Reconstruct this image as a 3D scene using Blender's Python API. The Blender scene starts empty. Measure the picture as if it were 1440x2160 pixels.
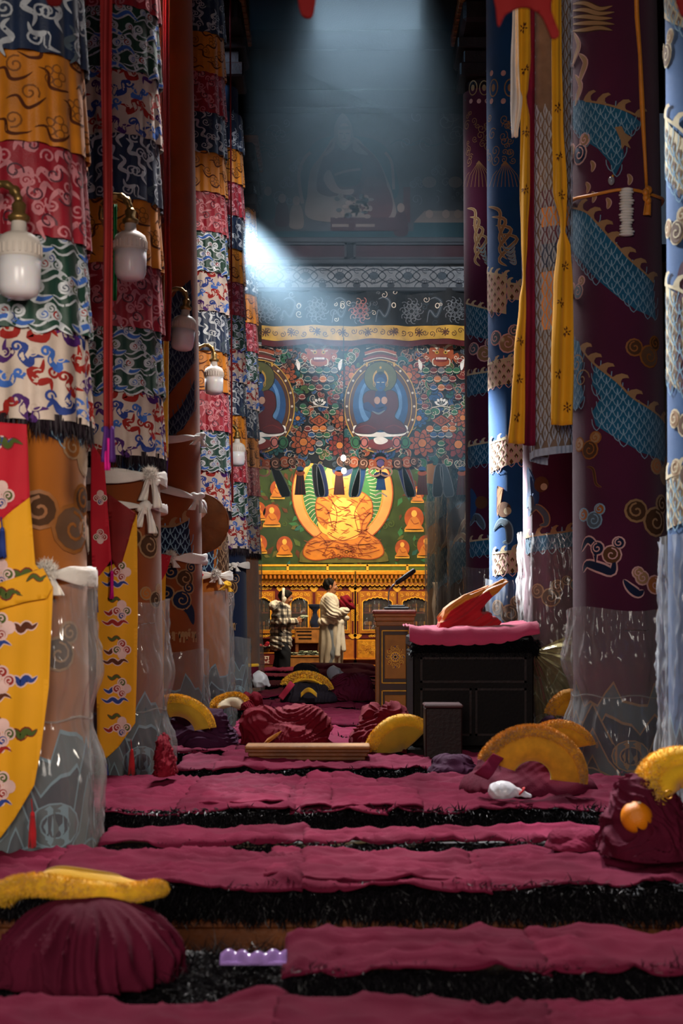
import bpy, math, random
import numpy as np
from mathutils import Vector, Matrix, noise
from mathutils.geometry import delaunay_2d_cdt, tessellate_polygon
PI = math.pi
sc = bpy.context.scene
COL = sc.collection
# ------------------------------------------------------------------ camera
F = 3000.0                       # focal length in pixels of the 1440 x 2160 frame
CZ = 1.0                         # camera height
HX, HY = 720.0, 1305.0           # vanishing point of the aisle in that frame
cam_data = bpy.data.cameras.new('camera')
cam = bpy.data.objects.new('camera', cam_data); COL.objects.link(cam)
cam.location = (0, 0, CZ); cam.rotation_euler = (PI/2, 0, 0)
cam_data.sensor_fit = 'VERTICAL'; cam_data.sensor_height = 36.0
cam_data.lens = 36.0*F/2160.0
cam_data.shift_y = (HY-1080.0)/2160.0
cam_data.clip_start = 0.05; cam_data.clip_end = 200
cam_data.dof.use_dof = True; cam_data.dof.focus_distance = 13.0; cam_data.dof.aperture_fstop = 5.6
sc.camera = cam
# ------------------------------------------------------------------ view, world, light
sc.view_settings.view_transform = 'Standard'; sc.view_settings.look = 'None'
sc.view_settings.gamma = 1.0; sc.view_settings.use_curve_mapping = False
sc.view_settings.exposure = 0.0
sc.cycles.use_denoising = True
sc.cycles.max_bounces = 6; sc.cycles.transparent_max_bounces = 24; sc.cycles.volume_bounces = 0
sc.cycles.diffuse_bounces = 3; sc.cycles.glossy_bounces = 3
sc.cycles.caustics_reflective = False; sc.cycles.caustics_refractive = False
sc.cycles.sample_clamp_indirect = 4.0
world = bpy.data.worlds.new('world'); sc.world = world; world.use_nodes = True
world.node_tree.nodes['Background'].inputs[0].default_value = (0.10, 0.13, 0.18, 1)
world.node_tree.nodes['Background'].inputs[1].default_value = 0.3

def aim(o, target):
    d = Vector(target)-o.location
    o.rotation_euler = d.to_track_quat('-Z', 'Y').to_euler()

def area(name, loc, target, sx, sy, watts, col, spread=PI):
    l = bpy.data.lights.new(name, 'AREA'); l.shape = 'RECTANGLE'; l.size = sx; l.size_y = sy
    l.energy = watts; l.color = col; l.spread = spread
    o = bpy.data.objects.new(name, l); COL.objects.link(o); o.location = loc; aim(o, target); return o

def spot(name, loc, target, watts, col, deg, blend=0.3, radius=0.1):
    l = bpy.data.lights.new(name, 'SPOT'); l.energy = watts; l.color = col
    l.spot_size = math.radians(deg); l.spot_blend = blend; l.shadow_soft_size = radius
    o = bpy.data.objects.new(name, l); COL.objects.link(o); o.location = loc; aim(o, target); return o

def point(name, loc, watts, col, radius=0.05):
    l = bpy.data.lights.new(name, 'POINT'); l.energy = watts; l.color = col; l.shadow_soft_size = radius
    o = bpy.data.objects.new(name, l); COL.objects.link(o); o.location = loc; return o

# unseen fills added for soft light from the camera side and from overhead
HAZE = 0.045                     # density of the incense haze in the light well
area('front_fill', (-0.9, -2.4, 2.3), (0.2, 6, 0.7), 2.0, 2.0, 110, (1.0, 0.90, 0.80), 2.4)
area('overhead_fill', (0.0, 8.0, 6.4), (0.0, 4.1, 0), 0.9, 1.4, 98, (1.0, 0.94, 0.92), 0.9)
area('overhead_fill', (0.2, 11.6, 6.4), (0.1, 8.8, 0), 0.9, 1.4, 75, (0.95, 0.97, 1.0), 0.9)
spot('overhead_fill', (-0.3, 9.0, 6.3), (0.33, 15.4, 4.1), 1700, (0.94, 0.96, 1.0), 30, 0.5, 0.25)  # unseen spot added to brighten the sewn hanging and upper mural
spot('front_fill', (1.4, 0.4, 2.5), (-1.08, 5.6, 1.05), 420, (1.0, 0.90, 0.76), 30, 0.7, 0.25)  # unseen spot added to brighten the yellow banners on the left
# the low sun that comes in through the clerestory windows on the left
spot('clerestory_daylight', (-1.90, 13.34, 5.6), (1.20, 9.0, 1.5), 50000, (0.92, 0.96, 1.0), 7, 0.6, 0.08)
spot('clerestory_daylight', (-1.90, 12.50, 5.2), (1.20, 11.1, 2.0), 14000, (0.86, 0.94, 1.0), 17, 0.8, 0.08)
spot('clerestory_daylight', (-1.90, 12.60, 6.40), (1.3, 14.6, 5.1), 720, (0.36, 0.70, 1.0), 30, 1.0, 0.2)
spot('clerestory_daylight', (-1.90, 12.2, 6.3), (1.5, 12.9, 6.15), 450, (0.30, 0.66, 1.0), 12, 1.0, 0.2)
spot('clerestory_daylight', (-1.5, 8.0, 5.2), (1.16, 4.8, 1.5), 4200, (0.84, 0.92, 1.0), 30, 0.7, 0.10)
spot('clerestory_daylight', (-2.6, 12.4, 6.0), (-1.15, 9.8, 2.6), 2500, (0.92, 0.96, 1.0), 40, 0.6, 0.12)
spot('clerestory_daylight', (1.9, 6.5, 6.0), (-0.9, 11.0, 2.6), 1600, (1.0, 0.95, 0.88), 36, 0.8, 0.2)  # stands on the right, aimed at the fourth left pillar
# warm lamps over the offering cabinets in the far chapel, plus two added fills
area('chapel_warm_light', (-0.2, 22.6, 4.1), (-0.3, 25.6, 1.2), 2.6, 0.6, 150, (1.0, 0.66, 0.30))
area('chapel_warm_light', (0.7, 20.4, 4.4), (-0.5, 23.2, 1.0), 0.8, 0.5, 230, (1.0, 0.86, 0.66))  # unseen fill added to light the two people and cabinet fronts
point('chapel_warm_light', (0.1, 18.2, 3.9), 85, (1.0, 0.72, 0.42), 0.1)  # unseen fill added to brighten the far right pillars and seat rows
# ------------------------------------------------------------------ helpers
rnd = random.Random(7)

def P(px, py, Y):
    """world point seen at pixel (px, py) at depth Y"""
    return ((px-HX)/F*Y, Y, CZ-(py-HY)/F*Y)

def lerp(a, b, t): return a+(b-a)*t

def srgb(h):
    h = h.lstrip('#'); out = []
    for i in (0, 2, 4):
        c = int(h[i:i+2], 16)/255.0
        out.append(c/12.92 if c <= 0.04045 else ((c+0.055)/1.055)**2.4)
    return tuple(out)

MATS = {}
def mat(name, col, rough=0.8, var=0.25, scale=14.0, bump=0.0, bscale=120.0, sheen=0.0, metal=0.0, spec=0.3, emit=0.0, trans=0.0, sss=0.0):
    """principled material with noise-driven colour variation and a fine bump"""
    if name in MATS: return MATS[name]
    if isinstance(col, str): col = srgb(col)
    m = bpy.data.materials.new(name); m.use_nodes = True; MATS[name] = m
    nt = m.node_tree; b = nt.nodes['Principled BSDF']
    b.inputs['Base Color'].default_value = (*col, 1); b.inputs['Roughness'].default_value = rough
    b.inputs['Metallic'].default_value = metal; b.inputs['Specular IOR Level'].default_value = spec
    if sheen: b.inputs['Sheen Weight'].default_value = sheen
    if trans: b.inputs['Transmission Weight'].default_value = trans
    if sss:
        b.inputs['Subsurface Weight'].default_value = sss; b.inputs['Subsurface Radius'].default_value = (0.02, 0.01, 0.006)
    if emit:
        b.inputs['Emission Color'].default_value = (*col, 1); b.inputs['Emission Strength'].default_value = emit
    tc = nt.nodes.new('ShaderNodeTexCoord')
    if var:
        n = nt.nodes.new('ShaderNodeTexNoise'); n.inputs['Scale'].default_value = scale; n.inputs['Detail'].default_value = 4
        nt.links.new(tc.outputs['Object'], n.inputs['Vector'])
        r = nt.nodes.new('ShaderNodeMapRange'); r.inputs[1].default_value = 0.3; r.inputs[2].default_value = 0.7
        r.inputs[3].default_value = 1-var; r.inputs[4].default_value = 1+var
        nt.links.new(n.outputs['Fac'], r.inputs[0])
        hs = nt.nodes.new('ShaderNodeHueSaturation'); hs.inputs['Color'].default_value = (*col, 1)
        nt.links.new(r.outputs[0], hs.inputs['Value']); nt.links.new(hs.outputs[0], b.inputs['Base Color'])
    if bump:
        n2 = nt.nodes.new('ShaderNodeTexNoise'); n2.inputs['Scale'].default_value = bscale; n2.inputs['Detail'].default_value = 3
        nt.links.new(tc.outputs['Object'], n2.inputs['Vector'])
        bp = nt.nodes.new('ShaderNodeBump'); bp.inputs['Strength'].default_value = bump; bp.inputs['Distance'].default_value = 0.01
        nt.links.new(n2.outputs['Fac'], bp.inputs['Height']); nt.links.new(bp.outputs[0], b.inputs['Normal'])
    return m

def plastic_film(name, clear=0.72, tint=(0.95, 0.94, 0.92), rough=0.08, body=(0.56, 0.55, 0.54)):
    """thin clear polythene: mostly see-through, glossy and a little milky"""
    m = bpy.data.materials.new(name); m.use_nodes = True; MATS[name] = m
    nt = m.node_tree; nt.nodes.clear()
    out = nt.nodes.new('ShaderNodeOutputMaterial'); mix = nt.nodes.new('ShaderNodeMixShader')
    tr = nt.nodes.new('ShaderNodeBsdfTransparent'); tr.inputs[0].default_value = (*tint, 1)
    pr = nt.nodes.new('ShaderNodeBsdfPrincipled'); pr.inputs['Base Color'].default_value = (*body, 1)
    pr.inputs['Roughness'].default_value = rough; pr.inputs['Specular IOR Level'].default_value = 1.0
    pr.inputs['Coat Weight'].default_value = 1.0; pr.inputs['Coat Roughness'].default_value = 0.08
    tc = nt.nodes.new('ShaderNodeTexCoord'); mp = nt.nodes.new('ShaderNodeMapping'); mp.inputs['Scale'].default_value = (1, 1, 0.35)
    nt.links.new(tc.outputs['Object'], mp.inputs[0])
    n = nt.nodes.new('ShaderNodeTexNoise'); n.noise_type = 'RIDGED_MULTIFRACTAL'; n.normalize = False; n.inputs['Scale'].default_value = 9; n.inputs['Detail'].default_value = 3; n.inputs['Distortion'].default_value = 0.6
    nt.links.new(mp.outputs[0], n.inputs['Vector'])
    bp = nt.nodes.new('ShaderNodeBump'); bp.inputs['Strength'].default_value = 1.0; bp.inputs['Distance'].default_value = 0.02
    nt.links.new(n.outputs['Fac'], bp.inputs['Height']); nt.links.new(bp.outputs[0], pr.inputs['Normal'])
    lw = nt.nodes.new('ShaderNodeLayerWeight'); lw.inputs['Blend'].default_value = 0.35
    nt.links.new(bp.outputs[0], lw.inputs['Normal'])
    r = nt.nodes.new('ShaderNodeMapRange'); r.inputs[3].default_value = 1-clear; r.inputs[4].default_value = 0.6
    nt.links.new(lw.outputs['Facing'], r.inputs[0]); nt.links.new(r.outputs[0], mix.inputs[0])
    nt.links.new(tr.outputs[0], mix.inputs[1]); nt.links.new(pr.outputs[0], mix.inputs[2]); nt.links.new(mix.outputs[0], out.inputs[0])
    return m

def link(name, me, parent=None, loc=(0, 0, 0)):
    o = bpy.data.objects.new(name, me); COL.objects.link(o); o.location = loc
    if parent is not None: o.parent = parent
    return o

def tag(o, label=None, cat=None, group=None, kind=None):
    if label: o['label'] = label
    if cat: o['category'] = cat
    if group: o['group'] = group
    if kind: o['kind'] = kind
    return o

def thing(name, label, cat, loc=(0, 0, 0), group=None, rz=0.0):
    o = link(name, None, None, loc); o.rotation_euler = (0, 0, rz); o.empty_display_size = 0.05
    return tag(o, label, cat, group)

def dup(root, loc=None, rz=None, label=None, group=None):
    """a copy of a thing with copies of its parts and sub-parts (mesh data shared)"""
    r = root.copy(); COL.objects.link(r)
    if loc is not None: r.location = loc
    if rz is not None: r.rotation_euler = (r.rotation_euler[0], r.rotation_euler[1], rz)
    if label: r['label'] = label
    if group: r['group'] = group
    for ch in list(root.children):
        c = ch.copy(); COL.objects.link(c); c.parent = r
        for g in list(ch.children):
            d = g.copy(); COL.objects.link(d); d.parent = c
    return r

class MB:
    """collects shapes and links them as ONE mesh object"""
    def __init__(s): s.v = []; s.f = []; s.m = []; s.sm = []
    def add(s, vs, fs, m=0, smooth=False):
        o = len(s.v); s.v.extend(vs)
        for f in fs: s.f.append(tuple(i+o for i in f))
        s.m.extend([m]*len(fs)); s.sm.extend([smooth]*len(fs)); return s
    def box(s, x0, x1, y0, y1, z0, z1, m=0, bev=0.0):
        if bev <= 0:
            vs = [(x, y, z) for z in (z0, z1) for y in (y0, y1) for x in (x0, x1)]
            return s.add(vs, [(0, 2, 3, 1), (4, 5, 7, 6), (0, 1, 5, 4), (2, 6, 7, 3), (0, 4, 6, 2), (1, 3, 7, 5)], m)
        b = min(bev, (x1-x0)*.45, (y1-y0)*.45, (z1-z0)*.45)
        vs = []; idx = {}
        for ax in range(3):
            for sx in (0, 1):
                for sy in (0, 1):
                    for sz in (0, 1):
                        c = [(x0, x1)[sx], (y0, y1)[sy], (z0, z1)[sz]]
                        for k, (lo, hi) in enumerate(((sx, b), (sy, b), (sz, b))):
                            if k != ax: c[k] += hi if lo == 0 else -hi
                        idx[(ax, sx, sy, sz)] = len(vs); vs.append(tuple(c))
        I = lambda a, *t: idx[(a, *t)]
        fs = []
        for k in (0, 1):
            fs.append([I(0, k, 0, 0), I(0, k, 0, 1), I(0, k, 1, 1), I(0, k, 1, 0)][::1 if k == 0 else -1])
            fs.append([I(1, 0, k, 0), I(1, 1, k, 0), I(1, 1, k, 1), I(1, 0, k, 1)][::1 if k == 0 else -1])
            fs.append([I(2, 0, 0, k), I(2, 0, 1, k), I(2, 1, 1, k), I(2, 1, 0, k)][::1 if k == 0 else -1])
        for a in (0, 1):
            for c in (0, 1):
                fs.append([I(0, a, c, 0), I(0, a, c, 1), I(1, a, c, 1), I(1, a, c, 0)])
                fs.append([I(0, a, 0, c), I(0, a, 1, c), I(2, a, 1, c), I(2, a, 0, c)])
                fs.append([I(1, 0, a, c), I(1, 1, a, c), I(2, 1, a, c), I(2, 0, a, c)])
                for e in (0, 1): fs.append([I(0, a, c, e), I(1, a, c, e), I(2, a, c, e)])
        return s.add(vs, fs, m)
    def surf(s, fn, nu, nv, m=0, cu=False, smooth=True):
        """grid surface fn(u, v), u and v in 0..1"""
        vs = []; nuu = nu if cu else nu+1
        for j in range(nv+1):
            for i in range(nuu): vs.append(fn(i/nu, j/nv))
        fs = []
        for j in range(nv):
            for i in range(nu):
                a = j*nuu+i; b = j*nuu+(i+1) % nuu
                fs.append((a, b, b+nuu, a+nuu))
        return s.add(vs, fs, m, smooth)
    def lathe(s, prof, n=24, c=(0, 0, 0), m=0, smooth=True, ax='z', cap=True):
        vs = []
        for r, h in prof:
            for i in range(n):
                a = 2*PI*i/n; p = (r*math.cos(a), r*math.sin(a), h)
                if ax == 'y': p = (p[0], p[2], p[1])
                if ax == 'x': p = (p[2], p[0], p[1])
                vs.append((c[0]+p[0], c[1]+p[1], c[2]+p[2]))
        fs = [(j*n+i, j*n+(i+1) % n, (j+1)*n+(i+1) % n, (j+1)*n+i) for j in range(len(prof)-1) for i in range(n)]
        s.add(vs, fs, m, smooth)
        if cap:
            o = len(s.v)-len(vs)
            for k in (0, len(prof)-1):
                if prof[k][0] > 1e-4: s.f.append(tuple(o+k*n+i for i in range(n))); s.m.append(m); s.sm.append(False)
        return s
    def tube(s, pts, r, n=8, m=0, smooth=True, flat=None):
        """tube along points; r a number or a list; flat squashes the section in z"""
        pts = [Vector(p) for p in pts]; vs = []; up = Vector((0.013, 0.021, 1)).normalized()
        for k, p in enumerate(pts):
            t = (pts[min(k+1, len(pts)-1)]-pts[max(k-1, 0)]).normalized()
            if abs(t.dot(up)) > 0.95: a = t.cross(Vector((1, 0.1, 0))).normalized()
            else: a = t.cross(up).normalized()
            b = a.cross(t); rr = r[k] if isinstance(r, (list, tuple)) else r
            for i in range(n):
                q = 2*PI*i/n; vs.append(tuple(p+a*(rr*math.cos(q))+b*(rr*math.sin(q)*(flat or 1))))
        fs = [(j*n+i, j*n+(i+1) % n, (j+1)*n+(i+1) % n, (j+1)*n+i) for j in range(len(pts)-1) for i in range(n)]
        fs += [tuple(range(n)), tuple((len(pts)-1)*n+i for i in range(n))]
        return s.add(vs, fs, m, smooth)
    def sphere(s, c, r, n=14, m=0):
        if not isinstance(r, (list, tuple)): r = (r, r, r)
        k = max(5, n//2); vs = []
        for j in range(k+1):
            th = PI*j/k
            for i in range(n):
                a = 2*PI*i/n
                vs.append((c[0]+r[0]*math.sin(th)*math.cos(a), c[1]+r[1]*math.sin(th)*math.sin(a), c[2]+r[2]*math.cos(th)))
        return s.add(vs, [(j*n+i, j*n+(i+1) % n, (j+1)*n+(i+1) % n, (j+1)*n+i) for j in range(k) for i in range(n)], m, True)
    def mesh(s, name, mats):
        me = bpy.data.meshes.new(name); me.from_pydata(s.v, [], s.f)
        if not isinstance(mats, (list, tuple)): mats = [mats]
        for m in mats: me.materials.append(m)
        if s.f:
            me.polygons.foreach_set('material_index', s.m); me.polygons.foreach_set('use_smooth', s.sm)
        me.update(); return me
    def build(s, name, mats, parent=None, loc=(0, 0, 0), solid=0.0, fix=True):
        me = s.mesh(name, mats)
        o = link(name, me, parent, loc)
        if solid:
            md = o.modifiers.new('thickness', 'SOLIDIFY'); md.thickness = solid; md.offset = 0
        return o

def blades(name, roots, dirs, length, width, m, parent=None, curl=0.5, seed=1, sag=0.0):
    """a mass of tapering hairs, each a bent strip of two faces and a tip"""
    g = np.random.default_rng(seed); roots = np.asarray(roots, float); dirs = np.asarray(dirs, float); n = len(roots)
    dirs = dirs/np.linalg.norm(dirs, axis=1)[:, None]
    L = (np.asarray(length)*g.uniform(0.55, 1.25, n))[:, None]
    j1 = g.normal(0, curl, (n, 3)); d1 = dirs+j1*0.6; d1 /= np.linalg.norm(d1, axis=1)[:, None]
    d2 = d1+g.normal(0, curl, (n, 3)); d2[:, 2] -= sag; d2 /= np.linalg.norm(d2, axis=1)[:, None]
    side = np.cross(d1, g.normal(0, 1, (n, 3))); side /= np.linalg.norm(side, axis=1)[:, None]; side *= width
    mid = roots+d1*L*0.5; tip = mid+d2*L*0.5
    V = np.stack([roots-side, roots+side, mid+side*0.8, mid-side*0.8, tip], 1).reshape(-1, 3)
    b = (np.arange(n)*5)[:, None]
    loops = np.concatenate([b+np.array([[0, 1, 2, 3]]), b+np.array([[3, 2, 4]])], 1).reshape(-1)
    me = bpy.data.meshes.new(name); me.vertices.add(len(V)); me.vertices.foreach_set('co', V.reshape(-1))
    me.loops.add(len(loops)); me.loops.foreach_set('vertex_index', loops)
    st = np.stack([np.arange(n)*7, np.arange(n)*7+4], 1).reshape(-1)
    me.polygons.add(2*n); me.polygons.foreach_set('loop_start', st)
    me.update(calc_edges=True); me.validate(); me.materials.append(m)
    o = link(name, me, parent); o['kind'] = 'stuff'; return o

# ---- signed-distance modelling: smooth organic solids (cloth heaps, bodies, bags)
def sdf_mesh(name, fn, lo, hi, vox, mats, parent=None, loc=(0, 0, 0), pick=None):
    lo = np.array(lo, float); hi = np.array(hi, float); n = np.ceil((hi-lo)/vox).astype(int)+1
    X, Y, Z = np.meshgrid(*[lo[k]+vox*np.arange(n[k]) for k in range(3)], indexing='ij')
    D = fn(X, Y, Z)
    S = D < 0; cs = S[:-1, :-1, :-1].astype(np.int8)
    cnt = sum(S[a:n[0]-1+a, b:n[1]-1+b, c:n[2]-1+c].astype(np.int8) for a in (0, 1) for b in (0, 1) for c in (0, 1))
    act = (cnt > 0) & (cnt < 8); ids = -np.ones(act.shape, int); I = np.argwhere(act); ids[act] = np.arange(len(I))
    acc = np.zeros((len(I), 3)); num = np.zeros(len(I)); co = [(a, b, c) for a in (0, 1) for b in (0, 1) for c in (0, 1)]
    i, j, k = I.T
    for p in co:
        for ax in range(3):
            if p[ax] == 1: continue
            q = list(p); q[ax] = 1
            d0 = D[i+p[0], j+p[1], k+p[2]]; d1 = D[i+q[0], j+q[1], k+q[2]]
            x = (d0 < 0) != (d1 < 0); t = np.where(x, d0/np.where(x, d0-d1, 1), 0)
            pos = np.tile(np.array(p, float), (len(I), 1)); pos[:, ax] += t
            acc += np.where(x[:, None], pos, 0); num += x
    V = lo+(I+acc/num[:, None])*vox
    faces = []
    for ax in range(3):
        sl = [slice(None)]*3; sl2 = [slice(None)]*3; sl[ax] = slice(0, -1); sl2[ax] = slice(1, None)
        x = S[tuple(sl)] != S[tuple(sl2)]
        E = np.argwhere(x); u, w = [(1, 2), (2, 0), (0, 1)][ax]
        ok = (E[:, u] > 0) & (E[:, w] > 0) & (E[:, u] < n[u]-1) & (E[:, w] < n[w]-1); E = E[ok]
        def at(du, dw):
            Q = E.copy(); Q[:, u] += du; Q[:, w] += dw; return ids[Q[:, 0], Q[:, 1], Q[:, 2]]
        q = np.stack([at(-1, -1), at(0, -1), at(0, 0), at(-1, 0)], 1)
        fl = ~S[tuple(sl)][E[:, 0], E[:, 1], E[:, 2]]
        q[fl] = q[fl][:, ::-1]; faces.append(q)
    Fq = np.concatenate(faces)
    me = bpy.data.meshes.new(name); me.vertices.add(len(V)); me.vertices.foreach_set('co', V.reshape(-1))
    me.loops.add(len(Fq)*4); me.loops.foreach_set('vertex_index', Fq.reshape(-1))
    me.polygons.add(len(Fq)); me.polygons.foreach_set('loop_start', np.arange(len(Fq))*4)
    me.update(calc_edges=True); me.validate()
    for m in (mats if isinstance(mats, (list, tuple)) else [mats]): me.materials.append(m)
    me.polygons.foreach_set('use_smooth', np.ones(len(me.polygons), bool))
    if pick is not None:
        c = V[Fq].mean(1); me.polygons.foreach_set('material_index', pick(c[:, 0], c[:, 1], c[:, 2]).astype(np.int32))
    return link(name, me, parent, loc)

def s_ell(X, Y, Z, c, r):
    x, y, z = (X-c[0])/r[0], (Y-c[1])/r[1], (Z-c[2])/r[2]
    k = np.sqrt(x*x+y*y+z*z)+1e-9; g = np.sqrt((x/r[0])**2+(y/r[1])**2+(z/r[2])**2)+1e-9
    return k*(k-1)/g
def s_cap(X, Y, Z, a, b, ra, rb):
    a = np.array(a, float); b = np.array(b, float); d = b-a; L = d.dot(d)+1e-12
    t = np.clip(((X-a[0])*d[0]+(Y-a[1])*d[1]+(Z-a[2])*d[2])/L, 0, 1)
    return np.sqrt((X-a[0]-t*d[0])**2+(Y-a[1]-t*d[1])**2+(Z-a[2]-t*d[2])**2)-(ra+(rb-ra)*t)
def smin(a, b, k):
    h = np.clip(0.5+0.5*(b-a)/k, 0, 1); return b*(1-h)+a*h-k*h*(1-h)
def wob(X, Y, Z, s, seed=0):
    """cheap smooth noise, about -1..1"""
    g = np.random.default_rng(seed); o = 0
    for q in range(5):
        d = g.normal(0, 1, 3); d /= np.linalg.norm(d); f = s*g.uniform(0.6, 1.6)
        o = o+np.sin((X*d[0]+Y*d[1]+Z*d[2])*f+g.uniform(0, 6)+0.8*np.sin((X*d[1]-Y*d[2]+Z*d[0])*f*0.8+q))
    return o/3.0

# ---- flat drawing: fills and strokes mapped on a surface
def cr(pts, n=6, closed=False):
    """Catmull-Rom curve through 2-D points"""
    m = len(pts); out = []
    for i in range(m if closed else m-1):
        g = (lambda k: pts[k % m]) if closed else (lambda k: pts[min(max(k, 0), m-1)])
        p0, p1, p2, p3 = g(i-1), g(i), g(i+1), g(i+2)
        for q in range(n):
            t = q/n
            out.append(tuple(0.5*(2*p1[d]+(p2[d]-p0[d])*t+(2*p0[d]-5*p1[d]+4*p2[d]-p3[d])*t*t+(3*p1[d]-p0[d]-3*p2[d]+p3[d])*t**3) for d in (0, 1)))
    if not closed: out.append(tuple(pts[-1]))
    return out
def disc(cx, cy, rx, ry=None, n=14, a0=0.0):
    ry = rx if ry is None else ry
    return [(cx+rx*math.cos(a0+2*PI*i/n), cy+ry*math.sin(a0+2*PI*i/n)) for i in range(n)]
def spiral(cx, cy, r, turns=1.3, a0=0.0, d=1, n=16):
    return [(cx+r*(1-0.85*i/n)*math.cos(a0+d*2*PI*turns*i/n), cy+r*(1-0.85*i/n)*math.sin(a0+d*2*PI*turns*i/n)) for i in range(n+1)]
def xf(pts, cx, cy, s, rot=0.0, fx=1):
    c, q = math.cos(rot), math.sin(rot)
    return [(cx+s*(fx*x*c-y*q), cy+s*(fx*x*q+y*c)) for x, y in pts]
def inside(p, poly):
    x, y = p; r = False; j = len(poly)-1
    for i in range(len(poly)):
        xi, yi = poly[i]; xj, yj = poly[j]
        if (yi > y) != (yj > y) and x < (xj-xi)*(y-yi)/(yj-yi)+xi: r = not r
        j = i
    return r

class Art:
    """fn(u, v, h) maps the drawing plane on a surface; grid > 0 subdivides fills so that they follow a curved one"""
    def __init__(s, fn, pal, lift=0.0012, grid=0.0, clip=None):
        s.fn, s.pal, s.lift, s.grid, s.clip = fn, list(pal), lift, grid, clip; s.b = MB(); s.ix = {k: i for i, k in enumerate(s.pal)}
    def poly(s, pts, m, h=1):
        if s.clip and not s.clip(pts): return
        if s.grid:
            g = s.grid; P2 = []
            for i, p in enumerate(pts):
                q = pts[(i+1) % len(pts)]; k = max(1, int(math.hypot(q[0]-p[0], q[1]-p[1])/g))
                P2 += [(lerp(p[0], q[0], t/k), lerp(p[1], q[1], t/k)) for t in range(k)]
            nb = len(P2); xs = [p[0] for p in P2]; ys = [p[1] for p in P2]; x = min(xs)+g*.5
            while x < max(xs):
                y = min(ys)+g*.5
                while y < max(ys):
                    if inside((x, y), pts): P2.append((x, y))
                    y += g
                x += g
            r = delaunay_2d_cdt([Vector(p) for p in P2], [], [list(range(nb))], 1, 1e-6)
            vs, fs = [tuple(v) for v in r[0]], [tuple(f) for f in r[2]]
        else:
            fs = tessellate_polygon([[Vector((p[0], p[1], 0)) for p in pts]]); vs = pts
        s.b.add([s.fn(v[0], v[1], s.lift*h) for v in vs], fs, s.ix[m], bool(s.grid))
    def stroke(s, pts, w, m, h=2, taper=0.0, closed=False):
        if s.clip and not s.clip(pts): return
        if closed: pts = list(pts)+[pts[0]]
        n = len(pts); vs = []
        for k in range(n):
            a = pts[max(k-1, 0)]; b = pts[min(k+1, n-1)]
            if closed and k in (0, n-1): a, b = pts[-2], pts[1]
            dx, dy = b[0]-a[0], b[1]-a[1]; L = math.hypot(dx, dy) or 1
            t = k/(n-1); ww = w*0.5*(taper(t) if callable(taper) else (1-t)**taper if taper else 1)
            for sg in (-1, 1): vs.append(s.fn(pts[k][0]-dy/L*ww*sg, pts[k][1]+dx/L*ww*sg, s.lift*h))
        s.b.add(vs, [(2*k, 2*k+1, 2*k+3, 2*k+2) for k in range(n-1)], s.ix[m], bool(s.grid))
    def ell(s, cx, cy, rx, ry, m, h=1, n=18): s.poly(disc(cx, cy, rx, ry, n), m, h)
    def ring(s, cx, cy, rx, ry, w, m, h=2, n=20): s.stroke(disc(cx, cy, rx, ry, n), w, m, h, closed=True)
    par = None
    def cut(s, name):
        """link what has been drawn so far as one part of its own"""
        if s.par is not None and s.b.f: s.build(name, s.par); s.b = MB()
    def build(s, name, parent=None, kind=None):
        if not s.b.f: return None
        used = sorted(set(s.b.m)); re_ = {k: i for i, k in enumerate(used)}; s.b.m = [re_[k] for k in s.b.m]
        o = s.b.build(name, [MATS[s.pal[k]] for k in used], parent)
        if kind: o['kind'] = kind
        return o
def bump_t(t): return max(0.02, math.sin(PI*min(1, max(0, t)))**0.7)

def cloud(a, cx, cy, s, fill, line, h=1, up=1, lobes=None, fills=None, lw=0.13):
    """curling cloud head: outlined lobes, each with a spiral"""
    L = lobes or [(-0.55, 0.05, 0.42, 1), (0.5, 0.1, 0.45, -1), (0.0, 0.55, 0.42, 1)]
    for x, y, r, d in L: a.poly(disc(cx+s*x, cy+up*s*y, s*(r+lw*.5), None, 12), line, h)
    for k, (x, y, r, d) in enumerate(L): a.poly(disc(cx+s*x, cy+up*s*y, s*(r-lw*.5), None, 12), (fills[k % len(fills)] if fills else fill), h+1)
    for x, y, r, d in L: a.stroke(spiral(cx+s*x, cy+up*s*y, s*r*0.72, 1.15, PI*(0.5 if d > 0 else 0.5), d, 12), s*lw*.8, line, h+2)
def flame(a, pts, w, fill, line, h=1, lw=0.3, prof=bump_t):
    """wavy tapering tongue of cloud with an outline"""
    c = cr(pts, 5); a.stroke(c, w*(1+lw), line, h, prof); a.stroke(c, w, fill, h+1, lambda t: max(0.0, prof(t)-0.12)); a.cut('woven_flame')
def lotus(a, cx, cy, s, pet, line, core, h=1, n=8, n2=None):
    for ring, (r, q) in enumerate(((1.0, n), (0.66, n2 or n))):
        for k in range(q):
            ang = 2*PI*(k+0.5*ring)/q
            p = xf([(0, 0), (.55, -.30), (.85, -.2), (1, 0), (.85, .2), (.55, .30)], cx, cy, s*r, ang)
            a.poly(p, line if ring == 0 else pet, h+ring*2); a.poly(xf([(0.1, 0), (.55, -.22), (.82, -.13), (.92, 0), (.82, .13), (.55, .22)], cx, cy, s*r, ang), pet, h+1+ring*2)
            if ring: a.stroke(p, s*.05, line, h+4, closed=True)
    a.ell(cx, cy, s*.3, s*.3, core, h+5, 10); a.ring(cx, cy, s*.3, s*.3, s*.06, line, h+6, 10)
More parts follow.
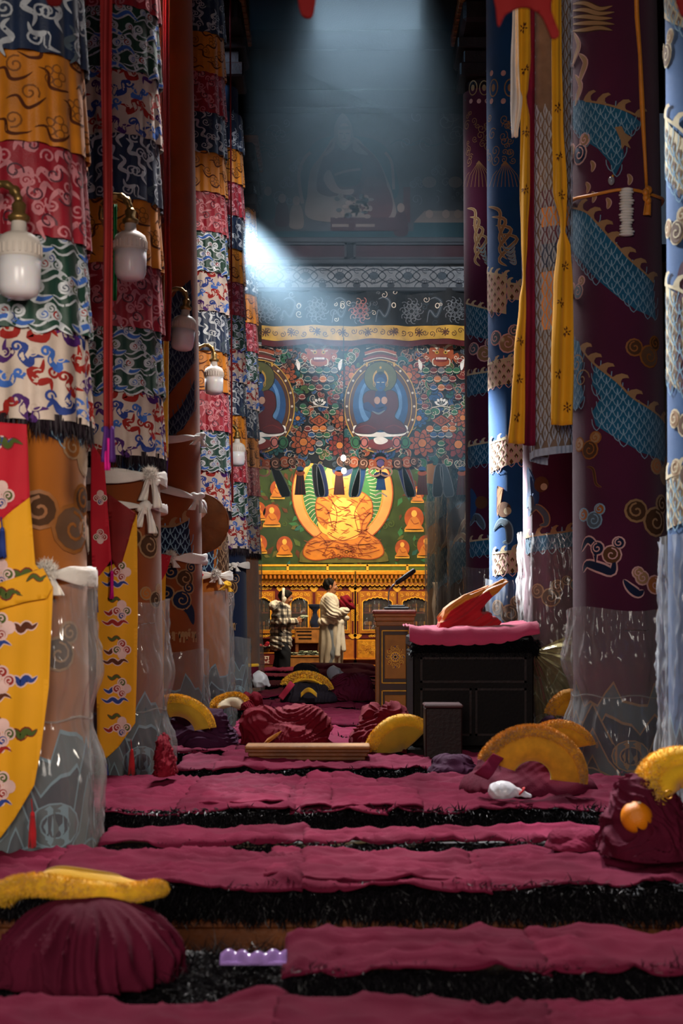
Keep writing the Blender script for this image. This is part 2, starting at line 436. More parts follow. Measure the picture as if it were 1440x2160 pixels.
def scales(a, poly, w, h_, line, lw, h=3, up=1, inner=None):
    """overlapping scale outlines filling a polygon"""
    xs = [p[0] for p in poly]; ys = [p[1] for p in poly]; r = 0; y = min(ys)
    while y < max(ys):
        x = min(xs)+(w*.5 if r % 2 else 0)
        while x < max(xs):
            if inside((x, y), poly):
                arc = [(x-w*.5, y+up*h_*.45), (x-w*.46, y+up*h_*.05), (x-w*.25, y-up*h_*.38), (x, y-up*h_*.58), (x+w*.25, y-up*h_*.38), (x+w*.46, y+up*h_*.05), (x+w*.5, y+up*h_*.45)]
                a.stroke(arc, lw, line, h)
                if inner: a.poly([(x-w*.2, y-up*h_*.05), (x, y-up*h_*.38), (x+w*.2, y-up*h_*.05), (x, y+up*h_*.2)], inner, h)
            x += w
        y += h_*.5*1.0; r += 1
# ------------------------------------------------------------------ materials
mat('maroon_cloth', '#5e122c', 0.9, 0.22, 4, 0.25, 260, spec=.1)
mat('maroon_cloth_rose', '#681832', 0.9, 0.22, 4, 0.25, 260, spec=.1)
mat('robe_red', '#6e0c1e', 0.85, 0.2, 6, 0.25, 220, spec=.15)
mat('robe_maroon', '#561028', 0.85, 0.22, 6, 0.25, 220, spec=.15)
mat('robe_plum', '#3a1530', 0.85, 0.25, 6, 0.25, 220, spec=.15)
mat('robe_dark', '#1c141e', 0.85, 0.3, 6, 0.2, 220)
mat('bright_red', '#c01822', 0.75, 0.15, 6, 0.15, 200, sheen=0.2)
mat('fur_black', '#0e0a10', 0.5, 0.4, 30, spec=0.45)
mat('wool_yellow', '#ecb41e', 0.8, 0.2, 25, sheen=0.3)
mat('wool_ochre', '#c98613', 0.8, 0.2, 25, sheen=0.3)
mat('hat_yellow', '#efb61c', 0.8, 0.12, 8, 0.3, 180, sheen=0.3)
mat('hat_olive', '#b98f24', 0.8, 0.15, 8, 0.3, 180, sheen=0.3)
mat('wood_brown', '#6b3a18', 0.5, 0.3, 9, 0.2, 60)
mat('wood_light', '#94602c', 0.45, 0.3, 9, 0.2, 60)
mat('wood_dark', '#1e0c0a', 0.5, 0.3, 9, 0.2, 60, spec=.2)
mat('wood_black', '#0c0606', 0.6, 0.3, 9, 0.2, 60, spec=.12)
mat('plaster_dark', '#1b1d24', 0.9, 0.3, 3, 0.2, 30)
mat('floor_wood', '#4a2a16', 0.55, 0.3, 6, 0.2, 50)
mat('gold', '#c98a22', 0.4, 0.2, 20, 0.1, 90, metal=0.35)
mat('gold_bright', '#e8ac34', 0.45, 0.2, 20, 0.1, 90, metal=0.2)
mat('cabinet_red', '#5c1612', 0.5, 0.2, 12)
mat('cabinet_orange', '#a8641a', 0.5, 0.2, 12)
mat('white_silk', '#e6ddd2', 0.6, 0.1, 9, 0.2, 150, sheen=0.3)
mat('cream', '#d9c6a4', 0.8, 0.12, 20, 0.15, 300)
mat('rose_cream', '#cf9f98', 0.8, 0.15, 20, 0.15, 300)
mat('banner_yellow', '#e6a010', 0.7, 0.08, 4, 0.1, 350, sheen=0.15)
mat('banner_red', '#c2142a', 0.7, 0.1, 5, 0.1, 350, sheen=0.15)
mat('banner_darkred', '#7c1a1a', 0.7, 0.15, 9)
mat('thread_navy', '#2a3f86', 0.75, 0.15, 20)
mat('thread_blue', '#3d68b8', 0.75, 0.15, 20)
mat('thread_green', '#4c5a22', 0.75, 0.15, 20)
mat('thread_red', '#9a2119', 0.75, 0.15, 20)
mat('thread_brown', '#5a2a12', 0.75, 0.15, 20)
mat('thread_pink', '#e2bcb4', 0.75, 0.1, 20)
mat('magenta', '#c81580', 0.7, 0.1, 9)
mat('purple', '#4a1f66', 0.7, 0.1, 9)
mat('green_tape', '#0f6a35', 0.7, 0.1, 9)
mat('pile_ochre', '#a35a12', 0.95, 0.2, 3, 0.4, 500, sheen=0.3)
mat('pile_rust', '#873f12', 0.95, 0.2, 3, 0.4, 500, sheen=0.3)
mat('pile_maroon', '#4a1230', 0.95, 0.15, 3, 0.4, 500, sheen=0.2)
mat('pile_blue', '#12477a', 0.95, 0.15, 3, 0.4, 500, sheen=0.2)
mat('pile_teal', '#185a78', 0.95, 0.15, 4, 0.4, 500, sheen=0.2)
mat('pile_navy', '#101c38', 0.95, 0.2, 4, 0.4, 500, sheen=0.1)
mat('pile_cream', '#c8b690', 0.95, 0.12, 8, 0.4, 500, sheen=0.2)
mat('pile_tan', '#9c7650', 0.95, 0.15, 8, 0.4, 500, sheen=0.2)
mat('pile_brown', '#5c3a1e', 0.95, 0.2, 8, 0.4, 500, sheen=0.2)
mat('pile_dusk', '#4c5a64', 0.95, 0.2, 8, 0.4, 500, sheen=0.2)
mat('pile_steel', '#7d9db0', 0.95, 0.12, 8, 0.4, 500)
mat('pile_umber', '#4a2f1c', 0.95, 0.2, 8, 0.4, 500)
mat('silk_white', '#cdb8a8', 0.45, 0.12, 12, 0.2, 300, sheen=0.2, spec=0.5)
mat('silk_green', '#123c2c', 0.45, 0.2, 12, 0.2, 300, sheen=0.2, spec=0.5)
mat('silk_red', '#a3152a', 0.45, 0.15, 12, 0.2, 300, sheen=0.2, spec=0.5)
mat('silk_orange', '#d98218', 0.42, 0.15, 12, 0.2, 300, sheen=0.2, spec=0.5)
mat('silk_blue', '#1b2c4a', 0.45, 0.2, 12, 0.2, 300, sheen=0.2, spec=0.5)
mat('silk_maroon', '#5c2232', 0.45, 0.2, 12, 0.2, 300, sheen=0.2, spec=0.5)
mat('thread_silver', '#c4c8cc', 0.35, 0.15, 30, spec=0.6)
mat('thread_rose', '#d98a90', 0.5, 0.15, 30)
mat('thread_amber', '#8c5424', 0.5, 0.15, 30)
mat('thread_dark', '#241820', 0.6, 0.15, 30)
mat('thread_gold', '#b99a3c', 0.45, 0.15, 30)
plastic_film('clear_plastic', 0.85)
plastic_film('clear_plastic_thin', 0.86)
plastic_film('window_glass', 0.86, (0.9, 0.9, 0.88), 0.05, (0.3, 0.3, 0.3))
plastic_film('amber_plastic', 0.66, (0.9, 0.85, 0.7), 0.12, (0.42, 0.36, 0.2))

# ------------------------------------------------------------------ setting
def struct(name, b, mats, label=None, parent=None):
    o = b.build(name, mats, parent)
    if parent is None: o['kind'] = 'structure'
    if label: o['label'] = label
    return o
ZC = 6.7
b = MB(); b.box(-5.2, 5.2, -3.2, 26.4, -0.12, 0.0)
floor = struct('floor', b, MATS['floor_wood'], 'dark wooden hall floor under the rows of seats')
plank_me = [MB().box(-5.1, 5.1, -0.088, 0.088, 0.0, 0.012, 0, 0.003).mesh('floor_plank', MATS['floor_wood'])]
for k in range(30):
    o = link('floor_plank', plank_me[0], floor, (0, 1.6+0.18*k, 0.0))
struct('wall_left', MB().box(-5.4, -5.2, -3.2, 26.4, 0, ZC+.2), MATS['plaster_dark'], 'dark side wall on the left beyond the pillars')
struct('wall_right', MB().box(5.2, 5.4, -3.2, 26.4, 0, ZC+.2), MATS['plaster_dark'], 'dark side wall on the right beyond the pillars')
struct('wall_back', MB().box(-5.2, 5.2, 26.0, 26.3, 0, 5.2), MATS['plaster_dark'], 'far wall behind the seated golden figure')
ceil_o = struct('ceiling', MB().box(-5.2, 5.2, -3.2, 15.95, ZC, ZC+.2), MATS['wood_black'], 'dark ceiling high above the aisle')
struct('ceiling_chapel', MB().box(-5.2, 5.2, 15.95, 26.2, 5.0, 5.2), MATS['wood_black'], 'low dark ceiling of the chapel behind')
for k in range(9):
    link('ceiling_beam', MB().box(-5.1, 5.1, -0.09, 0.09, ZC-.2, ZC, 0, .01).mesh('ceiling_beam', MATS['wood_black']) if k == 0 else beam_me, ceil_o, (0, 3.0+1.55*k, 0))
    if k == 0: beam_me = ceil_o.children[0].data

# ---- pillars
LEAN = -0.012
class Pil:
    def __init__(s, x, y, r): s.x, s.y, s.r = x, y, r
    def rad(s, z): return s.r*(1.04-0.028*z)
    def pt(s, u, z, h=0.0):
        a = u/s.r; r = s.rad(z)+h
        return (s.x+LEAN*z+r*math.sin(a), s.y-r*math.cos(a), z)
    def loc(s, u, z, h=0.0):
        p = s.pt(u, z, h); return (p[0]-s.x, p[1]-s.y, z)
    def uz(s, px, py):
        """drawing coordinates on the carpet for the pixel (px, py)"""
        z = 1.0; a = 0.0
        for _ in range(4):
            Y = s.y-s.rad(z)*math.cos(a); z = CZ-(py-HY)/F*Y
            q = ((px-HX)/F*Y-s.x-LEAN*z)/s.rad(z)
            a = math.asin(max(-1, min(1, q)))+(max(0, abs(q)-1)*math.copysign(1.2, q))
        return (a*s.r, z)
LY = [4.9, 6.95, 9.0, 11.1, 13.2, 15.2]
LP = [Pil(-1.06, y, 0.190) for y in LY]
RP = [Pil(1.365, 4.9, 0.215), Pil(1.375, 6.95, 0.222), Pil(1.39, 9.0, 0.218), Pil(1.39, 11.1, 0.215), Pil(1.39, 13.2, 0.215),
      Pil(1.47, 16.3, 0.205), Pil(1.43, 17.75, 0.205), Pil(1.40, 19.4, 0.205)]
def pillar(p, top, label):
    b = MB()
    b.surf(lambda u, v: p.pt(u*2*PI*p.r, v*top, -0.012), 28, 6, 0, True)
    o = struct('pillar', b, MATS['wood_dark'], label)
    if top > 6:
        c = MB(); x = p.x+LEAN*6
        c.box(x-.24, x+.24, p.y-.24, p.y+.24, top-.75, top-.62, 0, .015); c.box(x-.2, x+.2, p.y-.2, p.y+.2, top-.62, top-.5, 0, .01)
        c.box(x-.26, x+.26, p.y-.26, p.y+.26, top-.5, top-.4, 0, .01); c.box(x-.24, x+.24, p.y-.6, p.y+.6, top-.4, top-.2, 0, .03)
        c.build('capital', MATS['wood_dark'], o)
        for k in range(8):
            a = MB().box(x-.27, x+.27, p.y-.52+.13*k+.01, p.y-.52+.13*k+.1, top-.2, top-.1, 0, .01); a.build('bracket_block', MATS['wood_brown'], o)
    return o
ordl = ['nearest', 'second', 'third', 'fourth', 'fifth', 'sixth']
for i, p in enumerate(LP): pillar(p, ZC if i < 5 else 6.1, ordl[i]+' round wooden pillar of the left row, hidden under its carpet')
for i, p in enumerate(RP): pillar(p, ZC if i < 5 else 5.0, (['nearest', 'second', 'third', 'fourth', 'fifth'][i]+' round wooden pillar of the right row, hidden under its carpet') if i < 5 else ['first', 'second', 'third'][i-5]+' pillar beyond the dark painted hanging on the right')

# ---- carpets woven to wrap the pillars
SPIN = [(-.35, .35)]
def carpet(p, base, z0, z1, label, name='pillar_carpet'):
    b = MB(); b.surf(lambda u, v: p.pt((u-.5)*2*PI*p.r, lerp(z0, z1, v), 0.004+.0012*math.sin(9*v+5*u)), 64, max(10, int((z1-z0)*9)), 0, True)
    # hemmed ends
    o = b.build(name, MATS[base]); tag(o, label, 'carpet', 'dragon carpets wrapped round the pillars'); return o
PAL = ['pile_teal', 'pile_cream', 'pile_tan', 'pile_brown', 'pile_navy', 'pile_steel', 'pile_dusk', 'pile_blue', 'pile_maroon', 'pile_ochre', 'pile_umber', 'rose_cream', 'thread_amber']
def part_art(p, lift=0.0016, grid=0.03, base_h=0.006, par=None):
    a = Art(lambda u, v, h: p.pt(u, v, base_h+h), PAL, lift, grid); a.par = par; return a
def body(a, p, px, fillm, linem, w, lw, hookm=None, top=None, inner=None, hook=0.055):
    """a coil of the dragon: filled band, scale lines, hooked fins along its back"""
    poly = [p.uz(*q) for q in px]; a.poly(poly, fillm, 1); scales(a, poly, w, w*1.1, linem, lw, 2, 1, inner)
    if top:
        pts = cr([p.uz(*q) for q in top], 5); a.stroke(pts, lw*2.2, hookm, 3)
        L = 0; last = -9
        for k in range(1, len(pts)):
            L += math.hypot(pts[k][0]-pts[k-1][0], pts[k][1]-pts[k-1][1])
            if L-last > hook*1.35:
                last = L; an = math.atan2(pts[k][1]-pts[k-1][1], pts[k][0]-pts[k-1][0])
                hk = [(-.5, 0), (-.38, .4), (-.1, .8), (.35, 1.0), (.62, .88), (.4, .72), (.22, .48), (.3, .2), (.55, 0)]
                a.poly(xf(hk, pts[k][0], pts[k][1], hook, an), hookm, 3)
    a.cut('dragon_coil')
def mountains(p, z0=0.2, seed=0, dark='pile_navy', mid='pile_dusk', hi='pile_steel', n=5):
    """the woven border of peaks, rocks and waves at the foot of a carpet"""
    a = part_art(p, 0.0012, 0.05); g = random.Random(seed); W = 2*PI*p.r
    for m, hh, q in ((hi, .50, 0), (mid, .485, .4), (hi, .36, .7), (dark, .345, 1)):
        top = [(lerp(-W/2, W/2, t/36), z0+hh*(.86+.10*math.sin(t*1.1+seed)+.06*math.sin(t*2.3+seed+(.0 if hh > .4 else 1.5)))) for t in range(37)]
        for t in range(36): a.b.add([a.fn(top[t][0], z0, .0006*q), a.fn(top[t+1][0], z0, .0006*q), a.fn(top[t+1][0], top[t+1][1], .0006*q), a.fn(top[t][0], top[t][1], .0006*q)], [(0, 1, 2, 3)], a.ix[m], True)
    for k in range(n):
        u = (k+.5)/n*W-W/2+g.uniform(-.02, .02); h = g.uniform(.32, .46); w = W/n*.62
        for q, (sc_, m) in enumerate(((1, hi), (.955, dark), (.70, hi), (.665, mid), (.38, hi), (.345, dark))):
            pts = [(-w*sc_, 0), (-w*.8*sc_, h*.3*sc_), (-w*.55*sc_, h*.4*sc_), (-w*.3*sc_, h*.75*sc_), (0, h*sc_), (w*.28*sc_, h*.72*sc_), (w*.52*sc_, h*.46*sc_), (w*.8*sc_, h*.28*sc_), (w*sc_, 0)]
            a.poly([(u+x, z0+y) for x, y in pts], m, 1+q)
        v = u+W/n/2
        for q, m in ((.085, hi), (.079, mid), (.05, hi), (.044, dark)):
            a.poly(disc(v, z0+.05+h*.25, q, q*.9, 14), m, 7)
    for k in range(2): a.stroke([(lerp(-W/2, W/2, t/40), z0+.02+.05*k+.02*math.sin(t*.9+k)) for t in range(41)], .008, hi, 9)
    return a

def two_discs(a, p, px, py, r_, f1, f2, line, d=1):
    """a pair of curled clouds drawn at a pixel, r_ in metres"""
    u, z = p.uz(px, py); r_ *= 1.45
    cloud(a, u, z, r_, f1, line, 2, 1, [(-.5, .25, .42, 1), (.35, -.15, .55, -1), (.75*d, .55, .35, 1)], [f1, f2, f1], 0.09); a.cut('woven_cloud')

# R1 the big maroon one: three teal coils climbing from right to left
p = RP[1]; R1 = carpet(p, 'pile_maroon', 0.16, 6.0, 'maroon carpet with teal dragon coils on the thick pillar right of the throne')
a = part_art(p, par=R1)
body(a, p, [(1208, 222), (1240, 213), (1282, 222), (1330, 243), (1352, 262), (1335, 275), (1312, 300), (1315, 335), (1297, 372), (1285, 342), (1262, 315), (1225, 290), (1206, 268)], 'pile_teal', 'pile_steel', .05, .0042, 'pile_tan', [(1236, 214), (1280, 222), (1345, 248)])
body(a, p, [(1200, 440), (1235, 444), (1262, 470), (1295, 510), (1330, 550), (1374, 596), (1380, 675), (1340, 655), (1300, 625), (1260, 590), (1225, 550), (1200, 515)], 'pile_teal', 'pile_steel', .05, .0042, 'pile_tan', [(1203, 438), (1235, 446), (1262, 473), (1295, 512), (1330, 552), (1374, 596)])
body(a, p, [(1255, 770), (1300, 805), (1340, 845), (1398, 893), (1404, 985), (1350, 955), (1300, 925), (1258, 898), (1250, 870), (1268, 840), (1250, 810)], 'pile_teal', 'pile_steel', .05, .0042, 'pile_tan', [(1228, 735), (1255, 768), (1300, 805), (1340, 845), (1398, 893)])
body(a, p, [(1205, 712), (1222, 722), (1232, 760), (1226, 800), (1234, 840), (1215, 868), (1203, 862)], 'pile_teal', 'pile_steel', .05, .0042)
for k in range(5):   # a flying mane at the top
    flame(a, [p.uz(1206, 20+14*k), p.uz(1235, 8+14*k), p.uz(1265, 20+10*k), p.uz(1292+4*(k % 2), 14+13*k)], .022, 'pile_tan', 'pile_umber')
for q in ((1208, 80), (1222, 115), (1212, 165)): flame(a, [p.uz(q[0], q[1]), p.uz(q[0]+14, q[1]+16), p.uz(q[0]+6, q[1]+45), p.uz(q[0]-2, q[1]+70)], .03, 'pile_tan', 'rose_cream')
a.poly([p.uz(*q) for q in ((1296, 270), (1310, 268), (1316, 282), (1330, 292), (1322, 302), (1328, 315), (1316, 308), (1310, 318), (1308, 298))], 'pile_tan', 4)
for q in ((1250, 350), (1240, 395), (1252, 415), (1282, 428), (1325, 378)): flame(a, [p.uz(q[0]-3, q[1]-10), p.uz(q[0]+3, q[1]), p.uz(q[0]-1, q[1]+14)], .02, 'pile_tan', 'rose_cream')
a.build('woven_dragon', R1)
a = part_art(p, par=R1)
two_discs(a, p, 1355, 745, .065, 'pile_umber', 'pile_brown', 'thread_amber')
two_discs(a, p, 1212, 335, .06, 'pile_tan', 'pile_navy', 'rose_cream')
two_discs(a, p, 1236, 945, .055, 'pile_tan', 'pile_umber', 'thread_amber')
two_discs(a, p, 1392, 995, .06, 'pile_ochre', 'pile_tan', 'pile_tan')
two_discs(a, p, 1365, 1092, .085, 'pile_umber', 'pile_umber', 'pile_tan')
two_discs(a, p, 1245, 1093, .05, 'pile_ochre', 'pile_dusk', 'pile_steel')
two_discs(a, p, 1278, 1165, .055, 'pile_navy', 'pile_brown', 'rose_cream')
two_discs(a, p, 1368, 1228, .055, 'pile_tan', 'pile_ochre', 'rose_cream', -1)
two_discs(a, p, 1212, 620, .045, 'pile_tan', 'pile_dusk', 'rose_cream')
flame(a, [p.uz(1238, 985), p.uz(1252, 990), p.uz(1258, 1020), p.uz(1270, 1028)], .012, 'pile_umber', 'thread_amber')
flame(a, [p.uz(1232, 1208), p.uz(1240, 1190), p.uz(1268, 1198), p.uz(1292, 1205), p.uz(1295, 1170)], .045, 'pile_navy', 'rose_cream')
flame(a, [p.uz(1228, 1165), p.uz(1240, 1140), p.uz(1254, 1150), p.uz(1258, 1190)], .035, 'pile_navy', 'rose_cream')
flame(a, [p.uz(1314, 1222), p.uz(1328, 1240), p.uz(1345, 1252), p.uz(1356, 1245)], .04, 'pile_navy', 'rose_cream')
for q in ((1218, 770), (1230, 800)): a.stroke(spiral(*p.uz(*q), .05, 1.3), .006, 'pile_tan', 4)
a.build('woven_clouds', R1)
mountains(p, .2, 3, 'pile_navy', 'pile_dusk', 'pile_tan', 4).build('woven_mountains', R1)

def coils(p, o, bands, base, line, inner, hookm, w=.06, lw=.005):
    a = part_art(p, par=o)
    for x0, x1, y0, y1, sl in bands:
        body(a, p, [(x0, y0), (x1, y0+sl), (x1, y1+sl), (x0, y1)], base, line, w, lw, hookm, [(x0, y0), ((x0+x1)/2, y0+sl*.5), (x1, y0+sl)], inner, .05)
    return a
# R0 blue with cream coils, at the edge of the frame
p = RP[0]; R0 = carpet(p, 'pile_blue', 0.16, 6.0, 'blue carpet with cream dragon coils on the pillar cut by the frame')
a = coils(p, R0, [(1395, 1470, -60, 40, 30), (1395, 1470, 245, 365, 70), (1395, 1470, 600, 800, 40), (1395, 1500, 1010, 1120, -30)], 'pile_cream', 'pile_steel', 'pile_brown', 'pile_cream', .06, .005)
a.build('woven_dragon', R0)
a = part_art(p, par=R0)
for q, f1, f2 in (((1400, 120), 'pile_tan', 'rose_cream'), ((1412, 500), 'pile_tan', 'rose_cream'), ((1425, 900), 'rose_cream', 'pile_tan'), ((1436, 1000), 'rose_cream', 'pile_tan')): two_discs(a, p, q[0], q[1], .05, 'pile_tan', 'pile_brown', 'pile_cream')
flame(a, [p.uz(1440, 555), p.uz(1428, 620), p.uz(1440, 700), p.uz(1432, 790), p.uz(1442, 835)], .07, 'pile_maroon', 'pile_maroon')
a.build('woven_clouds', R0); mountains(p, .2, 5).build('woven_mountains', R0)
# R2 maroon, mostly behind the yellow scarves
p = RP[2]; R2 = carpet(p, 'pile_maroon', 0.16, 6.0, 'maroon carpet with blue flames on the pillar behind the throne')
a = part_art(p, par=R2)
for pts, c in (([(1114, 985), (1122, 1030), (1112, 1075)], 'pile_blue'), ([(1120, 1000), (1128, 1050), (1116, 1090)], 'pile_blue')): flame(a, [p.uz(*q) for q in pts], .06, c, c)
flame(a, [p.uz(1118, 1090), p.uz(1132, 1070), p.uz(1150, 1085), p.uz(1152, 1105), p.uz(1138, 1108)], .04, 'pile_dusk', 'pile_tan')
a.poly(disc(*p.uz(1142, 1022), .05), 'pile_brown', 2); a.poly(disc(*p.uz(1148, 1027), .022), 'pile_cream', 3); a.poly(disc(*p.uz(1122, 1060), .03, .045), 'pile_dusk', 3)
two_discs(a, p, 1200, 925, .05, 'pile_umber', 'pile_navy', 'pile_tan'); two_discs(a, p, 1150, 1255, .07, 'pile_brown', 'pile_umber', 'pile_tan'); two_discs(a, p, 1205, 1230, .045, 'pile_umber', 'pile_dusk', 'pile_tan')
a.build('woven_clouds', R2)
coils(p, R2, [(1108, 1230, 1135, 1170, -20), (1108, 1240, 300, 380, 60), (1108, 1240, 620, 700, 60)], 'pile_teal', 'pile_steel', None, 'pile_tan', .06, .005).build('woven_dragon', R2)
mountains(p, .2, 7).build('woven_mountains', R2)
# R3 blue with cream coils, R4 maroon with teal coils
def tall_dragon(p, o, L, line='pile_steel'):
    """the narrow pillars: jewelled border, lion face, mane, then coils"""
    x0, x1, s = L; a = part_art(p, par=o); w = x1-x0
    for yy in (150, 212): a.stroke([p.uz(x0-4, yy), p.uz(x1, yy+2), p.uz(x1+25, yy)], .012, 'pile_dusk', 2)
    for k in range(4): a.poly(disc(*p.uz(x0+8+k*w*.3, 155), .022), 'rose_cream', 2); a.poly(disc(*p.uz(x0+8+k*w*.3, 214), .022), 'rose_cream', 2)
    for k in range(3):
        q = p.uz(x0+12+k*w*.42, 186); a.ring(q[0], q[1], .045, .065, .01, 'pile_tan', 2); a.poly(disc(q[0], q[1], .02, .03), 'pile_tan', 3)
    g = random.Random(int(x0))
    for k in range(26): q = p.uz(x0+g.uniform(0, w*1.2), g.uniform(235, 345)); a.stroke(spiral(q[0], q[1], g.uniform(.02, .05), 1.4, g.uniform(0, 6), g.choice((-1, 1))), .006, 'pile_tan', 2)
    for k in range(9): a.stroke([p.uz(x0+w*.45, 340), p.uz(x0+w*.45+(k-4)*6, 370), p.uz(x0+w*.45+(k-4)*8, 395)], .005, 'pile_tan', 3)
    for k in range(4): flame(a, [p.uz(x0+w*.1*k, 440+18*k), p.uz(x0+w*.3+w*.15*k, 445+20*k), p.uz(x0+w*.3, 480+22*k), p.uz(x0+w*.5, 520+14*k)], .025, 'pile_tan', 'pile_cream')
    for k in range(5): flame(a, [p.uz(x0+w*.35+4*k, 520+8*k), p.uz(x0+w*.55+3*k, 525+8*k), p.uz(x0+w*.7, 512+8*k)], .016, 'pile_steel', 'pile_cream')
    a.build('woven_border', o)
p = RP[3]; R3 = carpet(p, 'pile_blue', 0.16, 5.86, 'deep blue carpet with cream dragon coils between two maroon ones')
tall_dragon(p, R3, (1030, 1110, 1))
coils(p, R3, [(1028, 1068, 575, 655, 8), (1070, 1120, 598, 632, 6), (1030, 1120, 770, 825, -20), (1034, 1120, 938, 1000, -32), (1040, 1130, 1168, 1215, -12)], 'pile_cream', 'rose_cream', 'pile_brown', 'pile_cream', .075, .007).build('woven_dragon', R3)
a = part_art(p, par=R3); two_discs(a, p, 1060, 720, .09, 'pile_dusk', 'pile_tan', 'rose_cream'); a.poly(disc(*p.uz(1063, 1075), .06), 'pile_brown', 2); a.poly(disc(*p.uz(1071, 1078), .03), 'pile_cream', 3)
flame(a, [p.uz(1042, 1120), p.uz(1056, 1100), p.uz(1072, 1110), p.uz(1074, 1140), p.uz(1060, 1144)], .05, 'pile_dusk', 'pile_steel'); flame(a, [p.uz(1050, 1050), p.uz(1056, 1030), p.uz(1050, 1090)], .05, 'pile_tan', 'pile_maroon'); two_discs(a, p, 1064, 1290, .09, 'pile_brown', 'pile_umber', 'pile_tan')
a.build('woven_clouds', R3); mountains(p, .2, 9).build('woven_mountains', R3)
p = RP[4]; R4 = carpet(p, 'pile_maroon', 0.16, 5.86, 'maroon carpet with blue dragon coils beside the dark painted hanging')
tall_dragon(p, R4, (986, 1040, 1))
coils(p, R4, [(984, 1040, 640, 705, 16), (986, 1050, 792, 838, -12), (988, 1050, 942, 988, -14), (992, 1050, 1142, 1176, -8)], 'pile_teal', 'pile_steel', None, 'pile_cream', .075, .007).build('woven_dragon', R4)
a = part_art(p, par=R4); two_discs(a, p, 1012, 742, .09, 'pile_dusk', 'pile_tan', 'rose_cream'); a.poly(disc(*p.uz(1015, 1060), .06), 'pile_brown', 2); flame(a, [p.uz(992, 1110), p.uz(1004, 1090), p.uz(1016, 1105), p.uz(1020, 1118)], .06, 'pile_dusk', 'pile_steel'); flame(a, [p.uz(994, 1030), p.uz(1000, 1060), p.uz(994, 1100)], .06, 'pile_blue', 'pile_blue')
a.build('woven_clouds', R4); mountains(p, .2, 11).build('woven_mountains', R4)
for i, lab in ((5, 'brown carpet with blue band on the first pillar beyond the painted hanging'), (6, 'brown carpet with dark band on the middle pillar beyond the painted hanging'), (7, 'tan carpet with pale waves on the pillar beside the offering cabinets')):
    p = RP[i]; o = carpet(p, ['pile_umber', 'pile_umber', 'pile_tan'][i-5], .16, 4.9, lab)
    a = part_art(p, par=o)
    for z0, z1, c in ((1.35, 1.75, 'pile_teal'), (2.2, 2.7, 'pile_teal'), (3.1, 3.5, 'pile_teal')):
        W = PI*p.r*.98; poly = [(-W, z0+.2), (-W/2, z0), (0, z0+.15), (W/2, z0+.25), (W, z0+.1), (W, z1+.1), (0, z1+.1), (-W, z1+.2)]; a.poly(poly, c, 1); scales(a, poly, .1, .11, 'pile_steel', .006, 2)
    for k in range(4): flame(a, [(-.25+.1*k, 1.8+.1*k), (-.1+.05*k, 1.95+.15*k), (.0+.06*k, 1.9+.2*k), (.1, 2.2)], .05, 'pile_tan', 'pile_cream')
    a.build('woven_dragon', o)
# left row
LB = [('pile_ochre', 'ochre carpet with big curled clouds on the nearest left pillar'), ('pile_rust', 'rust brown carpet on the second left pillar under a white scarf'), ('pile_rust', 'rust brown carpet with a navy cloud and pale woven letters'),
      ('pile_ochre', 'ochre carpet with dark scales on the fourth left pillar'), ('pile_navy', 'navy carpet with pale woven letters on the fifth left pillar'), ('pile_ochre', 'golden carpet on the last left pillar before the painted hanging')]
LC = []
for i, p in enumerate(LP):
    o = carpet(p, LB[i][0], .14, 5.9 if i < 5 else 5.3, LB[i][1]); LC.append(o)
def letters(a, p, px0, px1, py, m, hpx):
    """a line of woven head-stroked letters, as on the third and fifth left pillars"""
    G = [[[(0, 1), (.9, 1)], [(.45, 1), (.45, .45), (.15, .3)], [(.8, 1), (.8, -.3)]], [[(0, 1), (.8, 1)], [(.1, 1), (.1, .5), (.4, .4), (.4, .8)], [(.75, 1), (.75, 0), (.55, .1)]],
         [[(.3, .95), (.38, .85)]], [[(0, 1), (.8, 1)], [(.2, 1), (.05, .55), (.4, .5), (.2, .1)], [(.7, 1), (.7, -.1)]], [[(0, 1), (.9, 1)], [(.1, 1), (.1, .4)], [(.45, 1), (.45, .5)], [(.8, 1), (.8, -.35)]],
         [[(0, 1), (.8, 1)], [(.4, 1.45), (.2, 1.2), (.6, 1.25), (.8, 1.5)], [(.3, 1), (.1, .6), (.5, .4), (.6, .9)]], [[(0, 1), (.6, 1)], [(.5, 1), (.2, .5), (.6, .2)]], [[(0, 1), (.7, 1)], [(.1, .9), (.3, .4), (.6, .8), (.6, -.3)]]]
    seq = [6, 3, 2, 3, 2, 7, 4, 1, 5, 0, 7, 2]; x = px0; sx = (px1-px0)/len(seq)
    for k in seq:
        for st in G[k]: a.stroke([p.uz(x+q[0]*sx*.9, py-q[1]*hpx) for q in st], .011, m, 3)
        x += sx
p = LP[0]; a = part_art(p, par=LC[0])
body(a, p, [(84, 880), (200, 870), (196, 930), (175, 952), (145, 945), (110, 925), (84, 912)], 'pile_navy', 'pile_steel', .055, .005)
two_discs(a, p, 126, 1100, .10, 'pile_umber', 'pile_brown', 'thread_amber'); two_discs(a, p, 172, 965, .065, 'thread_amber', 'pile_tan', 'pile_tan'); two_discs(a, p, 180, 1130, .06, 'pile_ochre', 'pile_tan', 'pile_tan'); two_discs(a, p, 100, 1370, .07, 'pile_brown', 'pile_umber', 'pile_tan')
a.build('woven_clouds', LC[0])
p = LP[1]; a = part_art(p, par=LC[1])
body(a, p, [(250, 965), (330, 962), (330, 990), (300, 998), (250, 990)], 'pile_navy', 'pile_steel', .055, .006)
two_discs(a, p, 300, 1145, .07, 'pile_umber', 'pile_umber', 'pile_tan'); two_discs(a, p, 318, 1260, .05, 'pile_ochre', 'pile_umber', 'pile_tan'); a.build('woven_clouds', LC[1])
p = LP[2]; a = part_art(p, par=LC[2])
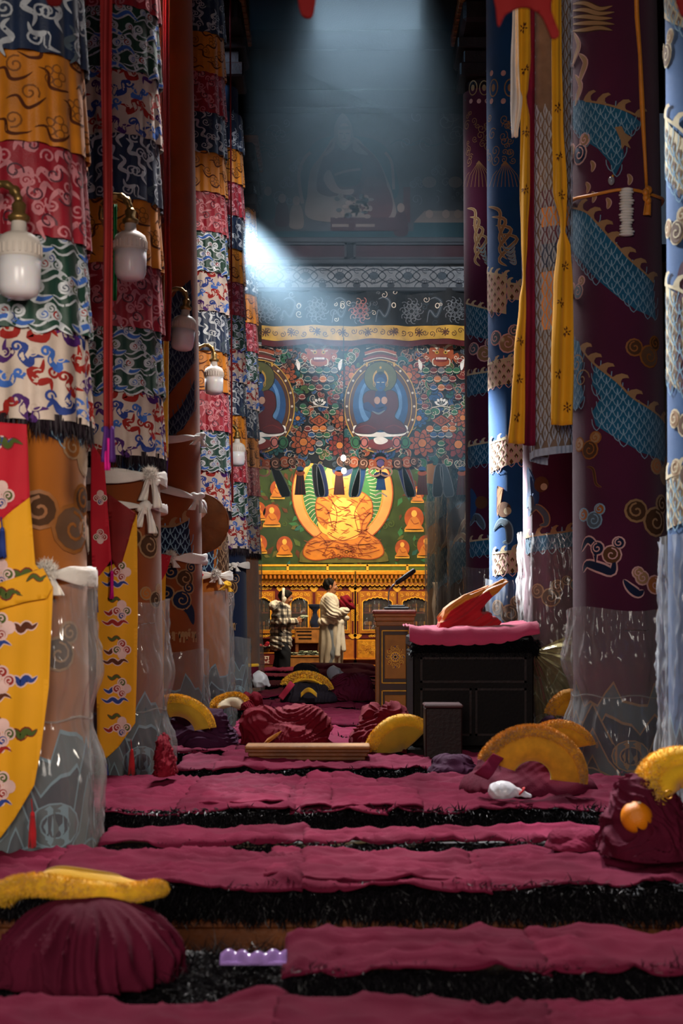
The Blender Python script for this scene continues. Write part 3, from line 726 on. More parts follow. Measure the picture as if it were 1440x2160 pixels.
body(a, p, [(330, 1115), (360, 1108), (395, 1098), (402, 1165), (365, 1170), (330, 1168)], 'pile_navy', 'pile_steel', .06, .006, 'pile_tan', [(330, 1110), (365, 1110), (395, 1095)])
body(a, p, [(345, 660), (372, 615), (400, 590), (408, 760), (380, 800), (345, 850)], 'pile_navy', 'pile_dusk', .06, .006); body(a, p, [(345, 900), (380, 860), (408, 800), (408, 860), (385, 905), (345, 930)], 'pile_navy', 'pile_dusk', .06, .006)
two_discs(a, p, 378, 1215, .07, 'pile_navy', 'pile_umber', 'pile_tan'); two_discs(a, p, 370, 1260, .075, 'pile_navy', 'pile_navy', 'pile_tan')
flame(a, [p.uz(370, 1262), p.uz(388, 1275), p.uz(400, 1290), p.uz(406, 1318)], .05, 'pile_navy', 'pile_navy')
letters(a, p, 344, 420, 1350, 'pile_tan', 16); a.build('woven_clouds', LC[2])
p = LP[3]; a = part_art(p, par=LC[3]); body(a, p, [(395, 1165), (450, 1160), (450, 1205), (395, 1210)], 'pile_navy', 'pile_steel', .07, .007); two_discs(a, p, 468, 1150, .06, 'pile_umber', 'pile_brown', 'pile_tan'); body(a, p, [(455, 1160), (482, 1160), (482, 1205), (455, 1205)], 'pile_umber', 'pile_tan', .07, .007); a.build('woven_clouds', LC[3])
p = LP[4]; a = part_art(p, par=LC[4]); two_discs(a, p, 476, 1235, .08, 'pile_navy', 'pile_umber', 'pile_tan'); two_discs(a, p, 470, 1265, .06, 'pile_umber', 'pile_brown', 'rose_cream'); letters(a, p, 452, 500, 1326, 'pile_tan', 11); a.build('woven_clouds', LC[4])
for i in range(5): mountains(LP[i], .16, 20+i).build('woven_mountains', LC[i])

# ---- clear plastic wrapped round the feet of the pillars
def wrap(p, z0, z1, label, m='clear_plastic', waist=None, seed=0, fl=0.02, amp=0.010):
    g = random.Random(seed); ph = [g.uniform(0, 6) for _ in range(6)]
    def fn(u, v):
        a = u*2*PI; z = lerp(z0, z1, v)+.012*math.sin(3*a+ph[0])*(v if v > .9 else (1-v if v < .1 else 0))
        n = noise.noise(Vector((math.cos(a)*2.2+seed, math.sin(a)*2.2, z*3.0)))
        n2 = noise.noise(Vector((math.cos(a)*7+seed, math.sin(a)*7, z*2.2+5)))
        n3 = noise.noise(Vector((math.cos(a+z*2)*9, math.sin(a+z*2)*9+seed, z*9)))
        cr1 = (1-abs(noise.noise(Vector((math.cos(a)*3.5+seed, math.sin(a)*3.5+z*.9, z*1.3)))))**10; cr2 = (1-abs(noise.noise(Vector((math.cos(a)*7, math.sin(a)*7+seed-z*2, z*2.5+9)))))**9
        h = 0.024+amp*(1.2*abs(n)+.8*abs(n2)+.5*n3+1.1*cr1+.8*cr2)+fl*max(0, 1-v*1.3)**2
        if waist is not None:
            q = math.exp(-((z-waist)/.10)**2); h = h*(1-.75*q)+q*.004*math.cos(22*a)
            h += .018*math.exp(-((z-waist-.17)/.1)**2)*(1+.6*math.cos(17*a+ph[1]))+.015*math.exp(-((z-waist+.18)/.12)**2)*(1+.7*math.cos(14*a+ph[2]))
        return p.pt((u-.5)*2*PI*p.r, z, h)
    b = MB(); q = 1 if p.y < 8 else .7; b.surf(fn, int(180*q), int(120*q*(z1-z0)), 0, True)
    o = b.build('plastic_wrap', MATS[m]); tag(o, label, 'plastic sheet', 'plastic wrapped round the pillar feet')
    if waist is not None:
        t = MB(); t.tube([p.pt((k/40-.5)*2*PI*p.r, waist+.008*math.sin(k), .012) for k in range(41)], .004, 6); t.build('string', MATS[m], o)
    return o
def zy(p, py): return p.uz(p.x/p.y*F+HX, py)[1]
wrap(LP[0], .05, zy(LP[0], 1232), 'clear plastic wrapped round the foot of the nearest left pillar, tied with string', waist=zy(LP[0], 1520), seed=1)
wrap(LP[1], .05, zy(LP[1], 1266), 'clear plastic round the foot of the second left pillar, beside the pointed banner', seed=2, waist=zy(LP[1], 1500))
wrap(LP[2], .05, zy(LP[2], 1372), 'clear plastic round the third left pillar, below the pale woven letters', seed=3)
wrap(LP[3], .05, zy(LP[3], 1246), 'clear plastic round the fourth left pillar, right of a thin yellow strip', seed=4)
wrap(LP[4], .05, zy(LP[4], 1345), 'clear plastic round the fifth left pillar, on the navy carpet', seed=5)
wrap(LP[5], .05, zy(LP[5], 1180), 'clear plastic over the golden carpet of the last left pillar', seed=6)
wrap(RP[0], .05, zy(RP[0], 1130), 'clear plastic round the pillar at the edge of the frame, brightly lit', seed=7, amp=.012)
wrap(RP[1], .05, zy(RP[1], 1284), 'clear plastic round the foot of the thick maroon pillar, loose and creased', seed=8, waist=zy(RP[1], 1470), amp=.013)
wrap(RP[2], .05, zy(RP[2], 1122), 'clear plastic round the maroon pillar behind the throne', seed=9, amp=.012)
wrap(RP[3], .05, zy(RP[3], 1222), 'clear plastic round the blue pillar behind the pointed orange hat', seed=10)
wrap(RP[4], .05, zy(RP[4], 1196), 'clear plastic round the fifth right pillar, left of the blue one', seed=11)
for i, lab in ((5, 'clear plastic on the first pillar beyond the painted hanging'), (6, 'clear plastic on the middle pillar beyond the painted hanging'), (7, 'clear plastic on the pillar nearest the offering cabinets')): wrap(RP[i], .05, 2.6, lab, seed=12+i)
# gathered plastic fanned out behind the throne
def fan(u, v):
    a = lerp(-1.5, -.05, u); k = v
    r = .05+.60*k; fold = .035*math.sin(u*46+3*k)*(.25+k)+.02*noise.noise(Vector((u*9, v*6, 2)))
    x0, y0, z0 = P(1118, 1370, 8.66)
    return (x0+r*math.cos(a)*.75, y0-.03-.16*k*(1-.4*u)+fold, max(.05, z0+r*math.sin(a)*1.0+.25*k*(u**3)))
b = MB(); b.surf(fan, 120, 22, 0)
tag(b.build('plastic_bundle', MATS['amber_plastic']), 'crumpled clear plastic gathered in a fan right of the throne', 'plastic sheet')
# ------------------------------------------------------------------ painted and sewn walls at the end of the aisle
for k, c in dict(paint_dark='#15171a', paint_slate='#34404a', paint_teal='#235a58', paint_green='#2f6a44', paint_moss='#48602c', paint_red='#7a261f', paint_rust='#a04c26', paint_orange='#c8742c', paint_brown='#54301f',
                 paint_blue='#254f80', paint_sky='#5a86b4', paint_indigo='#1d2a5c', paint_cream='#d8cdb8', paint_white='#f0ebe2', paint_gold='#c59a3c', paint_olive='#5a5a2c', paint_maroon='#54151b', paint_skin='#b98f78',
                 paint_pink='#b86a60', paint_grey='#6d7379', paint_violet='#5a4a7a').items(): mat(k, c, 0.75, 0.22, 9)
mat('buddha_gold', '#bf7414', 0.45, 0.2, 5); mat('buddha_light', '#eeb04a', 0.45, 0.15, 5); mat('buddha_line', '#8a3a10', 0.6, 0.1, 9); mat('aureole', '#d99050', 0.5, 0.15, 4); mat('leaf_green', '#2c4022', 0.8, 0.35, 3)
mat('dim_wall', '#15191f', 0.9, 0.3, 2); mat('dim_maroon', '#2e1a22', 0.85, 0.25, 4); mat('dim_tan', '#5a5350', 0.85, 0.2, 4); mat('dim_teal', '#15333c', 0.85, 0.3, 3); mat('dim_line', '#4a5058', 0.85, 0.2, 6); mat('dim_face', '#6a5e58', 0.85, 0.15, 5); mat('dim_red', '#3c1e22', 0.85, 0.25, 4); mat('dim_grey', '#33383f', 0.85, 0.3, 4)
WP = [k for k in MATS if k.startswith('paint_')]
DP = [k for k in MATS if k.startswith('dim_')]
def flat(Y, pal, lift=0.002): return Art(lambda px, py, h: (lambda q: (q[0], Y-h, q[2]))(P(px, py, Y)), pal, lift)
def prect(x0, y0, x1, y1): return [(x0, y0), (x1, y0), (x1, y1), (x0, y1)]
def pbox(b, x0, x1, y0, y1, Ya, Yb, m=0, bev=0.0):
    """box whose front face covers the pixel rectangle at depth Ya"""
    a = P(x0, y1, Ya); c = P(x1, y0, Ya); return b.box(a[0], c[0], Ya, Yb, a[2], c[2], m, bev)

# upper wall with a dim mural, above the lintel
YW = 15.62
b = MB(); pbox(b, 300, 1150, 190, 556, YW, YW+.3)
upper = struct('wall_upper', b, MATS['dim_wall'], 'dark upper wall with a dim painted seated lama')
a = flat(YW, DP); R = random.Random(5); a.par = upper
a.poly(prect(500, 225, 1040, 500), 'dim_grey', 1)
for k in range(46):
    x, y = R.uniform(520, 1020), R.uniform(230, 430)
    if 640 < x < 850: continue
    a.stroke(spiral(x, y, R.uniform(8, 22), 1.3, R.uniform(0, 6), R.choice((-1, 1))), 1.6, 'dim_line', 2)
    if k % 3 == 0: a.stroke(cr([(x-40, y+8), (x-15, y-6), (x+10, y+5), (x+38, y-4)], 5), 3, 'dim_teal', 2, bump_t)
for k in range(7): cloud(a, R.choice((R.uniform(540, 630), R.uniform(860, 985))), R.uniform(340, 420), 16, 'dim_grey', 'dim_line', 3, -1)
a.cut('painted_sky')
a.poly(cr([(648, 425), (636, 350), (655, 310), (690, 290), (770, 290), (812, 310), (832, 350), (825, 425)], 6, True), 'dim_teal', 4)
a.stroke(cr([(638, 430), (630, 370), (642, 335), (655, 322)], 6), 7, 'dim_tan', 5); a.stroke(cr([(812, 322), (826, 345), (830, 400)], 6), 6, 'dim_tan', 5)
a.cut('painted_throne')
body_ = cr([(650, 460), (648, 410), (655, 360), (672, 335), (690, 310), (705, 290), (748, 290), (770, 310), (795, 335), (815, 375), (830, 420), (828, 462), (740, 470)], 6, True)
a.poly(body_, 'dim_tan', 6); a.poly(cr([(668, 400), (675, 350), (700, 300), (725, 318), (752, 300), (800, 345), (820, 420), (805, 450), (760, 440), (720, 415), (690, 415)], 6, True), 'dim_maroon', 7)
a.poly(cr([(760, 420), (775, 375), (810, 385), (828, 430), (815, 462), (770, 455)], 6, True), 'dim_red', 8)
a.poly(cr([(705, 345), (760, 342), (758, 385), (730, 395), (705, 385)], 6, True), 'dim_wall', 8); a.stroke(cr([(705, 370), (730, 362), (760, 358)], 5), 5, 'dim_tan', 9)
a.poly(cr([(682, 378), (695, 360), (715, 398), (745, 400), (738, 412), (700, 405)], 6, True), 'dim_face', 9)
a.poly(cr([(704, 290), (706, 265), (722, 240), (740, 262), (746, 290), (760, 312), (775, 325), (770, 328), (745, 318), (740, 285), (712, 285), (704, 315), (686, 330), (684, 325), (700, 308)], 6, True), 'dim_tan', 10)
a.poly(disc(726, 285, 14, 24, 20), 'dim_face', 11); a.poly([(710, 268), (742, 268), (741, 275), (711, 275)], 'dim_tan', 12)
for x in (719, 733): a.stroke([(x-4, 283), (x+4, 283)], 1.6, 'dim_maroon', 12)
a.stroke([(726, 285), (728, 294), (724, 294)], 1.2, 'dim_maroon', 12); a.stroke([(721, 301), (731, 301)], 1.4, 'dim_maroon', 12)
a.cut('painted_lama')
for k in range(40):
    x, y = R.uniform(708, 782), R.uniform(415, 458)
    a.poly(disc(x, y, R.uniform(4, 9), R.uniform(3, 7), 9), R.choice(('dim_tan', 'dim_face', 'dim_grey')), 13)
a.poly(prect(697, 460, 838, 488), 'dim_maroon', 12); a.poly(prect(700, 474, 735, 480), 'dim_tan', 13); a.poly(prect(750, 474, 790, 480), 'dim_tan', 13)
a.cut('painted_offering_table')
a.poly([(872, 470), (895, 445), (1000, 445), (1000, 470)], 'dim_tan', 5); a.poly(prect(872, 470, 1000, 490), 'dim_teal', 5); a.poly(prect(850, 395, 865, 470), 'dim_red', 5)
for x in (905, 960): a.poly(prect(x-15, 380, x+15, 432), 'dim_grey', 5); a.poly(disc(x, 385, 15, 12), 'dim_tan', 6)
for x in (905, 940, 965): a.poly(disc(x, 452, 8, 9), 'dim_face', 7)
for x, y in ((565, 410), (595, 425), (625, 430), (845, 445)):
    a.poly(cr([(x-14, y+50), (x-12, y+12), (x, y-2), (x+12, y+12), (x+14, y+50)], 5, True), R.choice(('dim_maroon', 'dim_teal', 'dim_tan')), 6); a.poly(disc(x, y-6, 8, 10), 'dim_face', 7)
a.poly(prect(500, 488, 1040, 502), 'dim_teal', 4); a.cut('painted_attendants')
# lintel: mouldings, two sunk panels, a grey frieze
b = MB(); pbox(b, 300, 1150, 500, 612, YW-.16, YW+.3)
lint = struct('lintel', b, MATS['dim_wall'], 'dark lintel beam with a pale grey patterned frieze')
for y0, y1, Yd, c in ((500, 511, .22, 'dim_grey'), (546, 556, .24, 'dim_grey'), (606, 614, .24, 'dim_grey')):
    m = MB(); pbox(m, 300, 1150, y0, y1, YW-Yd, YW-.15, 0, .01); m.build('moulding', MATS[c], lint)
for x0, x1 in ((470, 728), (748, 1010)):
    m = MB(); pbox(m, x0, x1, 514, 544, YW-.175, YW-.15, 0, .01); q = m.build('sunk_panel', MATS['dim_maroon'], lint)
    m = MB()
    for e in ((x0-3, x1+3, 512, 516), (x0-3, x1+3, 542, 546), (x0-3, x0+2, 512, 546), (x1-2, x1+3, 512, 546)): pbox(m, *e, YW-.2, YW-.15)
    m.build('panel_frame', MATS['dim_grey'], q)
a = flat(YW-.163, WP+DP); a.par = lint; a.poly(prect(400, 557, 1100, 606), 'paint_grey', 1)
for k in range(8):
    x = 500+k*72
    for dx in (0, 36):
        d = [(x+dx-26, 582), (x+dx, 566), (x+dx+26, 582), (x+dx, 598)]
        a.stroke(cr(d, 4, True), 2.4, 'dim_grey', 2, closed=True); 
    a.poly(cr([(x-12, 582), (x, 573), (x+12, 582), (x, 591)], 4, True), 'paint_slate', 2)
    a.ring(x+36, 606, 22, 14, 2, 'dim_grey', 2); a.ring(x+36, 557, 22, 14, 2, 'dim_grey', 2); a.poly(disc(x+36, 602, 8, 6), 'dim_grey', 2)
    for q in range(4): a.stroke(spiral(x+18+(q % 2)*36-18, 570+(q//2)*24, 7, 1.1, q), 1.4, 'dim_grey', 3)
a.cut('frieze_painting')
# valance of dragon brocade with its yellow and red bands
YV = 15.42
def ripple(px): return .03*math.sin(px*.045)+.016*math.sin(px*.11+1)
def cloth_art(Y, pal, lift=.002): return Art(lambda px, py, h: (lambda q: (q[0], Y-h+ripple(px), q[2]))(P(px, py, Y)), pal, lift)
val = thing('valance', 'dark dragon brocade valance with yellow and red bands under the grey frieze', 'valance', P(770, 727, YV))
def strip(name, y0, y1, m, Y, par, wav=0.0, rp=1):
    o = Vector(par.location)
    b = MB(); b.surf(lambda u, v: tuple(Vector((lambda px, py, q: (q[0], Y+rp*ripple(px), q[2]))(lerp(552, 1040, u), lerp(y0, y1, v), P(lerp(552, 1040, u), lerp(y0, y1, v)+wav*math.sin(u*23)*v, Y)))-o), 110, 3, 0)
    return b.build(name, MATS[m], par)
class Rel:
    """moves an Art's finished parts under a thing that sits elsewhere"""
def art_under(a, par):
    o = Vector(par.location); f = a.fn
    a.fn = lambda x, y, h: tuple(Vector(f(x, y, h))-o); a.par = par; return a
strip('brocade', 610, 690, 'paint_dark', YV, val); strip('yellow_band', 687, 716, 'paint_gold', YV-.012, val, 1.5); strip('red_band', 714, 728, 'paint_maroon', YV-.006, val, 2)
a = art_under(cloth_art(YV, WP+DP), val)
for k in range(5):
    x = 560+k*100+ (k % 2)*8
    for q in range(10): an = q*2*PI/10; a.stroke(spiral(x+17*math.cos(an)+90*0, 655+20*math.sin(an), 8, 1.1, an), 1.5, ['paint_grey', 'paint_skin', 'paint_pink'][q % 3 if k == 2 else 0], 2)
    for q in range(9): an = q*2*PI/9; a.stroke(xf([(4, 0), (14, 4), (16, 0), (14, -4), (4, 0)], x, 655, 1, an), 1.3, 'paint_grey' if k != 2 else 'paint_pink', 2)
    a.ring(x-38, 645, 4, 5, 1.8, 'paint_cream', 3)
    d = cr([(x+32, 680), (x+38, 655), (x+52, 668), (x+62, 640), (x+50, 628), (x+38, 632)], 6); a.stroke(d, 7, 'paint_slate', 2, bump_t); a.stroke(d, 1.4, 'paint_grey', 3)
    for q in range(7): xx, yy = x+R.uniform(22, 72), R.uniform(615, 685); a.stroke(spiral(xx, yy, R.uniform(4, 9), 1.2, R.uniform(0, 6)), 1.2, R.choice(('paint_grey', 'paint_slate', 'paint_cream')), 3)
a.cut('dragon_embroidery')
a = art_under(cloth_art(YV-.014, WP), val)
for k in range(34): a.stroke(spiral(536+k*15, 701+4*math.sin(k*2.1), 6.5, 1.3, k*1.3, (-1) ** k), 1.5, 'paint_brown', 1)
for k in range(9): 
    for q in range(8): a.stroke([(560+k*54, 701), (560+k*54+9*math.cos(q*PI/4), 701+9*math.sin(q*PI/4))], 2, 'paint_brown', 2)
a.cut('scroll_embroidery')

# the great sewn hanging: monster faces, jewels, lotuses and a blue seated figure
YA = 15.5
hang = thing('applique_hanging', 'dark sewn hanging of jewels and lotuses with a blue seated figure', 'wall hanging', P(770, 985, YA))
strip('backing_cloth', 722, 985, 'paint_dark', YA+.006, hang, 8, 0)
A = lambda: art_under(Art(lambda px, py, h: (lambda q: (q[0], YA-h, q[2]))(P(px, py, YA)), WP, .0016), hang)
a = A(); R = random.Random(11)
def leaf_curl(a, x, y, s, c, ln, h=2):
    k = R.choice((-1, 1)); an = R.uniform(0, 6)
    p = cr(xf([(-1, .2), (-.6, -.6), (.2, -.75), (.9, -.2), (.7, .5), (.1, .3), (-.2, .65), (-.7, .7)], x, y, s, an, k), 3, True); a.poly(p, c, h); a.stroke(p, max(1, s*.09), ln, h+1, closed=True); a.stroke(spiral(x, y, s*.42, 1.1, an), max(.9, s*.08), ln, h+1)
def jewel(a, x, y, s, c, h=5):
    a.poly(disc(x, y, s*1.05, s, 12), 'paint_dark', h); a.poly(disc(x, y, s*.92, s*.86, 12), c, h+1); a.poly(disc(x, y-s*.3, s*.7, s*.42, 10), R.choice(('paint_grey', 'paint_cream', 'paint_skin')), h+2); a.poly(disc(x, y-s*.22, s*.62, s*.36, 10), c, h+3); a.stroke(disc(x, y+s*.1, s*.85, s*.4, 12)[0:7], s*.14, 'paint_cream', h+4)
fol = ['paint_teal', 'paint_green', 'paint_moss', 'paint_red', 'paint_rust', 'paint_slate', 'paint_blue', 'paint_brown', 'paint_teal', 'paint_rust']
for k in range(620):
    x, y = R.uniform(560, 1034), R.uniform(728, 982)
    leaf_curl(a, x, y, R.uniform(7, 14), R.choice(fol), R.choice(('paint_dark', 'paint_cream', 'paint_grey', 'paint_skin')), 2+k % 4)
o = a.build('leaf_scrolls', hang, 'stuff')
for x, y, s, c in ((862, 793, 27, 'paint_rust'), (741, 793, 26, 'paint_rust'), (883, 883, 21, 'paint_blue'), (975, 882, 22, 'paint_rust'), (720, 884, 24, 'paint_rust'), (628, 883, 18, 'paint_blue'), (606, 795, 22, 'paint_rust'), (890, 935, 32, 'paint_rust'), (966, 938, 32, 'paint_red'), (640, 933, 30, 'paint_rust'), (576, 880, 18, 'paint_red'), (716, 940, 26, 'paint_red'), (580, 940, 24, 'paint_teal'), (1020, 790, 24, 'paint_rust'), (1020, 890, 22, 'paint_blue')):
    a = A(); lotus(a, x, y, s, c, 'paint_dark', 'paint_orange', 9, 9, 6); a.cut('sewn_lotus')
for x0 in (930, 673):
    for dy, n in ((782, 5), (800, 4), (818, 3), (905, 4), (918, 3), (936, 1), (952, 1)):
        for k in range(n):
            x = x0+(k-(n-1)/2)*16
            if n % 2 == 0 or dy > 900 or abs(x-x0) > 2 or True:
                a = A(); jewel(a, x, dy, 8.5, R.choice(('paint_teal', 'paint_red', 'paint_orange', 'paint_blue', 'paint_green', 'paint_grey')), 10); a.cut('sewn_jewel')
    for sx in (-1, 1):
        for dy, dx in ((838, 36), (858, 34), (870, 28), (762, 40)): a = A(); jewel(a, x0+sx*dx, dy, 8, R.choice(('paint_teal', 'paint_red', 'paint_green')), 10); a.cut('sewn_jewel')
    a = A(); a.poly([(x0-22, 888), (x0, 874), (x0+22, 888), (x0, 902)], 'paint_dark', 10); a.poly([(x0-19, 888), (x0, 876), (x0+19, 888), (x0, 900)], 'paint_rust', 11); a.stroke([(x0-10, 888), (x0, 881), (x0+10, 888), (x0, 895)], 1.5, 'paint_dark', 12, closed=True); a.stroke([(x0-4, 885), (x0-4, 891)], 1.3, 'paint_dark', 12); a.stroke([(x0+4, 885), (x0+4, 891)], 1.3, 'paint_dark', 12); a.cut('sewn_lozenge')
    a = A()                                                             # white lotus
    for an in (-2.6, -2.1, -1.57, -1.04, -.54): a.poly(xf([(0, 0), (8, -5), (15, -3), (18, 0), (15, 3), (8, 5)], x0, 856, 1, an), 'paint_dark', 11); a.poly(xf([(0, 0), (8, -4), (14.5, -2.3), (16.5, 0), (14.5, 2.3), (8, 4)], x0, 856, 1, an), 'paint_white', 12)
    a.stroke([(x0-20, 860), (x0, 857), (x0+20, 860)], 2, 'paint_cream', 12); a.cut('sewn_white_lotus')
    a = A()                                                             # fanged face above
    a.poly(cr([(x0-26, 745), (x0-20, 728), (x0, 722), (x0+20, 728), (x0+26, 745), (x0+20, 765), (x0, 774), (x0-20, 765)], 5, True), 'paint_rust', 10)
    for sx in (-1, 1):
        a.poly(cr([(x0+sx*6, 734), (x0+sx*14, 727), (x0+sx*24, 724), (x0+sx*26, 728), (x0+sx*16, 732), (x0+sx*8, 739)], 5, True), 'paint_cream', 12)
        a.stroke(cr([(x0+sx*4, 732), (x0+sx*10, 741), (x0+sx*18, 740)], 5), 2.2, 'paint_cream', 12)
        a.poly(disc(x0+sx*9, 744, 4.5, 4), 'paint_gold', 13); a.poly(disc(x0+sx*9, 744, 1.8, 1.8, 8), 'paint_dark', 14)
        a.poly(cr([(x0+sx*24, 752), (x0+sx*34, 745), (x0+sx*38, 755), (x0+sx*30, 765)], 5, True), 'paint_rust', 11); a.stroke(spiral(x0+sx*31, 754, 5, 1.1), 1.4, 'paint_cream', 12)
        a.stroke(cr([(x0+sx*12, 757), (x0+sx*18, 760), (x0+sx*17, 770), (x0+sx*11, 772)], 4), 2.4, 'paint_cream', 12)
        a.poly(cr([(x0+sx*40, 768), (x0+sx*48, 758), (x0+sx*47, 775), (x0+sx*42, 782)], 4, True), 'paint_white', 12)
    a.poly(cr([(x0-14, 756), (x0, 753), (x0+14, 756), (x0+10, 763), (x0-10, 763)], 4, True), 'paint_red', 12); 
    for k in range(-3, 4): a.poly(prect(x0+k*3.2-1.2, 754.5, x0+k*3.2+1.2, 759), 'paint_white', 13)
    a.poly(disc(x0, 749, 4, 3), 'paint_rust', 13); a.cut('sewn_monster_face')
for cx, full in ((802, 1), (545, 0)):
    a = A(); rim = disc(cx, 858, 76, 98, 36); a.poly(rim, 'paint_brown', 16); a.stroke(rim, 2.2, 'paint_gold', 17, closed=True); a.stroke(disc(cx, 858, 66, 86, 36), 1.6, 'paint_gold', 17, closed=True)
    for q in range(20): an = q*2*PI/20; a.poly(disc(cx+71*math.cos(an), 858+92*math.sin(an), 2.6, 2.6, 8), 'paint_cream', 18)
    a.cut('medallion_rim')
    a = A(); a.poly(disc(cx, 856, 58, 72, 32), 'paint_blue', 19); a.poly(disc(cx, 850, 46, 60, 28), 'paint_sky', 20); a.poly(disc(cx, 846, 38, 50, 28), 'paint_blue', 21); a.poly(disc(cx, 797, 35, 34, 28), 'paint_dark', 22); a.poly(disc(cx, 797, 33.5, 32.5, 28), 'paint_olive', 23); a.cut('medallion_halo')
    a = A(); a.poly(cr([(cx-57, 908), (cx-52, 898), (cx-25, 908), (cx, 913), (cx+25, 908), (cx+52, 898), (cx+57, 908), (cx+40, 921), (cx-40, 921)], 5, True), 'paint_white', 24)
    rb = cr([(cx-54, 913), (cx-47, 896), (cx-26, 888), (cx-20, 870), (cx-36, 850), (cx-34, 832), (cx-18, 824), (cx+2, 830), (cx+20, 824), (cx+34, 832), (cx+38, 858), (cx+30, 880), (cx+46, 893), (cx+54, 912), (cx+20, 916), (cx, 908), (cx-20, 916)], 5, True)
    a.poly(rb, 'paint_maroon', 26); a.stroke(rb, 1.3, 'paint_dark', 27, closed=True)
    a.poly(cr([(cx-8, 826), (cx+9, 826), (cx+12, 846), (cx+6, 862), (cx-10, 862), (cx-12, 842)], 5, True), 'paint_indigo', 28)
    a.poly(cr([(cx-34, 852), (cx-24, 850), (cx-10, 862), (cx+12, 858), (cx+10, 868), (cx-8, 872), (cx-34, 864)], 5, True), 'paint_indigo', 28)
    for sx in (-7, 8): a.poly(disc(cx+sx, 846, 6.5, 8, 12), 'paint_skin', 30)
    a.stroke(cr([(cx-18, 868), (cx-4, 874), (cx+10, 866)], 5), 4, 'paint_grey', 31, bump_t)
    for q in ((-48, -10, 904), (10, 48, 904)): a.stroke(cr([(cx+q[0], q[2]), (cx+(q[0]+q[1])/2, q[2]-6), (cx+q[1], q[2]+2)], 5), 1.6, 'paint_red', 28)
    a.cut('sewn_robe')
    a = A(); a.poly(disc(cx, 800, 16.5, 20, 20), 'paint_gold', 28); a.poly(disc(cx, 803, 14, 18, 20), 'paint_indigo', 29); a.poly(disc(cx, 812, 11, 15, 18), 'paint_blue', 30); a.poly(disc(cx, 785, 8, 7, 14), 'paint_olive', 29); a.poly(disc(cx, 777, 2.6, 3, 8), 'paint_gold', 30)
    for sx in (-5, 5): a.stroke([(cx+sx-3, 808), (cx+sx+3, 808)], 1.5, 'paint_cream', 31); a.stroke(disc(cx+sx*2.6, 812, 2.4, 5, 8), 1, 'paint_gold', 31, closed=True)
    a.stroke([(cx, 808), (cx+1.5, 815), (cx-1.5, 815)], .9, 'paint_dark', 31); a.stroke([(cx-3, 820), (cx+3, 820)], 1.3, 'paint_red', 31); a.cut('sewn_head')
    a = A(); a.poly(cr([(cx-30, 768), (cx-25, 748), (cx, 740), (cx+25, 748), (cx+30, 768)], 5, True), 'paint_brown', 16)
    for k in range(3): a.stroke(cr([(cx-36+k*3, 760-k*13), (cx, 752-k*13), (cx+36-k*3, 760-k*13)], 6), 7, ['paint_red', 'paint_rust', 'paint_grey'][k], 17+k); a.stroke(cr([(cx-36+k*3, 763-k*13), (cx, 755-k*13), (cx+36-k*3, 763-k*13)], 6), 1.4, 'paint_cream', 18+k)
    for k in range(9): a.stroke([(cx-28+k*7, 765), (cx-29+k*7.3, 774)], 4, 'paint_olive' if k % 2 else 'paint_gold', 19)
    a.cut('sewn_canopy')
    a = A()
    for k in range(9): a.poly(xf([(0, 0), (10, -5), (20, 0), (10, 5)], cx, 968, 1, PI+k*PI/8), 'paint_violet' if k % 2 else 'paint_blue', 24)
    a.poly(cr([(cx-40, 925), (cx-28, 940), (cx, 945), (cx+28, 940), (cx+40, 925)], 5, True), 'paint_teal', 23); a.poly(cr([(cx-20, 928), (cx+20, 928), (cx+26, 942), (cx, 950), (cx-26, 942)], 5, True), 'paint_red', 25); a.poly(cr([(cx-14, 926), (cx+2, 922), (cx+16, 930), (cx+4, 938), (cx-10, 936)], 4, True), 'paint_white', 26)
    for sx in (-1, 1):
        for q in (34, 52): a.poly(disc(cx+sx*q, 934, 11, 13, 14), 'paint_pink' if q == 34 else 'paint_green', 24); a.ring(cx+sx*q, 934, 7, 9, 2, 'paint_dark', 25)
    a.cut('sewn_lotus_seat')
    a = A()
    for sx in (-1, 1):
        for q, r_ in ((18, 11), (36, 12), (56, 12), (70, 9)): a.poly(disc(cx+sx*q, 982-q*.12, r_*1.1, r_*1.1, 14), 'paint_dark', 22); a.poly(disc(cx+sx*q, 982-q*.12, r_, r_, 14), 'paint_rust' if q in (18, 56) else 'paint_brown', 23); a.stroke(spiral(cx+sx*q, 982-q*.12, r_*.75, 1.3, 1, sx), 2, 'paint_skin', 24)
    a.ring(cx, 978, 13, 12, 5, 'paint_rust', 25); a.poly(disc(cx, 978, 8, 8), 'paint_violet', 26)
    for sx in (-1, 1): a.ring(cx+sx*12, 996, 12, 9, 4, 'paint_skin', 26)
    a.cut('sewn_bracket_scroll')
def tassel(x, y0, y1, w, c1, c2):
    a = A(); n = 7
    for k in range(n): a.poly([(x-w*.32+w*.64*k/n, y0), (x-w*.32+w*.64*(k+1)/n, y0), (x-w*.5+w*(k+1)/n, y1), (x-w*.5+w*k/n, y1)], c1 if k % 2 else c2, 4+k % 2)
    a.poly(disc(x, y0-4, w*.42, 6), 'paint_rust', 8); a.poly(disc(x, y0-12, w*.34, 6), 'paint_blue', 8); a.cut('hanging_tassel')
def tie(x, y0, y1, dx, w, c):
    a = A(); p = cr([(x-w*.5, y0), (x+w*.5, y0), (x+dx+w, y1-8), (x+dx+w*.2, y1), (x+dx-w*.5, y1-6)], 3, True); a.poly(p, c, 5); a.stroke(p, 1.6, 'paint_grey', 6, closed=True); a.cut('hanging_ribbon')
for x, c in ((633, 'paint_dark'), (715, 'paint_brown'), (890, 'paint_brown'), (974, 'paint_brown')): tassel(x, 1002, 1044, 24, c, 'paint_maroon')
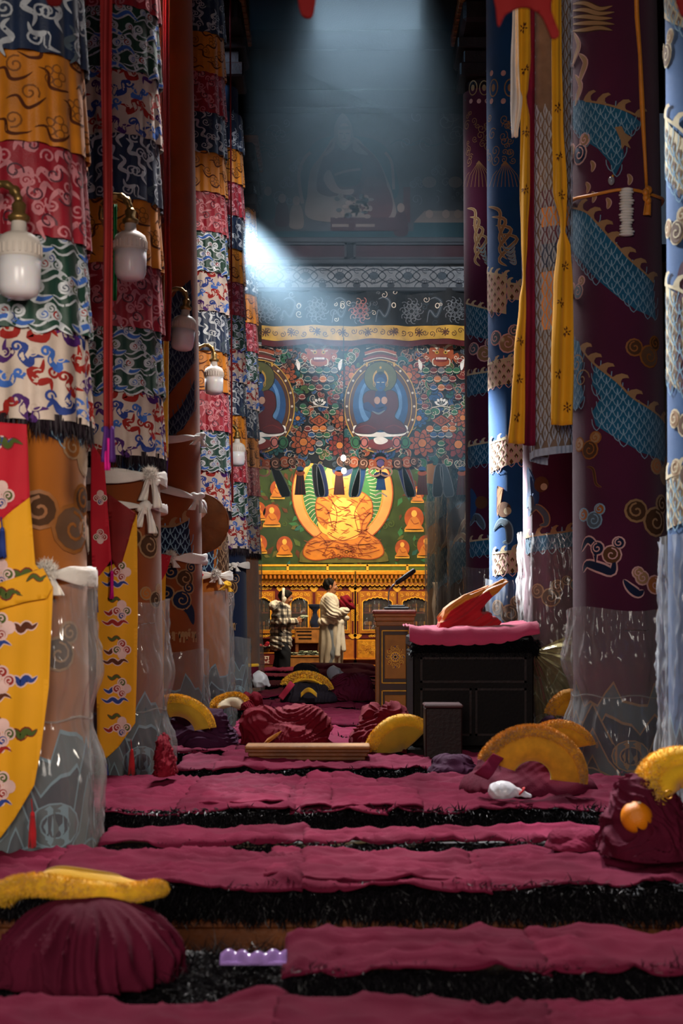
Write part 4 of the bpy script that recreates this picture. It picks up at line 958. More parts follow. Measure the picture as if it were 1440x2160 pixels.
for x, dx, c in ((578, 20, 'paint_dark'), (665, 6, 'paint_dark'), (675, 4, 'paint_indigo'), (765, -18, 'paint_blue'), (752, -10, 'paint_teal'), (845, 16, 'paint_indigo'), (855, 8, 'paint_red'), (925, -6, 'paint_dark'), (935, 8, 'paint_slate')): tie(x, 985, 1048, dx, 14, c)
a = A(); a.poly([(796, 1005), (810, 1005), (814, 1034), (792, 1034)], 'paint_blue', 6); a.poly(disc(803, 1003, 16, 8), 'paint_indigo', 7); a.stroke(cr([(790, 1046), (803, 1040), (816, 1048)], 4), 3, 'paint_cream', 6); a.cut('hanging_bell')

# ---- seated golden figure painted on the far wall of the chapel
YB = 25.97
mur = thing('wall_painting', 'painting of a golden seated figure in a green grove above the cabinets', 'mural', P(720, 1196, YB))
B_ = lambda: art_under(flat(YB, WP+['buddha_gold', 'buddha_light', 'buddha_line', 'aureole', 'leaf_green'], .003), mur)
a = B_(); a.poly(prect(470, 900, 1040, 1215), 'leaf_green', 1); R = random.Random(3)
for k in range(330):
    x, y = R.uniform(480, 1030), R.uniform(980, 1190); s = R.uniform(5, 12)
    a.poly(xf([(-1, 0), (-.3, -.5), (1, 0), (-.3, .5)], x, y, s, R.uniform(0, 6)), R.choice(('paint_green', 'paint_moss', 'paint_olive', 'paint_teal', 'paint_brown', 'leaf_green')), 2+k % 3)
for k in range(50): a.stroke(spiral(R.uniform(480, 1030), R.uniform(1000, 1180), R.uniform(5, 11), 1.2, R.uniform(0, 6)), 1.2, 'paint_moss', 5)
a.build('painted_grove', mur, 'stuff')
a = B_(); a.poly(disc(722, 1040, 106, 112, 48), 'aureole', 6); a.stroke(disc(722, 1040, 106, 112, 48), 2.5, 'buddha_line', 7, closed=True); a.poly(disc(722, 1040, 84, 92, 44), 'paint_green', 8); a.stroke(disc(722, 1040, 84, 92, 44), 1.6, 'paint_gold', 9, closed=True)
for k in range(60): an = k*2*PI/60; a.stroke(cr([(722+58*math.cos(an), 1040+66*math.sin(an)), (722+70*math.cos(an+.05), 1040+78*math.sin(an+.05)), (722+82*math.cos(an), 1040+90*math.sin(an))], 3), 1, 'paint_cream', 9)
a.cut('painted_aureole')
a = B_(); a.poly(cr([(632, 1180), (640, 1158), (680, 1150), (765, 1150), (805, 1158), (818, 1178), (800, 1186), (650, 1187)], 5, True), 'paint_olive', 9); a.poly(disc(722, 1015, 40, 46, 28), 'buddha_light', 10); a.cut('painted_seat')
bd = cr([(640, 1170), (648, 1145), (680, 1120), (668, 1090), (668, 1055), (690, 1035), (722, 1028), (756, 1035), (782, 1055), (784, 1090), (772, 1118), (800, 1142), (808, 1168), (780, 1180), (722, 1174), (665, 1182)], 6, True)
a = B_(); a.poly(bd, 'buddha_gold', 11); a.stroke(bd, 2, 'buddha_line', 12, closed=True)
a.poly(cr([(690, 1130), (700, 1070), (722, 1050), (750, 1072), (758, 1128), (722, 1140)], 5, True), 'buddha_light', 13)
a.poly(cr([(670, 1100), (690, 1118), (730, 1122), (752, 1112), (750, 1126), (722, 1136), (680, 1124)], 5, True), 'buddha_light', 14)
for pts in ([(668, 1060), (690, 1075), (700, 1110)], [(690, 1040), (710, 1080), (705, 1120)], [(770, 1045), (748, 1080), (755, 1120)], [(782, 1080), (765, 1100), (762, 1125)], [(650, 1150), (690, 1140), (740, 1150), (795, 1146)], [(645, 1165), (700, 1155), (760, 1168), (800, 1160)], [(690, 1125), (722, 1140), (760, 1126)], [(700, 1060), (722, 1075), (745, 1060)], [(675, 1130), (690, 1150), (680, 1172)], [(770, 1130), (755, 1150), (765, 1172)]): a.stroke(cr(pts, 5), 1.6, 'buddha_line', 15)
for k in range(150):
    x, y = R.uniform(650, 796), R.uniform(1045, 1172)
    if inside((x, y), bd): a.stroke(cr([(x-R.uniform(4, 12), y+R.uniform(-6, 6)), (x, y), (x+R.uniform(4, 12), y+R.uniform(-6, 6))], 4), 1.5, 'buddha_line', 15, bump_t)
for k in range(26): a.ring(R.uniform(690, 760), R.uniform(1150, 1176), 3.6, 2.8, 1.2, 'buddha_line', 15, 8)
a.cut('painted_robe')
a = B_(); a.poly(disc(722, 1012, 22, 26, 22), 'buddha_gold', 13); a.poly(disc(722, 992, 22, 14, 20), 'paint_indigo', 14); a.poly(disc(722, 980, 9, 8, 14), 'paint_indigo', 14)
for sx in (-8, 8): a.stroke([(722+sx-5, 1010), (722+sx+5, 1010)], 1.6, 'buddha_line', 15)
a.stroke([(722, 1012), (724, 1020), (720, 1020)], 1.2, 'buddha_line', 15); a.stroke(cr([(716, 1028), (722, 1030), (728, 1028)], 3), 1.6, 'paint_red', 15); a.cut('painted_head')
for x, y, s in ((573, 1090, 1.1), (600, 1155, 1.0), (873, 1098, 1.2), (848, 1160, .9), (898, 1155, 1.1), (585, 1035, .9), (880, 1045, .8), (548, 1150, .9), (545, 1080, .9)):
    a = B_(); a.poly(disc(x, y-4*s, 17*s, 20*s, 20), 'paint_rust', 8); a.poly(cr(xf([(-15, 16), (-12, 8), (-8, -2), (0, -8), (8, -2), (12, 8), (15, 16)], x, y, s), 4, True), 'buddha_gold', 9); a.poly(disc(x, y-12*s, 5*s, 6*s, 12), 'buddha_light', 10); a.stroke(cr(xf([(-6, -2), (0, 6), (8, 4)], x, y, s), 4), 1.2*s, 'buddha_line', 11); a.poly(prect(x-17*s, y+15*s, x+17*s, y+20*s), 'paint_gold', 9); a.cut('painted_small_figure')
for k, (x, y) in enumerate(((724, 966), (725, 993))):
    Y = 15.22+.07*k
    t = thing('hanging_bulb', ['upper of two bare glowing bulbs before the painted hanging', 'lower of two bare glowing bulbs before the painted hanging'][k], 'light bulb', P(x, y, Y))
    mm = mat('bulb_glow', (1, .95, .85), var=0, emit=40); MB().sphere((0, 0, 0), (.028, .028, .034), 14).build('glass_bulb', mm, t)
    MB().lathe([(.014, .03), (.016, .06), (.010, .07)], 10).build('socket', MATS['wood_black'], t); zc = 4.4-t.location.z; MB().tube([(0, 0, .06), (0, .01, .3), (0, 15.47-Y, zc+.06)], .003, 6).build('cord', MATS['wood_black'], t)
    point('bulb_light', (t.location.x, Y-.06, t.location.z), 2.5, (1, .85, .6), .03)
point('mural_glare_light', P(724, 975, 25.3), 110, (1, .82, .5), .06)  # unseen light added to make the bright glare on the golden figure
# ------------------------------------------------------------------ gilded cabinets along the chapel wall
YC = 25.0
def arch_door(cab, x0, x1, y0, y1, m_frame='cabinet_orange'):
    """a glazed door: frame with a cusped arch, gilded bead, pane"""
    o = Vector(cab.location); iw = 6; gx0, gx1, gy1 = x0+iw, x1-iw, y1-7; gy0 = y0+14
    w = gx1-gx0; top = []
    n = 7
    for k in range(n):                                                  # cusped head of the opening
        for q in range(4):
            t = (k+q/4)/n; base = gy0+9*abs(2*t-1)**1.6; top.append((lerp(gx0, gx1, t), base-2.2*abs(math.sin(PI*(t*n)))))
    top.append((gx1, gy0+9)); inn = top+[(gx1, gy1), (gx0, gy1)]
    # matching outer loop
    out = [(lerp(x0, x1, i/(len(top)-1)), y0) for i in range(len(top))]+[(x1, y1), (x0, y1)]
    def q(p, Y): v = P(p[0], p[1], YC); return (v[0]-o.x, Y-o.y, v[2]-o.z)
    b = MB(); N = len(inn); vs = [q(p, YC-.03) for p in out]+[q(p, YC-.03) for p in inn]+[q(p, YC+.02) for p in inn]+[q(p, YC+.01) for p in out]
    fs = []
    for i in range(N):
        j = (i+1) % N
        fs += [(i, j, N+j, N+i), (N+i, N+j, 2*N+j, 2*N+i), (3*N+i, 3*N+j, j, i)]
    b.add(vs, fs, 0); d = b.build('door', MATS[m_frame], cab)
    a = Art(lambda x, y, h: q((x, y), YC-.03-h), ['gold_bright', 'gold', 'cabinet_red'], .004)
    a.stroke(inn, 2.4, 'gold_bright', 2, closed=True); a.stroke([(x0+2, y0+2), (x1-2, y0+2), (x1-2, y1-2), (x0+2, y1-2)], 1.8, 'gold', 1, closed=True); a.build('gilded_bead', d)
    a = Art(lambda x, y, h: q((x, y), YC-.03-h), ['gold_bright', 'gold', 'cabinet_red'], .004)
    for k in range(6): a.stroke(spiral(x0+5+(x1-x0-10)*k/5, y0+8-2*math.sin(k*PI/5), 4, 1.2, k, (-1) ** k), 1.4, 'gold_bright', 1)
    a.build('gilded_scroll', d)
    b = MB(); b.add([q((gx0, gy0-3), YC+.005), q((gx1, gy0-3), YC+.005), q((gx1, gy1), YC+.005), q((gx0, gy1), YC+.005)], [(0, 1, 2, 3)]); b.build('pane', MATS['window_glass'], d)
    return d
def cabinet(x0, x1, doors, label):
    base = P((x0+x1)/2, 1425, YC); cab = thing('offering_cabinet', label, 'cabinet', base); o = Vector(base)
    def bx(b, xa, xb, ya, yb, Ya, Yb, m=0, bev=0):
        p0 = P(xa, yb, YC); p1 = P(xb, ya, YC); b.box(p0[0]-o.x, p1[0]-o.x, Ya-o.y, Yb-o.y, p0[2]-o.z, p1[2]-o.z, m, bev); return b
    b = MB(); bx(b, x0, x1, 1232, 1425, YC+.38, YC+.45); bx(b, x0, x0+2, 1232, 1425, YC, YC+.4); bx(b, x1-2, x1, 1232, 1425, YC, YC+.4)
    for y0, y1 in ((1232, 1247), (1336, 1347), (1391, 1425)): bx(b, x0, x1, y0, y1, YC, YC+.4)
    bx(b, x0, x1, 1291, 1294, YC+.06, YC+.38, 0)
    edges = [x0]+[e for d in doors for e in d]+[x1]
    for k in range(0, len(edges), 2): bx(b, edges[k], edges[k+1], 1247, 1336, YC, YC+.06)
    b.build('carcass', MATS['cabinet_red'], cab)
    b = MB(); bx(b, x0, x1, 1205, 1213, YC-.16, YC+.45, 0, .01); bx(b, x0, x1, 1225, 1233, YC-.06, YC+.45, 0, .01); bx(b, x0, x1, 1213, 1225, YC-.05, YC+.45); b.build('cornice', MATS['gold'], cab)
    nd = int((x1-x0)/9); de = None
    for k in range(nd):
        b = MB(); p0 = P(x0+1+9*k, 1222, YC); p1 = P(x0+6+9*k, 1214, YC)
        if de is None: b.box(0, p1[0]-p0[0], -.13, 0, 0, p1[2]-p0[2], 0, .008); de = b.mesh('dentil', MATS['cabinet_orange'])
        link('dentil', de, cab, (p0[0]-o.x, YC-.05+.13*0-o.y, p0[2]-o.z))
    a = Art(lambda x, y, h: (lambda v: (v[0]-o.x, YC-.06-h-o.y, v[2]-o.z))(P(x, y, YC)), ['gold_bright', 'gold', 'cabinet_red', 'cabinet_orange'], .004)
    for k in range(int((x1-x0)/10)): a.poly([(x0+10*k, 1228)]+[(x0+10*k+5+5*math.cos(PI-t*PI/6), 1230+6*math.sin(t*PI/6)) for t in range(7)]+[(x0+10*k+10, 1228)], 'cabinet_orange', 1); a.stroke([(x0+10*k+5+5*math.cos(PI-t*PI/6), 1230+6*math.sin(t*PI/6)) for t in range(7)], 1.3, 'gold_bright', 2)
    a.build('scalloped_edge', cab)
    A2 = lambda: Art(lambda x, y, h: (lambda v: (v[0]-o.x, YC-h-o.y, v[2]-o.z))(P(x, y, YC)), ['gold_bright', 'gold', 'cabinet_red', 'cabinet_orange'], .004)
    for xa, xb in [(edges[k], edges[k+1]) for k in range(0, len(edges), 2)]:
        if xb-xa < 5: continue
        a = A2(); c = (xa+xb)/2
        for yy in (1241, 1340): a.poly(cr([(c-9, yy), (c-5, yy-4), (c, yy-2), (c+5, yy-4), (c+9, yy), (c+5, yy+5), (c, yy+8), (c-5, yy+5)], 3, True), 'gold_bright', 2)
        a.stroke([(xa+1.5, 1247), (xa+1.5, 1336)], 1.4, 'gold', 2); a.stroke([(xb-1.5, 1247), (xb-1.5, 1336)], 1.4, 'gold', 2)
        for k in range(9): a.stroke(spiral(c, 1276+4*k, 2.6, 1.2, k*2, (-1) ** k), 1.2, 'gold_bright', 2)
        a.build('gilded_pilaster', cab)
    for d in doors:
        arch_door(cab, d[0], d[1], 1247, 1336); a = A2(); c = (d[0]+d[1])/2
        for k in range(-3, 4): a.stroke(spiral(c+k*5, 1241, 3.2, 1.2, k, -1 if k < 0 else 1), 1.5, 'gold_bright', 2); a.stroke(spiral(c+k*5, 1341, 3, 1.2, k, -1 if k < 0 else 1), 1.4, 'gold_bright', 2)
        a.build('gilded_frieze', cab)
    b = MB(); bx(b, x0, x1, 1388, 1392, YC-.1, YC+.1, 0, .01); bx(b, x0, x1, 1402, 1425, YC-.08, YC); b.build('plinth', MATS['cabinet_orange'], cab)
    return cab, bx
DO1 = [(486, 527), (533, 577), (607, 656), (668, 739)]; DO2 = [(758, 833), (842, 908), (922, 985)]
c1, bx = cabinet(478, 748, DO1, 'gilded red cabinet with arched glass doors behind the two people')
for xa, xb in ((478, 535), (600, 612), (684, 748)): bb = MB(); bx(bb, xa, xb, 1347, 1391, YC+.01, YC+.05); bb.build('lower_panel', MATS['cabinet_orange'], c1)
c2, bx = cabinet(750, 1000, DO2, 'gilded red cabinet with arched glass doors behind the microphone')
for xa, xb in ((752, 830), (834, 912), (916, 996)):
    bb = MB(); bx(bb, xa, xb, 1349, 1390, YC-.015, YC+.05, 0, .02); q = bb.build('lower_panel', MATS['gold'], c2); o = Vector(c2.location)
    a = Art(lambda x, y, h: (lambda v: (v[0]-o.x, YC-.016-h-o.y, v[2]-o.z))(P(x, y, YC)), ['cabinet_orange', 'gold_bright'], .004); g = random.Random(int(xa))
    for k in range(22): a.stroke(spiral(g.uniform(xa+6, xb-6), g.uniform(1354, 1385), g.uniform(3, 6), 1.2, g.uniform(0, 6), g.choice((-1, 1))), 1.3, g.choice(('cabinet_orange', 'gold_bright')), 1)
    a.build('carved_scrolls', q)
# wrapped scripture bundles behind the glass
cols = [mat('book_wrap_red', '#5a1c16', .8), mat('book_wrap_ochre', '#80501a', .8), mat('book_wrap_brown', '#3a2417', .8)]
k = 0
for d in DO1+DO2:
    for yb in (1291, 1329):
        n = 3; w = (d[1]-d[0]-16)/n
        for q in range(n):
            for lv in range(2):
                p = P(d[0]+8+w*(q+.5), yb-lv*9.5, YC+.1); hx = w*.44/F*YC; hz = 9/F*YC
                t = tag(link('scripture_bundle', None, None, (p[0], YC+.16, p[2]+.001)), 'small wrapped scripture bundle behind the '+['leftmost', 'second', 'third', 'fourth', 'fifth', 'sixth', 'rightmost'][(DO1+DO2).index(d)]+' arched glass door, '+('upper shelf' if yb < 1300 else 'lower shelf'), 'book', 'scripture bundles behind the cabinet glass')
                MB().box(-hx, hx, -.05, .12, 0, hz*.94, 0, .015).build('wrapped_pages', cols[k % 3], t); MB().box(hx*.3, hx*.5, -.053, .123, -.0005, hz*.97).build('tie', MATS['gold'], t); k += 1
# row of low green glazed panels above the cornice
b = MB(); gp = thing('painted_rail', 'low rail of green panels in yellow frames along the cabinet tops', 'rail', P(720, 1205, YC+.2)); o = Vector(gp.location)
for k in range(7):
    p0 = P(440+k*84, 1205, YC+.2); p1 = P(440+k*84+80, 1192, YC+.2); MB().box(p0[0]-o.x, p1[0]-o.x, -.01, .02, 0, p1[2]-o.z, 0, .008).build('green_panel', MATS['paint_moss'], gp)
    m = MB(); m.box(p0[0]-o.x-.025, p1[0]-o.x+.025, -.025, .03, p1[2]-o.z-.02, p1[2]-o.z+.012); m.box(p0[0]-o.x-.03, p0[0]-o.x+.008, -.025, .03, 0, p1[2]-o.z); m.box(p0[0]-o.x-.025, p1[0]-o.x+.025, -.025, .03, 0, .015); m.build('yellow_frame', MATS['gold_bright'], gp)
# collection box, notes, bowl, small lettered chest
t = thing('donation_box', 'orange wooden collection box between the boy and the man', 'box', P(650, 1425, 24.3)); s = F/24.3
MB().box(-.225, .225, -.15, .15, .55, .80, 0, .012).build('body', MATS['wood_light'], t)
for k in range(3): MB().box(-.2+.02*k, .06, -.157, -.15, .745-.06*k, .765-.06*k).build('slot', MATS['wood_black'], t)
for sx in (-1, 1): MB().box(sx*.19-.025, sx*.19+.025, -.12, .12, 0, .55).build('leg', MATS['wood_brown'], t)
MB().box(-.24, .24, -.165, .165, .80, .82, 0, .006).build('lid', MATS['wood_light'], t)
t = thing('note_tray', 'low tray heaped with banknotes on a bench below the collection box', 'tray', P(645, 1425, 23.9))
MB().box(-.32, .32, -.12, .12, .0, .31, 0, .01).box(-.34, .34, -.14, .14, .31, .34, 0, .01).build('bench', MATS['wood_light'], t)
g = random.Random(2); nm = mat('banknote', '#9aa692', .8, .2, 40); note = MB().surf(lambda u, v: ((u-.5)*.13, (v-.5)*.065, .008*math.sin(u*5)), 4, 1).mesh('banknote', nm)
for k in range(40):
    lay, r = divmod(k, 16) if k < 32 else (2, k-32); cx_ = (r % (8 if lay < 2 else 4))*.076-(.266 if lay < 2 else .115); cy_ = (r//(8 if lay < 2 else 4))*.10-.05
    o = link('banknote', note, None, (t.location.x+cx_+.02*lay, 23.9+cy_, t.location.z+.356+.026*lay)); o.rotation_euler = (g.uniform(-.12, .12), g.uniform(-.15, .15), PI/2+g.uniform(-.12, .12)); md = o.modifiers.new('thickness', 'SOLIDIFY'); md.thickness = .001
    tag(o, 'crumpled banknote in the heap below the collection box', 'banknote', 'banknotes heaped below the collection box')
t = thing('lettered_chest', 'small red chest with white letters under the black bowl', 'chest', P(556, 1402, 24.2)); s_ = 24.2/F
MB().box(-.20, .20, -.12, .12, 0, .19, 0, .01).build('body', MATS['cabinet_red'], t); MB().box(-.21, .21, -.13, .13, .19, .205, 0, .005).build('lid', MATS['cabinet_orange'], t)
a = Art(lambda x, y, h: (x, -.12-h, y), ['white_silk', 'gold'], .002)
for st in ([(.02, .14), (.10, .14)], [(.04, .14), (.03, .10), (.06, .11)], [(.085, .14), (.085, .09)], [(.02, .07), (.03, .03), (.05, .06), (.05, .03)], [(.07, .07), (.10, .07)], [(.075, .07), (.075, .03), (.1, .035)]): a.stroke(st, .012, 'white_silk', 1)
for k in range(6): a.stroke(spiral(-.16+.028*k, .1, .02, 1.2, k), .006, 'gold', 1)
a.build('white_letters', t)
MB().box(-.2, .2, -.11, .11, -.19, 0).build('stand', MATS['wood_brown'], t)
t = thing('offering_bowl', 'black bowl of red and white offerings left of the boy', 'bowl', tuple(Vector(P(556, 1402, 24.2))+Vector((0, 0, .2055))))
MB().lathe([(.07, 0), (.10, .02), (.125, .09), (.13, .11), (.12, .105), (.09, .03), (.0, .03)], 22).build('bowl_body', mat('black_lacquer', '#0c0a0c', .25, .1), t)
g = random.Random(4)
for k in range(9): MB().sphere((g.uniform(-.07, .07), g.uniform(-.06, .06), .11+g.uniform(-.02, .04)), g.uniform(.025, .045), 8).build('offering', MATS[g.choice(('bright_red', 'white_silk', 'robe_red'))], t)
t = thing('vase', 'dark blue vase with a wide mouth between the boy and the man', 'vase', P(666, 1319, 24.35)); t.location.z = P(650, 1425, 24.3)[2]+.82; t.location.x = P(664, 0, 24.3)[0]
MB().lathe([(.06, 0), (.085, .03), (.09, .1), (.05, .2), (.035, .26), (.05, .3)], 20).build('body', MATS['pile_navy'], t); MB().lathe([(.05, .3), (.10, .34), (.12, .39), (.11, .4), (.04, .33)], 20).build('mouth', MATS['pile_navy'], t)
# pale scarf hanging by the last right pillar
p = RP[7]
def scarf(u, v):
    x, y, z = P(lerp(912, 930, u), lerp(1228, 1322, v), 19.16); return (x+.012*math.sin(v*9)-.03*v*(u-.3), y+.02*math.sin(u*9+v*3), z)
tag(MB().surf(scarf, 14, 14).build('ceremonial_scarf', MATS['white_silk'], solid=.004), 'pale scarf hanging on the pillar beside the cabinets', 'scarf')

# ------------------------------------------------------------------ tiered brocade hangings round the left pillars
TP = [('silk_white', ['thread_red', 'thread_navy', 'thread_blue', 'purple']), ('silk_green', ['thread_silver', 'thread_blue', 'thread_red', 'silk_blue']), ('silk_red', ['thread_rose', 'silk_maroon', 'thread_rose']), ('silk_orange', ['thread_amber', 'thread_brown', 'cream']), ('silk_blue', ['thread_silver', 'pile_dusk', 'silk_blue'])]
SEQ = [0, 1, 2, 3, 4, 0, 1, 2, 3, 4, 2, 3, 4]
TALL = 0.305
drp = LP[0]
def drape_pt(seed):
    ph = random.Random(seed).uniform(0, 6)
    def fn(u, z, h, zt):
        """u: metres round the pillar; z: height in the tier from 0 (hem) to its top"""
        r0 = .196; a = u/r0; v = 1-z/.335
        n = noise.noise(Vector((math.cos(a)*2, math.sin(a)*2, seed*3.1))); f = a*15+ph+1.3*n
        pl = math.sin(f)+.35*math.sin(2*f+1)
        r = r0+.008+.016*v+.0085*pl*(.25+.75*v)+h+.004*n
        zz = zt+z-.012*(.5+.5*n)*v
        return (r*math.sin(a)+LEAN*(zz+1.65), -r*math.cos(a), zz)
    return fn
W_ = 2*PI*.196
def draw_tier(a, kind, g):
    """scrolling brocade: rows of curls, clouds, flames"""
    def spots(n, rows, ju, jz):
        for k in range(n*rows):
            r = k//n; yield k, ((k % n)+.5*(r % 2))/n*W_-W_/2+g.uniform(-ju, ju), .045+(.25/(rows-1))*r+g.uniform(-jz, jz), g.choice((-1, 1))
    if kind == 0:
        for k, u, z, d in spots(13, 4, .012, .012):
            s = g.uniform(.036, .046); c = ['thread_red', 'thread_navy', 'thread_red', 'thread_blue', 'purple'][(k*7) % 5]; ro = g.uniform(-1, 1)
            a.stroke(cr(xf([(-1.1, .9), (-.5, .2), (-.9, -.4), (.1, -.5), (.5, .3), (1.2, -.1)], u, z, s, ro, d), 4), s*.62, c, 1, bump_t)
            a.stroke(spiral(u-d*s*.4, z+s*.1, s*.5, 1.2, 1, d), .004, 'silk_white', 2); a.stroke(spiral(u+d*s*.8, z+s*.5, s*.5, 1.2, 0, -d), .009, c, 1)
    elif kind == 1:
        for k, u, z, d in spots(10, 4, .01, .01):
            cloud(a, u, z, .040, 'thread_blue', 'thread_silver', 1, d, None, [['thread_blue', 'thread_red', 'silk_green'], ['silk_blue', 'thread_green', 'thread_red'], ['thread_red', 'silk_green', 'thread_navy']][k % 3], .2)
            flame(a, [(u-.07*d, z-.03), (u-.03*d, z-.045), (u+.02*d, z-.02), (u+.07*d, z-.055)], .020, 'thread_blue' if k % 2 else 'silk_green', 'thread_silver', 1, .7)
    elif kind == 2:
        for k, u, z, d in spots(10, 4, .015, .012):
            a.stroke(cr(xf([(-1.4, -.5), (-.6, .4), (.1, -.3), (.8, .6), (1.4, .1)], u, z, .044, g.uniform(-1.2, 1.2), d), 5), .024, 'thread_rose', 1, bump_t); a.stroke(spiral(u, z, .03, 1.2, k, d), .006, 'silk_maroon', 2); a.stroke(spiral(u+.05, z-.03, .026, 1.3, k, d), .007, 'thread_rose', 1)
            if k % 3 == 0: a.poly(disc(u-.03, z+.04, .02, .026, 9), 'thread_rose', 1); a.stroke(spiral(u-.03, z+.04, .014, 1.1), .004, 'silk_red', 3)
    elif kind == 3:
        for k, u, z, d in spots(8, 4, .02, .015):
            a.stroke(cr(xf([(-1.6, .3), (-.8, .5), (-.3, -.3), (.4, -.2), (1.2, .5)], u, z, .044, g.uniform(-.7, .7), d), 5), .012, 'thread_brown', 1, bump_t)
            if k % 2:
                for q in range(5): a.ring(u+.024*math.cos(q*1.26), z+.03+.024*math.sin(q*1.26), .014, .014, .0045, 'thread_amber', 1, 8)
            else: a.stroke(spiral(u, z+.035, .032, 1.4, k, d), .006, 'thread_amber', 1)
    else:
        for k, u, z, d in spots(12, 4, .012, .012):
            a.stroke(cr(xf([(-.2, -1.3), (.3, -.5), (-.3, .2), (.4, .8), (.1, 1.5)], u, z, .046, g.uniform(-.8, .8), d), 5), .020, g.choice(('thread_silver', 'pile_dusk', 'thread_silver')), 1, bump_t); a.stroke(spiral(u+d*.035, z, .028, 1.4, k, d), .007, 'thread_silver', 2)
tier_me = {}
def make_drape(base, label):
    t = thing('tiered_hanging', label, 'brocade hanging', base, 'tiered brocade hangings on the left pillars')
    for i, kd in enumerate(SEQ):
        key = (kd, i // 5)
        zt = i*TALL+.03
        fn = drape_pt(i+1); m, pal = TP[kd]
        b = MB(); b.surf(lambda u, v: fn((u-.5)*W_, .335*(1-v), 0, zt), 120, 9, 0, True)
        o = b.build('brocade_tier', MATS[m], t)
        al = sorted(set(pal+['thread_silver', 'silk_white', 'thread_green', 'silk_green', 'silk_blue', 'thread_navy', 'thread_red', 'thread_blue', 'pile_dusk', 'thread_rose', 'silk_maroon', 'thread_brown', 'thread_amber', 'silk_red', 'purple']))
        a = Art(lambda u, z, h: fn(u, z, h, zt), al, .0011, .011); draw_tier(a, kd, random.Random(50+i)); a.build('embroidery', o)
    g = np.random.default_rng(3); n = 900; an = g.uniform(0, 2*PI, n); r = .205+g.uniform(0, .012, n)
    blades('dark_fringe', np.stack([r*np.sin(an), -r*np.cos(an), np.full(n, .045)], 1)+np.array([LEAN*1.65, 0, 0]), np.stack([.05*np.sin(an), -.05*np.cos(an), -np.ones(n)], 1), .085, .004, MATS['thread_dark'], t, .12, 4)
    return t
d0 = make_drape((LP[0].x, LP[0].y, zy(LP[0], 908)+.01), 'nearest tiered brocade hanging, with white curl-patterned lowest tier beside the first lamp')
for i, y, rz, lab in ((1, 972, .9, 'tiered brocade hanging in shade behind the dark red ribbon, on the second left pillar'), (3, 1082, 2.3, 'tiered brocade hanging behind the small round brown disc, bright orange and red tiers'),
                      (4, 1162, 4.0, 'tall tiered brocade hanging just behind the one above the round disc'), (5, 1172, 5.2, 'last tiered brocade hanging, against the painted hanging at the end of the aisle')):
    p = LP[i]; dup(d0, (p.x, p.y, zy(p, y)), None, lab)
# ------------------------------------------------------------------ rows of seats across the aisle
def cloth_piece(xa, xb, ya, yb, z, seed, lift=0.0, wave=1.0, drop=.014, name='cloth', nx=None):
    """a length of maroon cloth lying over a seat: creased, its front edge hanging over"""
    nx = nx or max(10, int((xb-xa)/max(.012, ya*.0022))); ny = max(10, int((yb-ya)/max(.010, ya*.0026)))
    def fn(u, v):
        x = lerp(xa, xb, u); ed = noise.noise(Vector((x*2.6, seed, 0)))
        y = lerp(yb+.03*noise.noise(Vector((x*3.1, seed+7, 0))), ya-.012+.035*ed, v)
        w = .6*noise.noise(Vector((x*2.1+seed, y*3.5, 1)))+.35*noise.noise(Vector((x*5+seed, y*9, 3)))
        r = 1-abs(noise.noise(Vector((x*3.2+seed*2, y*11+1.5*noise.noise(Vector((x*2, y*3, seed))), 5)))); r = r**7
        r2 = (1-abs(noise.noise(Vector((x*9+seed*3, y*7, 9)))))**9
        bk = max(0, 1-v*5); h = .014+lift+wave*(.024*w+.020*r+.009*r2+.003*noise.noise(Vector((x*16, y*22, seed))))+.03*bk*noise.noise(Vector((x*4.2, seed+3, 2)))
        f = max(0, (v-.88)/.12); h -= drop*f*f*(1+.7*noise.noise(Vector((x*6, seed, 8))))
        e = min(u, 1-u)*(xb-xa); h -= .010*max(0, 1-e/.02)
        return (x, y, z+max(h, .009-.04*f))
    return MB().surf(fn, nx, ny, 0)
